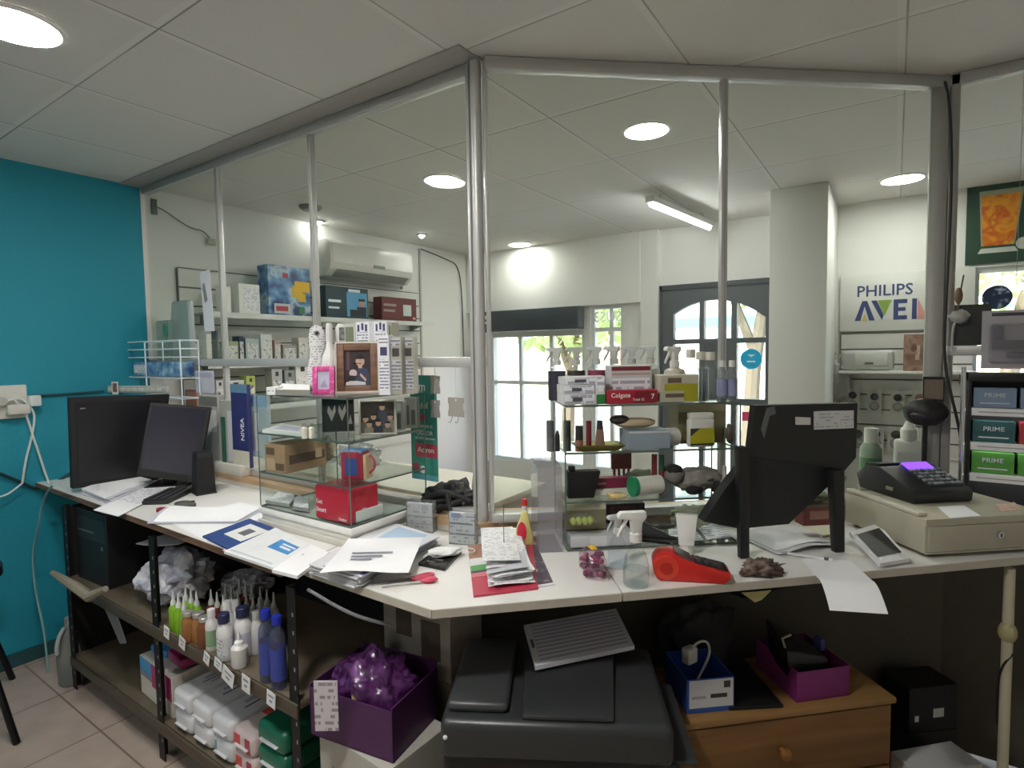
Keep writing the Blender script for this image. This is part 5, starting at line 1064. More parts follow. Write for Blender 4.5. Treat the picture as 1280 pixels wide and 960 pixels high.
# purple sweet bag
q = atz(741, 727, Z); t = thing('sweet_bag', 'clear bag of purple wrapped sweets with yellow tag on the middle worktop', 'bag', atz(741, 718, Z), toward(q)+.3)
rnd = random.Random(5)
for k in range(16):
    part('sweet', B().box((rnd.uniform(-.022, .022), rnd.uniform(-.045, .05), .012+.022*(k % 3)), (.018, .028, .014), rnd.uniform(0, 3), .005), [picture(('4f1c40', '8a365c', 'c08aa4'), 60, .3, k % 4)], t)
part('wrapper', B().blob((0, 0, .038), (.036, .062, .04), .12, 4, 4, 4), clear('f3e6ee', 1.5, .06, .04), t); part('tag', B().box((0, .0, .078), (.018, .035, .004), .1, .002), mat('e0b02c', .5), t, 'yellow tag')
# clear spray bottles
q = atz(795, 731, CT); s = mpp(q)
sprayer('large clear spray bottle with white trigger at the worktop joint', q+Vector((0, 0, .0005)), toward(q)-1.25, 16*s, 55*s, clear('f6f9f9', 1.35, .02), HEADW, clear('f4f7f7', 1.6, .04, .01), s=1.25, lv=.38, pear=True)
q = atz(772, 708, CT); s = mpp(q)
sprayer('smaller clear spray bottle behind the large one', q+Vector((0, 0, .0005)), toward(q)-1.0, 12*s, 42*s, clear('f6fafd', 1.3, .02), clear('e3e6e6', 1.45, .2, .7), clear('f9fbfd', 1.4, .03), s=.85, lv=.38, pear=True)
# card terminal
q = atz(862, 722, CT); t = thing('card_terminal', 'red handheld card payment terminal lying on the right worktop', 'card terminal', q, CR-.28)
part('body', B().face([(-.10, .022), (-.088, 0), (.085, 0), (.104, .012), (.104, .032), (.0, .055), (-.045, .078), (-.085, .074), (-.103, .05)], -.037, .037, .007), mat('c8241f', .35), t)
sl_ = math.atan2(-.023, .104); dk = lambda x, dz=0: Vector((x, 0, .055-.0222*(x/.1)+dz))
part('keypad', B().box(dk(.052, .001), (.09, .060, .006), 0, .002, mx=Matrix.Rotation(-sl_, 4, 'Y')), mat('2b2326', .3), t)
part('screen', B().hexa([(-.044, -.029, .077), (.0, -.029, .055), (.0, .029, .055), (-.044, .029, .077)], [(-.042, -.029, .082), (.002, -.029, .060), (.002, .029, .060), (-.042, .029, .082)]), mat('54484a', .25), t)
part('paper_cover', B().cyl((-.066, -.0385, .038), (-.066, .0385, .038), .033, n=28), mat('d6402c', .3), t)
part('hinge_disc', B().cyl((-.066, -.041, .038), (-.066, -.0385, .038), .017, n=20), mat('b8281f', .35), t)
for r in range(4):
    for k in range(3): part('key', B().box(dk(.024+r*.018, .0045)+Vector((0, -.018+k*.018, 0)), (.010, .012, .003), 0, .001, mx=Matrix.Rotation(-sl_, 4, 'Y')), mat('4a4346', .4), t)
q = atz(858, 691, CT); s = mpp(q); t = thing('cream_tube', 'white cream tube standing on its cap in front of the wide case', 'tube', q, toward(q))
part('tube_body', B().hexa([(-9*s, -9*s, 12*s), (9*s, -9*s, 12*s), (9*s, 9*s, 12*s), (-9*s, 9*s, 12*s)], [(-13*s, -.002, 49*s), (13*s, -.002, 49*s), (13*s, .002, 49*s), (-13*s, .002, 49*s)], .002), mat('dcdcd8', .35), t)
part('crimp', B().boxb(-13.2*s, 13.2*s, -.0024, .0024, 45*s, 49.5*s), mat('c6c6c2', .4), t); part('cap', B().cyl((0, 0, 0), (0, 0, 12*s), 8.5*s, 8*s), mat('d6d6d2', .35), t)
q = atz(952, 718, Z); b = B().blob((0, 0, .02), (.05, .032, .022), .5, 2, 4, 4)
for k in range(5): b.blob((random.uniform(-.07, .05), random.uniform(-.03, .02), .009), (.018, .014, .01), .5, k+20, 3, 4)
solo('dried_flowers', 'small heap of brown dried leaves on the right worktop edge', 'dried leaves', b, picture(('3c2f2a', '6b5850', '8f7f78'), 50, .9, 1), q, CR)
# ================================================================ RIGHT BACK WALL
WYB = YB-.001
a, c = aty(1050, 415, WYB), aty(1219, 338, WYB); zt = aty(1050, 346, WYB).z
t = thing('wall_sign', 'white sign board with navy lettering over coloured letters on the back wall', 'sign', ((a.x+c.x)/2, WYB, a.z)); W, H = c.x-a.x, zt-a.z
b = B().boxb(-W/2, W/2, -.02, 0, 0, H, .002); part('board', b, mat('d9dad4', .5, var=.02), t)
def sx(px): return aty(px, 380, WYB).x-(a.x+c.x)/2
def sz(py): return aty(1110, py, WYB).z-a.z
NAVY = mat('3d4a78', .5, var=0)
b = B().text('PHILIPS', .105, (sx(1105), -.0208, sz(363.5)), UPR, .001, fit=sx(1140)-sx(1071))
z0, z1 = sz(400), sz(375); f = lambda pts: b.face([(sx(x), z0+(z1-z0)*v) for x, v in pts], -.0215, -.0195)
f([(1069, 0), (1078, 1), (1084, 1), (1094, 0), (1087, 0), (1081, .72), (1076, 0)])
f([(1089, 1), (1096, 1), (1105, .25), (1103, 0)])
f([(1117, 0), (1117, 1), (1134, 1), (1134, .8), (1123, .8), (1123, .6), (1132, .6), (1132, .42), (1123, .42), (1123, .2), (1134, .2), (1134, 0)])
f([(1140, 0), (1140, 1), (1146, 1), (1146, 0)]); f([(1166, .8), (1166, 1), (1190, 1), (1190, .8), (1181, .8), (1181, 0), (1175, 0), (1175, .8)])
b.m(1); f([(1097, 1), (1115, 1), (1106, .2)])
b.m(2); f([(1147, 1), (1147, 0), (1160, 0)])
b.m(3); f([(1078, 0), (1081, .35), (1085, 0)])
part('lettering', b, [NAVY, mat('8aa84a', .5), mat('d99a90', .5), mat('c9bc6a', .5)], t, 'navy, green and pink lettering')
a2 = aty(1052, 416, WYB)
slatwall('slatwall_panel', 'grooved display panel under the white sign on the back wall', (a2.x, WYB-.001, 0), 0, c.x-a2.x, .8, a2.z-.012, .104)
zs = aty(1100, 463, WYB-.1).z
t = thing('wall_shelf', 'white shelf across the grooved panel under the sign', 'shelf', ((a2.x+c.x)/2, WYB-.02, zs)); W = c.x-a2.x
part('shelf_board', B().boxb(-W/2, W/2, -.2, 0, -.018, 0, .002), mat('e4e4de', .5), t)
for x in (-.3, .3): part('bracket', B().hexa([(x-.003, -.17, -.025), (x+.003, -.17, -.025), (x+.003, 0, -.09), (x-.003, 0, -.09)], [(x-.003, -.17, -.018), (x+.003, -.17, -.018), (x+.003, 0, -.018), (x-.003, 0, -.018)]), GREY, t)
ys = WYB-.15
q = aty(1084, 460, ys); s = mpp(q)
t = thing('wipes_pack', 'grey-white soft wipes pack with lid standing on the white shelf', 'pack', (q.x, ys, zs+.001))
part('pouch', B().box((0, 0, 13*s), (56*s, .07, 25*s), 0, .025, 3), mat('b9bab6', .35), t); part('lid', B().box((4*s, -.037, 14*s), (34*s, .006, 15*s), 0, .003), mat('d3d3ce', .4), t); part('seal', B().box((2*s, -.041, 9*s), (9*s, .003, 3*s), 0, .001), mat('6d6d6b', .4), t)
solo('plastic_bag', 'clear plastic bag drooping over the left end of the white shelf', 'bag', B().blob((0, 0, 0), (.08, .05, .15), .35, 6, 4, 2.5), clear('dadbd6', 1.4, .2, .5), aty(1046, 472, WYB-.12))
q0, q1 = aty(1129, 460, ys), aty(1162, 460, ys)
carton('picture_carton', 'brown patterned picture carton at the right of the white shelf', 'carton', ((q0.x+q1.x)/2, ys-.03, zs+.001), 0, q1.x-q0.x, .08, 45*mpp(q0), [picture(('7a584c', '8d6c5e', 'a88878', '6d4a40'), 14, .5, 3), mat('c9b0a0', .5)], [(.45, .3, .6, .45, 1), (.5, .45, .62, .7, 1)])
def blister(label, px, py, w, h, y, card, item, group, seed):
    q = aty(px, py, y); s = mpp(q); t = thing('blister_pack', label, 'blister pack', (q.x, y, q.z), 0, group)
    part('card', B().boxb(-w/2*s, w/2*s, -.002, 0, -h/2*s, h/2*s), card, t)
    part('toy', B().lathe([(.004, -.012), (w*.26*s, -.008), (w*.30*s, .0), (w*.18*s, .01), (.006, .014), (0, .014)], (0, -.016, h*.22*s), 14, mx=Matrix.Rotation(math.pi/2, 4, 'X')), item, t)
    part('bubble', B().ball((0, -.012, -h*.2*s), w*.36*s, (1, .5, 1.05)), clear('dadad6', 1.4, .1, .25), t)
    part('hook', B().cyl((0, -.05, h*.55*s), (0, .05, h*.55*s), .002, n=6), CHROME, t)
for k, (px, py, lb) in enumerate(((1066, 500, 'first of four blister packs hanging under the white shelf, nearest the column'), (1093, 502, 'second blister pack from the column under the white shelf'), (1122, 503, 'third blister pack from the column under the white shelf'), (1149, 503, 'fourth blister pack from the column, beside the right post'))):
    blister(lb, px, py, 15, 28, WYB-.07, mat('c9c7be', .5), mat(('3a3c44', '4a4a50', '35363c', '8a6a60')[k], .4), 'blister packs in the upper row', k)
for k, (px, py, lb) in enumerate(((1072, 548, 'lower-row blister pack partly behind the big monitor'), (1094, 548, 'lower-row blister pack with dark and white toy, second along'), (1120, 549, 'lower-row blister pack behind the white bottle'))):
    blister(lb, px, py, 18, 28, WYB-.07, mat('cfcdc5', .5), mat(('55565c', '35363c', '4a443f')[k], .4), 'blister packs in the lower row', k)
# poster with an orange drink above the right window
a, c = aty(1206, 332, WYB), aty(1300, 326, WYB); zt = aty(1206, 233, WYB).z
t = thing('drink_poster', 'dark green poster of a tall orange drink above the right window', 'poster', (a.x, WYB, a.z)); H = zt-a.z; W = 1.02; s = H/100
b = B().boxb(0, W, -.01, 0, 0, H); b.m(1); y = -.0105
b.m(1).face([(.075, .22*H), (.235, .22*H), (.27, .9*H), (.06, .9*H)], -.0112, -.0098)
b.m(2).face([(.082, .22*H), (.228, .22*H), (.26, .84*H), (.07, .84*H)], -.0120, -.0098)
b.m(3).face([(.06, .13*H), (.25, .13*H), (.235, .19*H), (.075, .19*H)], -.0112, -.0098).cyl((.275, -.0118, .22*H), (.275, -.0098, .22*H), .036, n=18).text('VITA', .05, (.40, -.0105, .52*H), UPR)
b.m(4).face([(.44, 0), (W, 0), (W, .5*H), (.7, .4*H), (.52, .2*H)], -.0106, -.0098)
part('sheet', b, [mat('2f4a3c', .5), mat('9aa08a', .4), picture(('d9761f', 'e6a030', 'c85a1c', 'e8b648'), 12, .4, 2), mat('c9cfc4', .5), mat('4d7a50', .5)], t)
# ================================================================ RIGHT PARTITION: THINGS ON AND BY IT
PY = 2.671
q = aty(1210, 437, PY-.03); s = mpp(q); zz = 1.545
t = solo('dark_board', 'square dark grey board standing on the rail right of the post', 'board', B().boxb(-22*s, 22*s, -.006, .006, 0, 51*s, .001), mat('3c3d3c', .5), (q.x, PY-.012, zz))
q = aty(1196, 396, PY-.04); s = mpp(q); t = thing('dried_sprig', 'dried sprig tied with a pale ribbon in front of the dark board', 'sprig', (q.x, PY-.045, q.z))
part('stem', B().tube([(0, 0, -.02), (.004, 0, .06), (.016, 0, .15)], .003, 6, smooth=1), mat('6a5a48', .8), t)
part('flower', B().ball((.003, 0, .075), .014, (.9, .7, 2.2)), mat('7a6650', .8), t); part('bow', B().blob((.006, -.004, .0), (.028, .012, .022), .5, 3, 3, 4), mat('b0b0aa', .5), t)
part('tail', B().tube([(0, 0, 0), (-.012, -.004, -.05), (-.012, -.004, -.12)], .004, 6, smooth=1), mat('b0b0aa', .5), t)
q = aty(1258, 425, 2.52); s = mpp(q); t = thing('blister_pack', 'big clear blister pack hanging at the right edge above the display cabinet', 'blister pack', (q.x+.02, 2.52, q.z))
part('card', B().boxb(-.085, .10, 0, .003, -36*s, 37*s), mat('b7b3b8', .5), t)
part('bubble', B().box((.008, -.014, -.012), (.15, .03, 50*s), 0, .012, 3), clear('e2e0e4', 1.45, .06, .14), t)
part('toy', B().boxb(-.06, .03, -.02, -.004, -.03, .0, .003).boxb(-.06, -.03, -.02, -.004, -.0, .05, .003).boxb(-.02, .06, -.018, -.004, -.06, -.04, .003), mat('5a5a66', .4), t)
part('header', B().boxb(-.06, .08, -.0012, 0, 30*s, 34*s), mat('4a4652', .5), t)
part('hang_thread', B().cyl((0, .001, 37*s), (0, .001, CEIL-q.z), .0007, n=6), GREY, t)
# cable running down the right post
P_ = [onp(x, y, (PB_[0], PB_[1]-.065, 0), (0, 1, 0)) for x, y in ((1181, 102), (1187, 125), (1190, 200), (1187, 300), (1180, 420), (1181, 455), (1188, 490), (1198, 530), (1203, 560))]
solo('cable', 'black cable running down the right aluminium post', 'cable', B().tube(P_, .005, smooth=2), mat('23221f', .5))
q = onp(1167, 486, (PB_[0], PB_[1]-.06, 0), (0, 1, 0)); s = mpp(q)
solo('framed_card', 'small black-edged brown card fixed low on the right post', 'card', B().boxb(-11*s, 11*s, 0, .006, -15*s, 15*s).m(1).boxb(-9.5*s, 9.5*s, -.001, 0, -13*s, 11.5*s), [BLACK, mat('7a6c5e', .5)], q)
# ================================================================ DISPLAY CABINET WITH CARTONS
y0 = 2.545; q = aty(1206, 600, y0); x0 = q.x; zt = aty(1215, 466, y0).z
def zc(py): return aty(1225, py, y0).z
t = thing('display_cabinet', 'black counter display cabinet with three lit shelves at the right edge', 'display cabinet', (x0, y0, CT+.0005)); W = .46; H = zt-CT; D = .078
part('side_panel', B().boxb(0, .012, 0, D, 0, H, .002), mat('151517', .35), t); part('side_panel', B().boxb(W-.012, W, 0, D, 0, H, .002), mat('151517', .35), t)
part('top_panel', B().boxb(0, W, -.01, D, H-.03, H, .003), mat('151517', .35), t); part('back_panel', B().boxb(.012, W-.012, D-.006, D, 0, H-.03), mat('202022', .5), t)
part('corner_post', B().cyl((-.012, -.004, 0), (-.012, -.004, H+.02), .008, n=12), CHROME, t)
lv = [(zc(510)-CT, '7e93ac', '7e93ac'), (zc(553)-CT, '2d5a5c', 'a83a40'), (zc(592)-CT, '4f8f3c', '4f8f3c')]
for k, (z, c1, c2) in enumerate(lv):
    part('shelf', B().boxb(.012, W-.012, -.008, D-.006, z-.006, z), mat('d9d9d6', .4), t)
    part('price_rail', B().boxb(.012, W-.012, -.010, -.008, z-.026, z-.001).m(1).box((.1, -.0102, z-.013), (.14, .001, .004)), [mat('e9e9e9', .3), mat('a8a8ac', .5)], t)
    part('light_strip', B().boxb(.02, W-.02, .002, .012, z-.014, z-.007), glow('ffffff', 3), t)
nm = ('slate blue', None, 'bright green'); names = (('left slate blue carton', 'right slate blue carton', 'slate blue carton, third along,'), ('dark teal carton', 'red carton', 'second dark teal carton'), ('left bright green carton', 'right bright green carton', 'bright green carton, third along,'))
for k, (z, c1, c2) in enumerate(lv):
    h = .075 if k else .07
    for j in range(3):
        cc = (c1, c2, c1)[j]
        carton('carton', names[k][j]+' on the '+('top', 'middle', 'bottom')[k]+' shelf of the display cabinet', 'carton', (x0+.075+j*.125, y0+.01, CT+z+.001), 0, .115, .05, h, [mat(cc, .45), mat('c9d0d6', .5)], [('t', 'PRIME', .022, .5, .62, 1), (.15, .2, .85, .26, 1)], 'cartons in the display cabinet')
solo('packet', 'crumpled blue and red packet at the foot of the display cabinet', 'packet', B().blob((0, 0, .03), (.09, .035, .03), .3, 3, 4, 3), picture(('2a2c4a', '34365c', '8c3a44', 'c98a78'), 16, .4, 5), (x0+.16, y0-.055, CT+.002))
# ================================================================ CASH DRAWER AND REGISTER
f0, f1 = atz(1157, 699, CT), atz(1280, 682, CT); v = (f1-f0).normalized(); DR = math.radians(40.5); W, D, H = .42, .345, .118
t = thing('cash_till', 'beige metal cash drawer under the black register', 'cash drawer', (f0.x, f0.y, CT+.001), DR)
BEI = mat('b3ae9c', .45)
part('casing', B().boxb(0, W, .004, D, .012, H, .003).boxb(0, W, 0, .004, H-.02, H).boxb(0, W, 0, .004, .012, .018), BEI, t)
part('drawer_front', B().boxb(.008, W-.008, -.004, .006, .02, H-.022, .002), mat('aaa594', .45), t)
part('lock', B().cyl((.24, -.009, .062), (.24, 0, .062), .011, n=18).m(1).box((.24, -.0095, .062), (.003, .001, .010)), [CHROME, BLACK], t)
for x in (.03, W-.03):
    for y in (.03, D-.03): part('foot', B().cyl((x, y, 0), (x, y, .013), .01), BLACK, t)
part('top_tray', B().boxb(.0, .03, .03, D, H, H+.012, .003), mat('c4bfad', .5), t)
zt = CT+.001+H
g0, g1 = atz(1142, 631, zt), atz(1216, 627, zt); v = (g1-g0); GW = math.hypot(v.x, v.y); GR = math.atan2(v.y, v.x)
t = thing('cash_register', 'black electronic cash register with glowing violet display', 'cash register', (g0.x, g0.y, zt+.0005), GR); W = GW; D = .24
RB = mat('1d1d1f', .4)
part('casing', B().side([(0, 0), (D, 0), (D+.02, .05), (D-.02, .085), (D*.62, .095), (.01, .045), (-.004, .035)], 0, W, .006), RB, t)
part('printer_lid', B().side([(D*.68, .088), (D-.01, .084), (D-.012, .094), (D*.66, .104)], .01, W*.42, .003), mat('262628', .35), t)
sl = math.atan2(.05, D*.62-.01); 
def on(y): return .045+(y-.01)*.05/(D*.62-.01)
part('keypad', B().side([(.02, on(.02)), (D*.44, on(D*.44)), (D*.44, on(D*.44)+.004), (.02, on(.02)+.004)], W*.36, W-.015, .001), mat('2c2c2e', .5), t)
kb = []
for r in range(5):
    for k in range(6):
        y = .03+r*.019; part('key', B().box((W*.40+k*W*.098, y, on(y)+.007), (W*.07, .012, .006), 0, .0015, mx=Matrix.Rotation(sl, 4, 'X')), mat('8a9094' if (k+r) % 3 else '5f666a', .5), t)
part('display', B().side([(D*.50, on(D*.50)), (D*.64, on(D*.64)+.002), (D*.64, on(D*.64)+.008), (D*.50, on(D*.50)+.006)], W*.42, W-.03), glow('6a3df0', 1.6), t, 'lit violet display')
part('label', B().box((-.001, .10, .03), (.001, .03, .012)), mat('a09a80', .5), t)
flat('paper_slip', 'white slip lying on the beige drawer in front of the register', 'paper', [(1188, 648), (1226, 645), (1205, 632), (1172, 634)], zt+.0005, .001, [PAPER])
flat('bank_note', 'pinkish bank note on the beige drawer at the right edge', 'bank note', [(1252, 640), (1278, 637), (1268, 628), (1244, 631)], zt+.0005, .001, [picture(('c99a8a', 'e0c0b0', 'a87868'), 30)])
# bottles behind the register on the ledge
LZ = LED-.03+.0005
q = aty(1135, 590, 2.69); s = mpp(q)
t = thing('bottle', 'white plastic bottle with square shoulders behind the register', 'bottle', (q.x, 2.69, LZ)); hh = (aty(1135, 527, 2.69).z-LZ)
part('body', B().box((0, 0, hh*.38), (31*s, .05, hh*.76), 0, .012, 3), mat('d6d4ce', .4), t); part('cap', B().lathe([(8*s, hh*.74), (9*s, hh*.80), (9*s, hh*.9), (6*s, hh*.94), (4*s, hh), (0, hh)], n=18), mat('dddbd6', .4), t)
part('label', B().boxb(-11*s, 11*s, -.0256, -.0248, hh*.2, hh*.6), printed('d2d0cc', '77787c', .02, 40, .4), t)
q = aty(1088, 590, 2.56); s = mpp(q); hh = aty(1088, 535, 2.56).z-LZ
t = thing('bottle', 'clear bottle of green liquid with white cap right of the big black stand', 'bottle', (q.x, 2.56, LZ))
part('body', B().lathe([(11*s, 0), (12*s, .01), (12*s, hh*.72), (8*s, hh*.8), (0, hh*.8)], n=18), mat('8c9c84', .3), t); part('cap', B().cyl((0, 0, hh*.8), (0, 0, hh), 7.5*s, n=16), mat('cfcfc8', .4), t); part('label', B().lathe([(12.2*s, hh*.2), (12.2*s, hh*.6)], n=18, cap=False), mat('5f8a66', .5), t)
q = aty(1163, 590, 2.60); t = thing('barcode_scanner', 'black barcode scanner with wide head on a stand by the right post', 'scanner', (q.x-.02, 2.595, LZ)); hh = aty(1158, 515, 2.6).z-LZ
part('base', B().lathe([(.05, 0), (.048, .012), (.02, .03), (.012, .04), (0, .04)], n=20), BLACK, t); part('stand', B().tube([(0, 0, .03), (0, .012, hh*.5), (0, 0, hh-.01)], .009), BLACK, t)
part('scan_head', B().blob((0, -.01, hh), (.07, .05, .05), .08, 2, 4, 1.5), mat('1a1a1a', .5), t); part('scan_window', B().ball((-.015, -.048, hh-.008), .024, (1.4, .5, .6)), mat('3a3436', .15), t)
# phone on a charging block
P4 = [(1062, 665), (1100, 704), (1138, 698), (1097, 654)]
z = CT+.03; P = [atz(x, y, zz) for (x, y), zz in zip(P4, (z+.012, z-.012, z-.012, z+.012))]; o = sum(P, Vector())/4
t = thing('smartphone', 'white smartphone with black screen lying beside the beige drawer', 'phone', (o.x, o.y, CT+.0005)); L4 = [q-Vector((o.x, o.y, CT+.0005)) for q in P]
part('body', B().slab(L4, -.012) if (L4[1]-L4[0]).cross(L4[3]-L4[0]).z > 0 else B().slab(L4[::-1], -.012), mat('e6e6e8', .3), t)
qq = lambda u, v: (L4[0]*(1-u)+L4[1]*u)*(1-v)+(L4[3]*(1-u)+L4[2]*u)*v
sc_ = [qq(u, v)+Vector((0, 0, .0012)) for u, v in ((.14, .1), (.84, .1), (.84, .9), (.14, .9))]
part('screen', B().slab(sc_, .0006), mat('08080a', .45), t); part('rest', B().box(qq(.2, .5)-Vector((0, 0, .023)), (.05, .05, .028), DR, .004), mat('b9b6ac', .5), t)
# ================================================================ BIG BLACK SCREEN STAND SEEN FROM BEHIND
a, c = atz(930, 698, CT), atz(1048, 690, CT); v = c-a; SR = math.atan2(v.y, v.x); o = (a+c)/2
t = thing('screen_stand', 'big black touch screen seen from behind on two front legs', 'monitor', (o.x, o.y, CT+.0005), SR); inv = Matrix.Rotation(-SR, 4, 'Z') @ Matrix.Translation(-Vector((o.x, o.y, CT+.0005)))
n = Vector((math.sin(SR), -math.cos(SR), .0)); p0 = a-n*.05
P = [inv @ q for q in panel([(944, 507), (1072, 504), (1070, 572), (1056, 588), (1012, 600), (935, 606), (937, 570)], p0, n, .03)]
part('screen_back', B().slab(P, .03), mat('1c1d1d', .5), t)
n2 = (n+Vector((0, 0, .15))).normalized()
P = [inv @ q for q in panel([(938, 572), (1056, 588), (1014, 628), (986, 655), (925, 661), (880, 652), (906, 612)], p0+n*.004, n, .03)]
part('stand_body', B().slab(P, .045), mat('181919', .55), t)
Lx = (c-a).length
for x, top, w in ((-Lx/2, 560, 12), (Lx/2, 588, 14)):
    s = mpp(o); h = (698-top)*s if x < 0 else (692-top)*s
    part('leg', B().hexa([(x-w/2*s, -.008, 0), (x+w/2*s, -.008, 0), (x+w/2*s, .014, 0), (x-w/2*s, .014, 0)], [(x-w/2*s, 0, h), (x+w/2*s, 0, h), (x+w/2*s, .04, h), (x-w/2*s, .04, h)], .004), mat('121212', .45), t)
q = [inv @ k for k in panel([(1017, 537), (1067, 535), (1067, 513), (1017, 514)], p0+n*.0012, n, 0)]; part('paper_label', B().slab(q, .001), printed('c9cacb', '9a9ca0', .01, 60, .5), t, 'wide white paper label')
q = [inv @ k for k in panel([(994, 531), (1013, 531), (1013, 522), (994, 521)], p0+n*.0012, n, 0)]; part('sticker', B().slab(q, .001), mat('c4c4c2', .5), t, 'small white sticker')
q = [inv @ k for k in panel([(951, 536), (955, 548), (962, 520), (970, 517), (968, 508), (958, 510)], p0+n*.0012, n, 0)]; part('tape', B().slab(q, .001), mat('5f5f5d', .4), t, 'grey smear of tape')
part('knob', B().cyl(inv @ onp(1052, 597, p0, n)+Vector((0, -.012, 0)), inv @ onp(1052, 597, p0, n)+Vector((0, .01, 0)), .008), mat('8a8a88', .4), t)
# papers, keys, pen under the stand
def wave(u, v): return Vector(((u-.5)*.26, (v-.5)*.20, .004+.014*math.sin(u*3.1)**2*(1-v)))
solo('paper_sheets', 'rumpled white sheets lying between the legs of the black stand', 'paper', B().sheet(wave, 12, 6, .001).m(1).sheet(lambda u, v: wave(u, v)*.97+Vector((.01, .02, .003)), 10, 5, .001), [mat('c9c9cc', .6), mat('dcdcdf', .6)], atz(985, 676, Z), CR+.2)
flat('paper_sheet', 'pale yellowish sheet behind the rumpled papers by the drawer', 'paper', [(990, 664), (1040, 672), (1052, 660), (1004, 650)], Z+.0002, .001, [mat('d3cfb6', .6)])
t = thing('pen', 'white ballpoint pen lying at the top of the overhanging paper', 'pen', atz(1012, 698, Z+.002), CR-.62)
part('barrel', B().cyl((-.06, 0, .0055), (.06, 0, .0055), .005), mat('dcdcdc', .35), t); part('tip', B().cyl((-.078, 0, .0055), (-.06, 0, .0055), .001, .0048), GREY, t); part('band', B().cyl((.038, 0, .0055), (.05, 0, .0055), .0052), mat('55565a', .4), t)
e0, e1 = atz(1003, 703, Z), atz(1060, 700, Z); ux = (e1-e0); L_ = ux.length; ang = math.atan2(ux.y, ux.x); tgt = atz(1075, 738, CT); dv = Vector((math.sin(ang), -math.cos(ang), 0))
def over(u, v):
    y = -v*.26; drop = max(0, v-.62)/.38
    return Vector(((u-.5)*L_*.95, y*(1 if v < .62 else 1)+drop*.02, .002+(.003 if v < .6 else .0045)-.05*drop**1.6*(1 if v > .62 else 0)))
solo('paper_sheet', 'white sheet curling down over the right worktop edge', 'paper', B().sheet(over, 6, 18, .0008), [PAPER], (e0+e1)/2+Vector((0, 0, .0005)), ang-.28)
t = thing('keys', 'small bunch of silver keys lying left of the right stand leg', 'keys', atz(1026, 672, Z+.006), .4)
part('ring', B().lathe([(.008, 0), (.010, 0), (.010, .002), (.008, .002), (.008, 0)], n=16, cap=False), CHROME, t)
for k in range(3): part('key', B().box((.02, 0, .003+k*.002), (.03, .008, .0016), .0, .0004, mx=Matrix.Rotation(k*.7-.6, 4, 'Z')), mat('a89c70' if k else 'c9cacb', .25, .9), t)
carton('carton', 'dull red carton standing behind the black stand near the drawer', 'carton', atz(1024, 657, LED-.03)*1+Vector((0, 0, .0005)), CR, .11, .05, .07, [mat('8a4a48', .5), mat('b98a80', .5), mat('6d7a5c', .5)], [(.2, .3, .8, .7, 1), (0, .9, 1, 1, 2)])
solo('green_pouch', 'olive green pouch lying on the dull red carton', 'pouch', B().blob((0, .025, .018), (.055, .026, .016), .3, 4, 3, 3), mat('6a7358', .6), atz(1024, 657, LED-.03)+Vector((0, 0, .0715)), CR)
# ================================================================ SHELF UNIT UNDER THE LEFT WORKTOP
STEEL = mat('1c1c1c', .5, .4); SHB = mat('5e5344', .6, var=.15, scale=20)
S1, S2 = .53, .155
t = thing('shelf_unit', 'black slotted steel shelf unit under the left worktop', 'shelf unit', (-2.3, .96, 0))
for x in (-.85, 0, .86):
    for y in (0, .44):
        b = B().boxb(x-.022, x+.022, y, y+.003, 0, CT-.04).boxb(x-.022, x-.019, y, y+.03, 0, CT-.04)
        b.m(1)
        if y == 0:
            for k in range(14): b.box((x+.008, -.0003, .08+k*.055), (.006, .001, .012))
        part('upright', b, [STEEL, mat('8c8c88', .5)], t)
for z in (S1, S2): part('shelf_board', B().boxb(-.87, .88, .004, .46, z-.02, z, .001), SHB, t)
for z in (S1, S2): part('front_rail', B().boxb(-.87, .88, -.006, .002, z-.045, z-.002, .001), mat('5a5044', .5, .2), t)
part('back_panel', B().boxb(-.87, .88, .462, .466, .05, CT-.05), mat('161617', .7), t); part('side_panel', B().boxb(-.878, -.874, 0, .46, .05, CT-.05), mat('161617', .7), t)
# price tags
for k, (px, py, w, h, a_, lb) in enumerate(((207, 791, 13, 15, -.2, 'price tag nearest the middle upright'), (227, 804, 15, 15, -.25, 'pinkish price tag, second from the middle upright'), (258, 823, 13, 15, -.35, 'price tag third from the middle upright'), (273, 830, 17, 13, -.25, 'price tag fourth from the middle upright, half covered'), (286, 845, 26, 20, -.3, 'large tilted price tag in the middle of the shelf edge'), (309, 854, 18, 22, -.1, 'price tag hanging right of the large tilted one'), (341, 873, 18, 20, -.12, 'price tag nearest the right upright'))):
    q = aty(px, py, .947); s = mpp(q)
    solo('price_tag', 'white '+lb if 'pinkish' not in lb else lb, 'price tag', B().boxb(-w/2*s, w/2*s, -.0015, 0, -h/2*s, h/2*s).m(1).boxb(-w*.3*s, w*.3*s, -.0018, -.0015, h*.14*s, h*.26*s).boxb(-w*.16*s, w*.16*s, -.0018, -.0015, -h*.2*s, -h*.06*s), [mat('e3dcdf' if k == 1 else 'e6e7ea', .6), mat('8a8c94', .6)], (q.x, .951-.0015*k, q.z), (0, -a_, 0), 'price tags on the shelf edge')
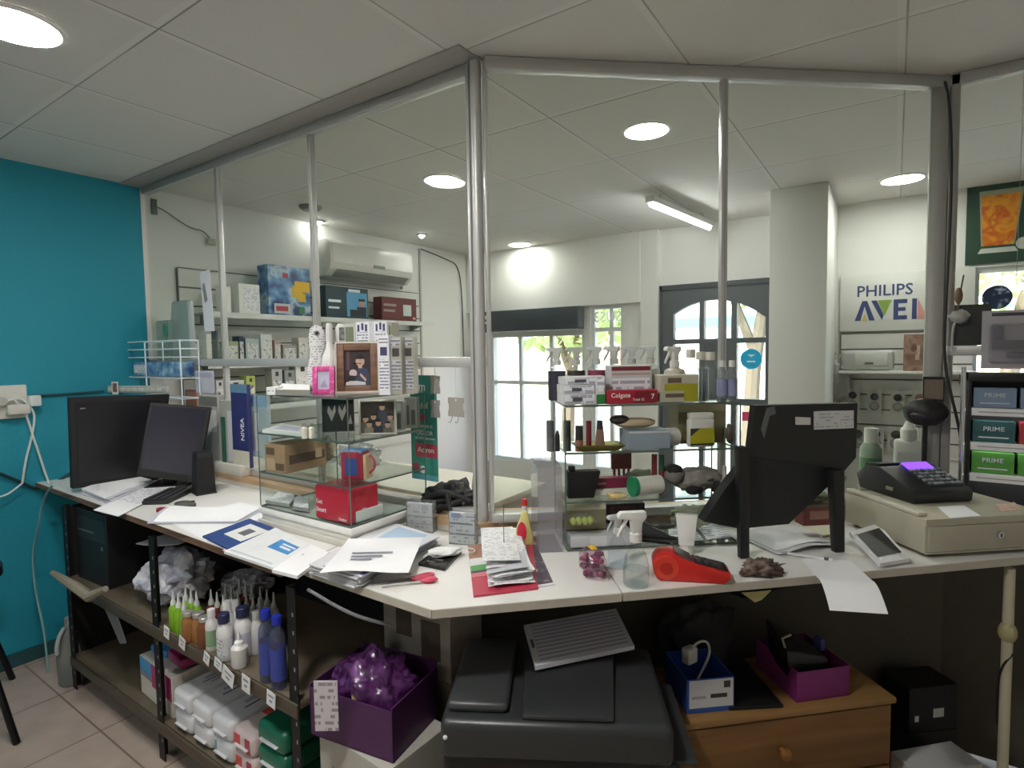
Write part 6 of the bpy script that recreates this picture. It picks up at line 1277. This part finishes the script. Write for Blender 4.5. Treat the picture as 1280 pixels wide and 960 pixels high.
# dropper bottles
def dropper(label, loc, r, h, body, tip, liquid_h=.55, group=None):
    t = thing('dropper_bottle', label, 'dropper bottle', loc, 0, group)
    part('body', B().lathe([(r*.95, 0), (r, .003), (r, h*.55), (r*.55, h*.64), (r*.42, h*.66), (0, h*.66)], n=12), body, t)
    part('tip', B().lathe([(r*.6, h*.64), (r*.55, h*.72), (r*.28, h*.78), (r*.12, h), (0, h)], n=10), tip, t); return t
GREEN = mat('7fae2a', .35); TIP = mat('d3d6d2', .4); TIPG = mat('c0c6bd', .4)
first = None
for k, (x, y, lb) in enumerate(((-2.205, .985, 'front left green dropper bottle by the middle upright'), (-2.165, .985, 'front middle green dropper bottle'), (-2.125, .985, 'front right green dropper bottle'), (-2.205, 1.03, 'second row green dropper bottle by the middle upright'), (-2.165, 1.03, 'second row green dropper bottle in the middle'), (-2.125, 1.03, 'second row green dropper bottle on the right'))):
    if first is None: first = dropper(lb, (x, y, S1+.0005), .017, .15, GREEN, TIP, group='green dropper bottles')
    else: again(first, (x, y, S1+.0005), 0, lb)
for c in ('7a2a2c', 'b9bcb8'):
    first = None
    for k in range(9):
        x, y = -2.08+.042*(k % 3)+(.0 if c == '7a2a2c' else .14), 1.06+.055*(k//3)
        lb = ('reddish brown' if c == '7a2a2c' else 'clear')+' dropper bottle with pale pointed tip in the crowded back rows'; gp = ('reddish' if c == '7a2a2c' else 'clear')+' dropper bottles in the back rows'
        if first is None: first = dropper(lb, (x, y, S1+.0005), .018, .155, mat(c, .35), TIPG, group=gp)
        else: again(first, (x, y, S1+.0005), 0, lb)
AMB = mat('9a6a3e', .25); SIL = mat('c9c9c6', .3, .7)
for k, (x, y, lb) in enumerate(((-2.075, .975, 'left amber jar bottle with silver cap on the shelf front'), (-2.035, .99, 'middle amber jar bottle with silver cap on the shelf front'), (-1.985, .985, 'right, darker amber jar bottle with silver cap on the shelf front'))):
    bottle(lb, (x, y, S1+.0005), .024, .108, AMB if k < 2 else mat('7a4a2c', .25), SIL, .14, neck=.72, group='amber bottles')
WB_ = mat('dedcdc', .4); NV = mat('2a2f55', .4)
def pb(px, pyb, pyt, w): 
    q = atz(px, pyb, S1); s = mpp(q); return Vector((q.x, max(.975, q.y), S1+.0005)), w/2*s, (pyb-pyt)*s
for px, pyb, pyt, w, cap, sy, lb, lab in ((266, 811, 760, 15, WB_, 1, 'white cylindrical bottle with green label', mat('8fae8a', .5)), (282, 823, 765, 22, NV, .8, 'white lotion bottle with navy cap in the middle of the shelf', printed('d6d6da', '8a8c98', .012, 60, .5)), (305, 818, 757, 24, NV, .8, 'lilac-white bottle with navy cap behind the small white dropper', mat('c4c2d2', .4)), (286, 806, 750, 17, WB_, 1, 'plain white bottle behind the navy-capped one', None), (295, 802, 750, 18, WB_, 1, 'second plain white bottle at the back, right of the first', None), (322, 815, 762, 16, mat('b9b9b4', .4), 1, 'grey-white bottle left of the blue-capped pair', None)):
    p, r, h = pb(px, pyb, pyt, w); bottle(lb, p, r, h, WB_, cap, .2, sy, lab, neck=.55)
p, r, h = pb(300, 832, 789, 20); dropper('small white dropper bottle at the very front of the shelf', p, r, h, WB_, mat('e4e4e4', .4))
for px, pyb, pyt, lb in ((335, 850, 760, 'left blue-capped clear bottle of blue liquid'), (349, 858, 767, 'right blue-capped clear bottle of blue liquid beside the upright')):
    p, r, h = pb(px, pyb, pyt, 22)
    t = bottle(lb, p, r, h, clear('c4ccea', 1.45, .05, .1), mat('2433a8', .35), .12, .8, mat('3a4a9c', .35), neck=.5, group='blue-capped bottles')
solo('plastic_bag', 'crumpled white plastic bag of packets on the shelf left of the middle upright', 'bag', B().blob((0, 0, .1), (.16, .12, .10), .35, 12, 4, 2.6, False), picture(('b9b9c6', 'd6d6dc', '9a9cb0', 'cfcfd6'), 14, .4, 2), (-2.46, 1.12, S1+.004))
solo('paper_sheets', 'dog-eared papers sticking out above the white bag', 'paper', B().sheet(lambda u, v: Vector(((u-.5)*.26, (v-.5)*.3, .03*u*u)), 6, 4, .004), mat('a9a8b0', .6), (-2.50, 1.2, S1+.245), .2)
solo('packets', 'grey plastic packets lying behind the middle upright', 'packets', B().blob((0, 0, .05), (.11, .09, .05), .4, 5, 4, 3, False), picture(('8a8a98', 'b4b4c0', '5c5c6a'), 14, .4, 4), (-2.26, 1.30, S1+.004))
carton('computer_tower', 'black computer tower on the shelf under the left end of worktop', 'computer', (-2.98, 1.0, S1+.0005), .05, .30, .38, .33, [mat('1d1e20', .5), mat('2b2c2e', .4), mat('6a6a6a', .3)], [(.06, .6, .94, .9, 1), (.1, .7, .6, .72, 2), (.8, .5, .86, .55, 2)])
t = thing('cardboard_tube', 'bent pale cardboard strip sticking out from under the left worktop', 'strip', (0, 0, 0))
P_ = [aty(66, 716, .90), aty(92, 732, .88), aty(112, 746, .90), aty(132, 736, .92)]
part('strip', B().tube(P_, [.012, .02, .022, .012], 8), mat('8a8272', .7), t)
solo('paper_slip', 'grey sheet hanging down below the upper shelf at the left', 'paper', B().face([(-.1, 0), (.03, 0), (.1, -.1), (.04, -.12)], 0, .002), mat('6a6a6c', .6), (-2.68, .965, S1-.05))
# lower shelf
carton('packet_box', 'open white box of blue and magenta packets on the lower shelf', 'box', (-2.42, 1.0, S2+.0005), -.05, .30, .22, .16, [mat('d6d2c9', .6), mat('4a9ad0', .5), mat('b03a70', .5), mat('8a8c98', .5)], [(.0, .55, .4, .99, 1), (.38, .4, .99, .99, 2), (0, .5, .38, .62, 3)])
solo('packets', 'blue plastic packet lying on top of the packet box', 'packet', B().box((0, 0, .02), (.12, .16, .035), .1, .012, 2), mat('3a8fd0', .3), (-2.49, 1.12, S2+.162))
solo('packets', 'magenta plastic packet lying on top of the packet box', 'packet', B().box((0, 0, .025), (.14, .16, .045), -.1, .014, 2), mat('a02a66', .3), (-2.345, 1.12, S2+.162))
def diaper(label, x, z, c, deco, gp, dx=0, y=.975, w=.125, h=.075):
    t = thing('diaper_pack', label, 'pack', (x, y, z), dx, gp)
    b = B().m(0).box((0, .2, h/2), (w, .4, h), 0, .02, 3)
    mats = [mat(c, .35)]
    for k, (v0, v1, cc) in enumerate(deco):
        mats.append(mat(cc, .4)); u0, u1 = -w/2+.01+(w-.02)*v0, -w/2+.01+(w-.02)*v1
        b.m(k+1).boxb(u0, u1, .10-.02*(k % 2), .38, h-.003, h+.0006+.0002*k)
        if cc in ('1f6a52', 'd0504a', 'b03a50', '4fa0a8'): b.boxb(u0, u1, -.0006-.0002*k, .004, .012, h*.8)
    part('pack_body', b, mats, t)
    part('seal', B().box((0, -.004, h*.35), (w*.62, .012, .004), 0, .001), mat('c9c9cc', .4), t); return t
WH = 'd9dade'; LIL = 'a9a6bc'
z0, z1 = S2+.0005, S2+.0765
for lb, x, z, c, de in (('lower white pack with lilac bands, left end of the lower shelf', -2.16, z0, WH, ((.35, .5, LIL), (.62, .7, '4a4660'))), ('upper white pack with lilac bands, left end of the pile', -2.165, z1, WH, ((.3, .45, LIL), (.55, .6, '4a4660'), (.72, .8, LIL))),
    ('lower white pack, second along the lower shelf', -2.025, z0, WH, ((.4, .55, LIL),)), ('upper white pack, second along the pile', -2.03, z1, WH, ((.28, .42, LIL), (.6, .66, '4a4660'))),
    ('lower white pack with teal corner, third along', -1.89, z0, WH, ((.1, .2, '4fa0a8'),)), ('upper white pack with dark stripes, third along', -1.895, z1, WH, ((.3, .5, 'b0aabc'), (.66, .72, '4a4660')))):
    diaper(lb, x, z, c, de, 'white packs on the lower shelf')
for lb, x, z in (('lower red and white striped pack on the lower shelf', -1.755, z0), ('upper red and white striped pack on the pile', -1.76, z1)): diaper(lb, x, z, 'd6c4c4', ((.06, .4, 'd0504a'), (.45, .62, 'a9a6bc'), (.66, .92, 'b03a50')), 'red striped packs')
for k in range(3): diaper(('bottom', 'middle', 'top')[k]+' green pack with white end in the pile by the right upright', -1.60, S2+.0005+k*.0765, '1f6a52', ((.0, .3, 'd6d9d8'), (.5, .56, '3f8a72')), 'green packs', w=.15)
# floor items at the left
q = atz(75, 861, 0); t = thing('bottle', 'large clear plastic bottle on the floor against the teal wall', 'bottle', (q.x-.02, q.y+.06, .0005))
part('body', B().lathe([(.052, 0), (.058, .01), (.06, .12), (.058, .2), (.045, .25), (.026, .28), (.02, .29), (0, .29)], n=22), clear('b9c0bc', 1.4, .08, .35), t); part('cap', B().cyl((0, 0, .285), (0, 0, .315), .022), mat('8a908c', .4), t); part('handle', B().tube([(.02, -.03, .28), (.03, -.055, .25), (.035, -.068, .2), (.03, -.064, .17)], .009, smooth=2), mat('aab0ac', .4), t)
q = atz(22, 930, 0); q2 = atz(0, 870, .2)
t = thing('stool', 'dark metal stool of which only one leg shows at the left edge', 'stool', (q.x-.35, q.y-.1, 0))
part('seat', B().cyl((0, 0, .62), (0, 0, .66), .17, n=24), BLACK, t)
for k, ang in enumerate((.28, 2.4, 4.5)): part('leg', B().tube([(math.cos(ang)*.10, math.sin(ang)*.10, .62), (math.cos(ang)*.36, math.sin(ang)*.36, 0)], .013), mat('1a1a1b', .4, .5), t)
# wall socket, chargers, leads on the teal wall
q = atx(8, 503, XL); s = mpp(q); t = thing('wall_socket', 'white surface socket on the teal wall at the left edge', 'socket', (XL, q.y, q.z), math.pi/2)
part('plate', B().boxb(-.07, .075, -.03, 0, -.08, .085, .006), mat('d6d5cd', .45), t)
part('plug', B().box((.03, -.05, -.035), (.09, .045, .05), 0, .008), mat('cfcec6', .45), t); part('plug_head', B().cyl((-.03, -.03, .01), (-.03, -.06, .01), .022), mat('b9b9b2', .45), t)
def wx(pts, X=XL+.05): return [atx(x, y, X) for x, y in pts]
WC = mat('d3dcd8', .45)
P_ = wx([(8, 502), (25, 496), (38, 508), (44, 520), (40, 545), (32, 575), (28, 604)]); solo('charger_lead', 'white charger lead hanging from the socket, curving left', 'cable', B().tube([p-P_[0] for p in P_], .005, smooth=2), WC, P_[0])
P_ = wx([(18, 500), (30, 512), (36, 528), (41, 545), (48, 565), (56, 590), (62, 606)]); solo('charger_lead', 'white charger lead crossing to the worktop corner', 'cable', B().tube([p-P_[0] for p in P_], .005, smooth=2), WC, P_[0])
P_ = wx([(28, 604), (18, 612), (8, 619), (-6, 622)]); solo('charger_lead', 'white lead running off the left edge below the socket', 'cable', B().tube([p-P_[0] for p in P_], .0045, smooth=2), WC, P_[0])
q = atx(43, 501, XL+.05); solo('adapter', 'small white adapter dangling by the socket', 'adapter', B().box((0, 0, 0), (.03, .05, .055), .3, .006), mat('dfe3e2', .4), q)
P_ = wx([(30, 496), (60, 494), (90, 492), (130, 489)], XL+.012); solo('wall_cable', 'dark cable stretched along the teal wall behind the monitors', 'cable', B().tube([p-P_[0] for p in P_], .006), mat('1f4a52', .5), P_[0])
P_ = wx([(0, 592), (25, 602), (45, 612), (60, 607), (75, 600), (90, 590)], XL+.02); solo('wall_cable', 'dark cable drooping along the teal wall below the socket', 'cable', B().tube([p-P_[0] for p in P_], .007, smooth=2), mat('17343a', .5), P_[0])
P_ = [atz(66, 607, CT)+Vector((.02, -.03, -.01))]; P_ = [aty(x, y, .94) for x, y in ((66, 606), (53, 625), (48, 660), (40, 690), (44, 740), (56, 790), (62, 860))]; solo('hanging_lead', 'pale lead hanging down in front of the teal wall below the worktop corner', 'cable', B().tube([p-P_[0] for p in P_], .005, smooth=2), mat('7fa8a8', .5), P_[0])
# ================================================================ UNDER THE CORNER WORKTOP
carton('cardboard_box', 'lower grey-white carton on the floor under the purple box', 'box', (-1.225, .985, .0005), -.1, .31, .24, .23, [mat('a8a49c', .6), mat('8f8b84', .6)], [(.1, .3, .6, .5, 1)])
carton('cardboard_box', 'upper grey-white carton carrying the purple box', 'box', (-1.225, .985, .232), -.06, .30, .23, .225, [mat('b4b0a8', .6), mat('8f8b84', .6)], [(.2, .2, .7, .6, 1)])
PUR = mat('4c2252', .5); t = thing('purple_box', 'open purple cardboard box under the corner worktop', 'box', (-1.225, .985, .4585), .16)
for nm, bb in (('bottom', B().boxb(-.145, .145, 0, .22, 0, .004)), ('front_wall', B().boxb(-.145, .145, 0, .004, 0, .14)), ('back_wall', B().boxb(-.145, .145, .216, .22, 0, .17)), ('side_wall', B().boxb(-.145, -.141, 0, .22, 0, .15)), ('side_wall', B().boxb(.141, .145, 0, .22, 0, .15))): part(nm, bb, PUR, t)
solo('sweet_bag', 'bulging purple foil bag of sweets inside the purple box', 'bag', B().blob((0, 0, .09), (.128, .093, .115), .3, 9, 4, 3.4).m(1).box((.02, -.085, .12), (.05, .004, .04), .3).box((.055, -.075, .075), (.04, .004, .034), .3), [picture(('43204c', '5e2e68', '3a1842', '7a4c86'), 16, .25, 8), mat('d9c48a', .4)], (-1.242, 1.092, .466), .16)
q = aty(408, 882, .93); solo('note', 'white note taped to the left side of the purple box', 'note', B().boxb(-.032, .032, -.002, 0, -.07, .07), printed('d3cdd2', '77747c', .018, 45, .5), q, toward(q)-.35)
carton('cardboard_box', 'tall plain carton standing at the back under the corner worktop', 'box', (-1.25, 1.275, .0005), .08, .27, .18, .52, [mat('8f877c', .7)])
carton('cardboard_box', 'grey-brown carton with two dark logos behind the purple box', 'box', (-1.25, 1.275, .522), .08, .27, .18, .27, [mat('a39a90', .65), mat('5f5048', .6)], [(.2, .42, .44, .8, 1), (.58, .22, .86, .68, 1)])
P_ = [aty(385, 737, .985), aty(420, 758, 1.0), aty(450, 772, 1.02), aty(490, 782, 1.08)]; solo('cable', 'grey cable sagging under the corner worktop', 'cable', B().tube([p-P_[0] for p in P_], .005, smooth=2), mat('77767a', .5), P_[0])
# ---------------------------------------------------------------- printer
PR = math.radians(29.5); pp = Vector((-.895, .985, 0))
t = thing('printer_table', 'low dark table carrying the black printer', 'table', (pp.x, pp.y, 0), PR)
part('table_top', B().boxb(-.0, .585, -.01, .385, .24, .26, .003), mat('1c1a19', .6), t)
for x in (.02, .56):
    for y in (.01, .36): part('leg', B().boxb(x-.018, x+.018, y-.018, y+.018, 0, .24), mat('1c1a19', .6), t)
t = thing('printer', 'big black multifunction printer under the corner worktop', 'printer', (pp.x, pp.y, .2605), PR)
PB1, PB2 = mat('1a1b1c', .35), mat('303334', .35)
part('body', B().boxb(0, .58, .02, .38, 0, .30, .018, 3), PB1, t)
part('scanner_lid', B().boxb(.0, .56, -.005, .37, .30, .40, .022, 4), PB2, t)
part('feeder_cover', B().boxb(.012, .165, .03, .355, .398, .425, .014, 3), mat('3a3d3e', .4), t)
part('feeder_tray', B().hexa([(.20, .01, .400), (.42, .01, .400), (.45, .34, .400), (.19, .34, .400)], [(.20, .01, .412), (.42, .01, .412), (.45, .34, .428), (.19, .34, .428)], .005), mat('2c2f30', .4), t)
part('side_tray', B().boxb(.42, .62, .03, .35, .285, .30, .006, 2), mat('35383a', .4), t)
part('paper_tray', B().boxb(.06, .52, -.015, .02, .04, .16, .006), mat('101112', .4), t); part('tray_slot', B().boxb(.10, .48, -.017, .0, .17, .22), mat('060607', .6), t)
part('badge', B().cyl((.07, .019, .10), (.07, .012, .10), .02, n=20), mat('b0b2b4', .3, .6), t, 'round silver badge')
part('power_button', B().ball((.015, -.004, .36), .006), mat('d6d6d6', .3), t)
zt = .2605+.43
flat('notepad', 'white pad of lined handwriting lying on the printer', 'notepad', [(669, 838), (793, 812), (770, 765), (655, 786)], zt, .012, [mat('dcdce4', .6), printed('dfe0ec', '9a9ab4', .02, 55, .75), mat('55565c', .5)], [(.06, .06, .96, .94, 1), (.02, .4, .045, .6, 2)])
# ================================================================ UNDER THE RIGHT WORKTOP
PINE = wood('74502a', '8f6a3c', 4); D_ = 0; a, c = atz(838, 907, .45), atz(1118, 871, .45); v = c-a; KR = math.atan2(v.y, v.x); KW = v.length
t = thing('drawer_chest', 'low pine chest of drawers under the right worktop', 'chest', (a.x, a.y, 0), KR); D = .29
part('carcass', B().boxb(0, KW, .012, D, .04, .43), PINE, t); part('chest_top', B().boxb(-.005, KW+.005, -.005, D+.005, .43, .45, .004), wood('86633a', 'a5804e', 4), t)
for k, (z0, z1) in enumerate(((.235, .425), (.045, .225))):
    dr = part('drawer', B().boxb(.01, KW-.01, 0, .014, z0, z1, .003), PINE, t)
    part('knob', B().lathe([(.008, 0), (.008, .012), (.018, .02), (.016, .03), (0, .032)], (KW*.48, 0, (z0+z1)/2), 16, mx=Matrix.Rotation(math.pi/2, 4, 'X')), wood('8a5a28', 'a87838', 8), dr)
for x in (.03, KW-.03):
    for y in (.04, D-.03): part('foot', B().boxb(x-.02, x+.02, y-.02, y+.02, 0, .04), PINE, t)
KU, KV = Vector((math.cos(KR), math.sin(KR), 0)), Vector((-math.sin(KR), math.cos(KR), 0)); kp = lambda x, y, z=.4505: a*1+KU*x+KV*y+Vector((0, 0, z-a.z))
t = thing('parts_box', 'open blue and white carton of leads on the pine chest', 'box', kp(.145, .035), KR-.04); q = .15
for nm, bb, mm in (('front_wall', goods_box(B(), q, .003, .105, [(.05, .15, .98, .97, 1), (.78, .7, .92, .9, 2), (.5, .42, .85, .54, 2), (.1, .42, .4, .5, 3)], .0005), [mat('2f55a8', .5), mat('d3d5da', .5), mat('3a3a3c', .5), mat('a8aab0', .5)]), ('back_wall', B().boxb(-q/2, q/2, .162, .165, 0, .105), mat('2f55a8', .5)), ('side_wall', B().boxb(-q/2, -q/2+.003, .003, .162, 0, .105), mat('2f55a8', .5)), ('side_wall', B().boxb(q/2-.003, q/2, .003, .162, 0, .105), mat('2f55a8', .5)), ('bottom', B().boxb(-q/2, q/2, 0, .165, 0, .002), mat('2f55a8', .5))): part(nm, bb, mm, t)
t = thing('charger', 'white charger with looped lead sticking out of the blue carton', 'charger', kp(.145, .10, .50), KR)
part('block', B().box((-.02, .03, .08), (.045, .03, .05), .4, .006), mat('cfcfca', .4), t); part('lead', B().tube([(-.02, .03, .09), (.0, .02, .125), (.035, .02, .125), (.045, .02, .09), (.03, .02, .05), (0, .02, .0)], .004, smooth=2), mat('c9c9c6', .4), t)
solo('fabric_bundle', 'dark crumpled fabric bundle behind the blue carton on the pine chest', 'bundle', B().blob((0, 0, .12), (.13, .045, .11), .3, 15, 4, 2.4), mat('232326', .8, bump=.3), kp(.22, .262, .452), KR)
solo('black_folder', 'flat black folder lying between the blue and magenta boxes', 'folder', B().box((0, 0, .006), (.17, .26, .012), 0, .003), mat('0f0f10', .5), kp(.30, .15), KR-.1)
t = thing('magenta_box', 'open magenta box at the right end of the pine chest', 'box', kp(.52, .03), KR+.02); q = .185
for nm, bb in (('front_wall', B().boxb(-q/2, q/2, 0, .004, 0, .095, .001)), ('back_wall', B().boxb(-q/2, q/2, .2, .204, 0, .1)), ('side_wall', B().boxb(-q/2, -q/2+.004, .004, .2, 0, .098)), ('side_wall', B().boxb(q/2-.004, q/2, .004, .2, 0, .1)), ('bottom', B().boxb(-q/2, q/2, 0, .204, 0, .003))): part(nm, bb, mat('7a2a6a', .6), t)
t = thing('handbag', 'black leather handbag stuffed into the magenta box', 'handbag', kp(.515, .12, .456), KR)
part('body', B().hexa([(-.08, -.07, 0), (.075, -.07, 0), (.075, .07, 0), (-.08, .07, 0)], [(-.10, -.06, .12), (.04, -.06, .10), (.04, .06, .10), (-.10, .06, .19)], .015), mat('141315', .35), t); part('flap', B().hexa([(-.10, -.066, .10), (.05, -.066, .075), (.05, .05, .105), (-.10, .05, .17)], [(-.10, -.06, .14), (.04, -.062, .11), (.03, .05, .12), (-.10, .05, .2)], .006), mat('1d1b1d', .3), t); part('buckle', B().tube([(-.10, -.05, .15), (-.11, -.05, .18), (-.08, -.05, .19)], .004), mat('a8a49a', .3, .8), t)
part('purple_tag', B().box((.075, .02, .11), (.02, .03, .04), .2, .003), mat('4a4a8a', .5), t)
# black archive boxes and white carton at the right
q = atz(1166, 915, .2); KB = Vector((q.x, q.y, .0005)); q = atz(1190, 962, .2); KC = Vector((q.x, q.y, .0005))
carton('archive_box', 'black storage box with white tags right of the pine chest', 'box', KB, KR, .20, .13, .20, [mat('121213', .5), mat('d0d0d0', .5)], [(.5, .3, .62, .4, 1), (.1, .6, .2, .7, 1)])
carton('archive_box', 'upper black storage box with a white label stacked right of the chest', 'box', KB+Vector((0, .004, .201)), KR-.02, .19, .12, .16, [mat('101011', .5), mat('cfcfcf', .5)], [(.5, .3, .72, .5, 1), (.12, .25, .2, .38, 1)])
carton('cardboard_box', 'white carton on the floor in front of the black storage boxes', 'box', KC, KR+.03, .24, .11, .20, [mat('c9c9cc', .6), mat('8f8f92', .6)], [(.1, .5, .5, .6, 1)])
q0 = onp(1262, 722, (.30, 2.21, 0), (math.sin(KR), -math.cos(KR), 0)); q1 = onp(1248, 958, (.30, 2.21, 0), (math.sin(KR), -math.cos(KR), 0))
t = thing('support_leg', 'pale metal support leg under the right end of the worktop', 'leg', (q0.x, q0.y, 0)); part('pole', B().cyl((0, 0, 0), (0, 0, CT-.036), .014, n=16), mat('b9b39c', .5), t)
zj = onp(1262, 790, (q0.x, q0.y, 0), (math.sin(KR), -math.cos(KR), 0)).z
part('joint', B().ball((0, 0, zj), .024, (1, 1, 1.4)), mat('a8a078', .5), t); part('wire', B().tube([(.014, -.008, zj-.06), (-.012, -.016, zj-.10), (-.018, 0, zj-.16), (-.016, .01, zj-.3)], .003, smooth=2), BLACK, t)
solo('wrapped_bundle', 'black plastic bundle hanging under the worktop behind the handbag', 'bundle', B().blob((0, 0, 0), (.14, .045, .08), .25, 22, 4, 2.2), mat('131314', .5), kp(.42, .27, .77), KR)
solo('tape_flap', 'yellowish folded tab stuck under the worktop edge', 'tab', B().face([(-.04, 0), (.05, 0), (.02, -.025), (.0, -.03)], 0, .003), mat('b9ae7a', .6), atz(947, 742, CT-.036)+KV*.012, KR)
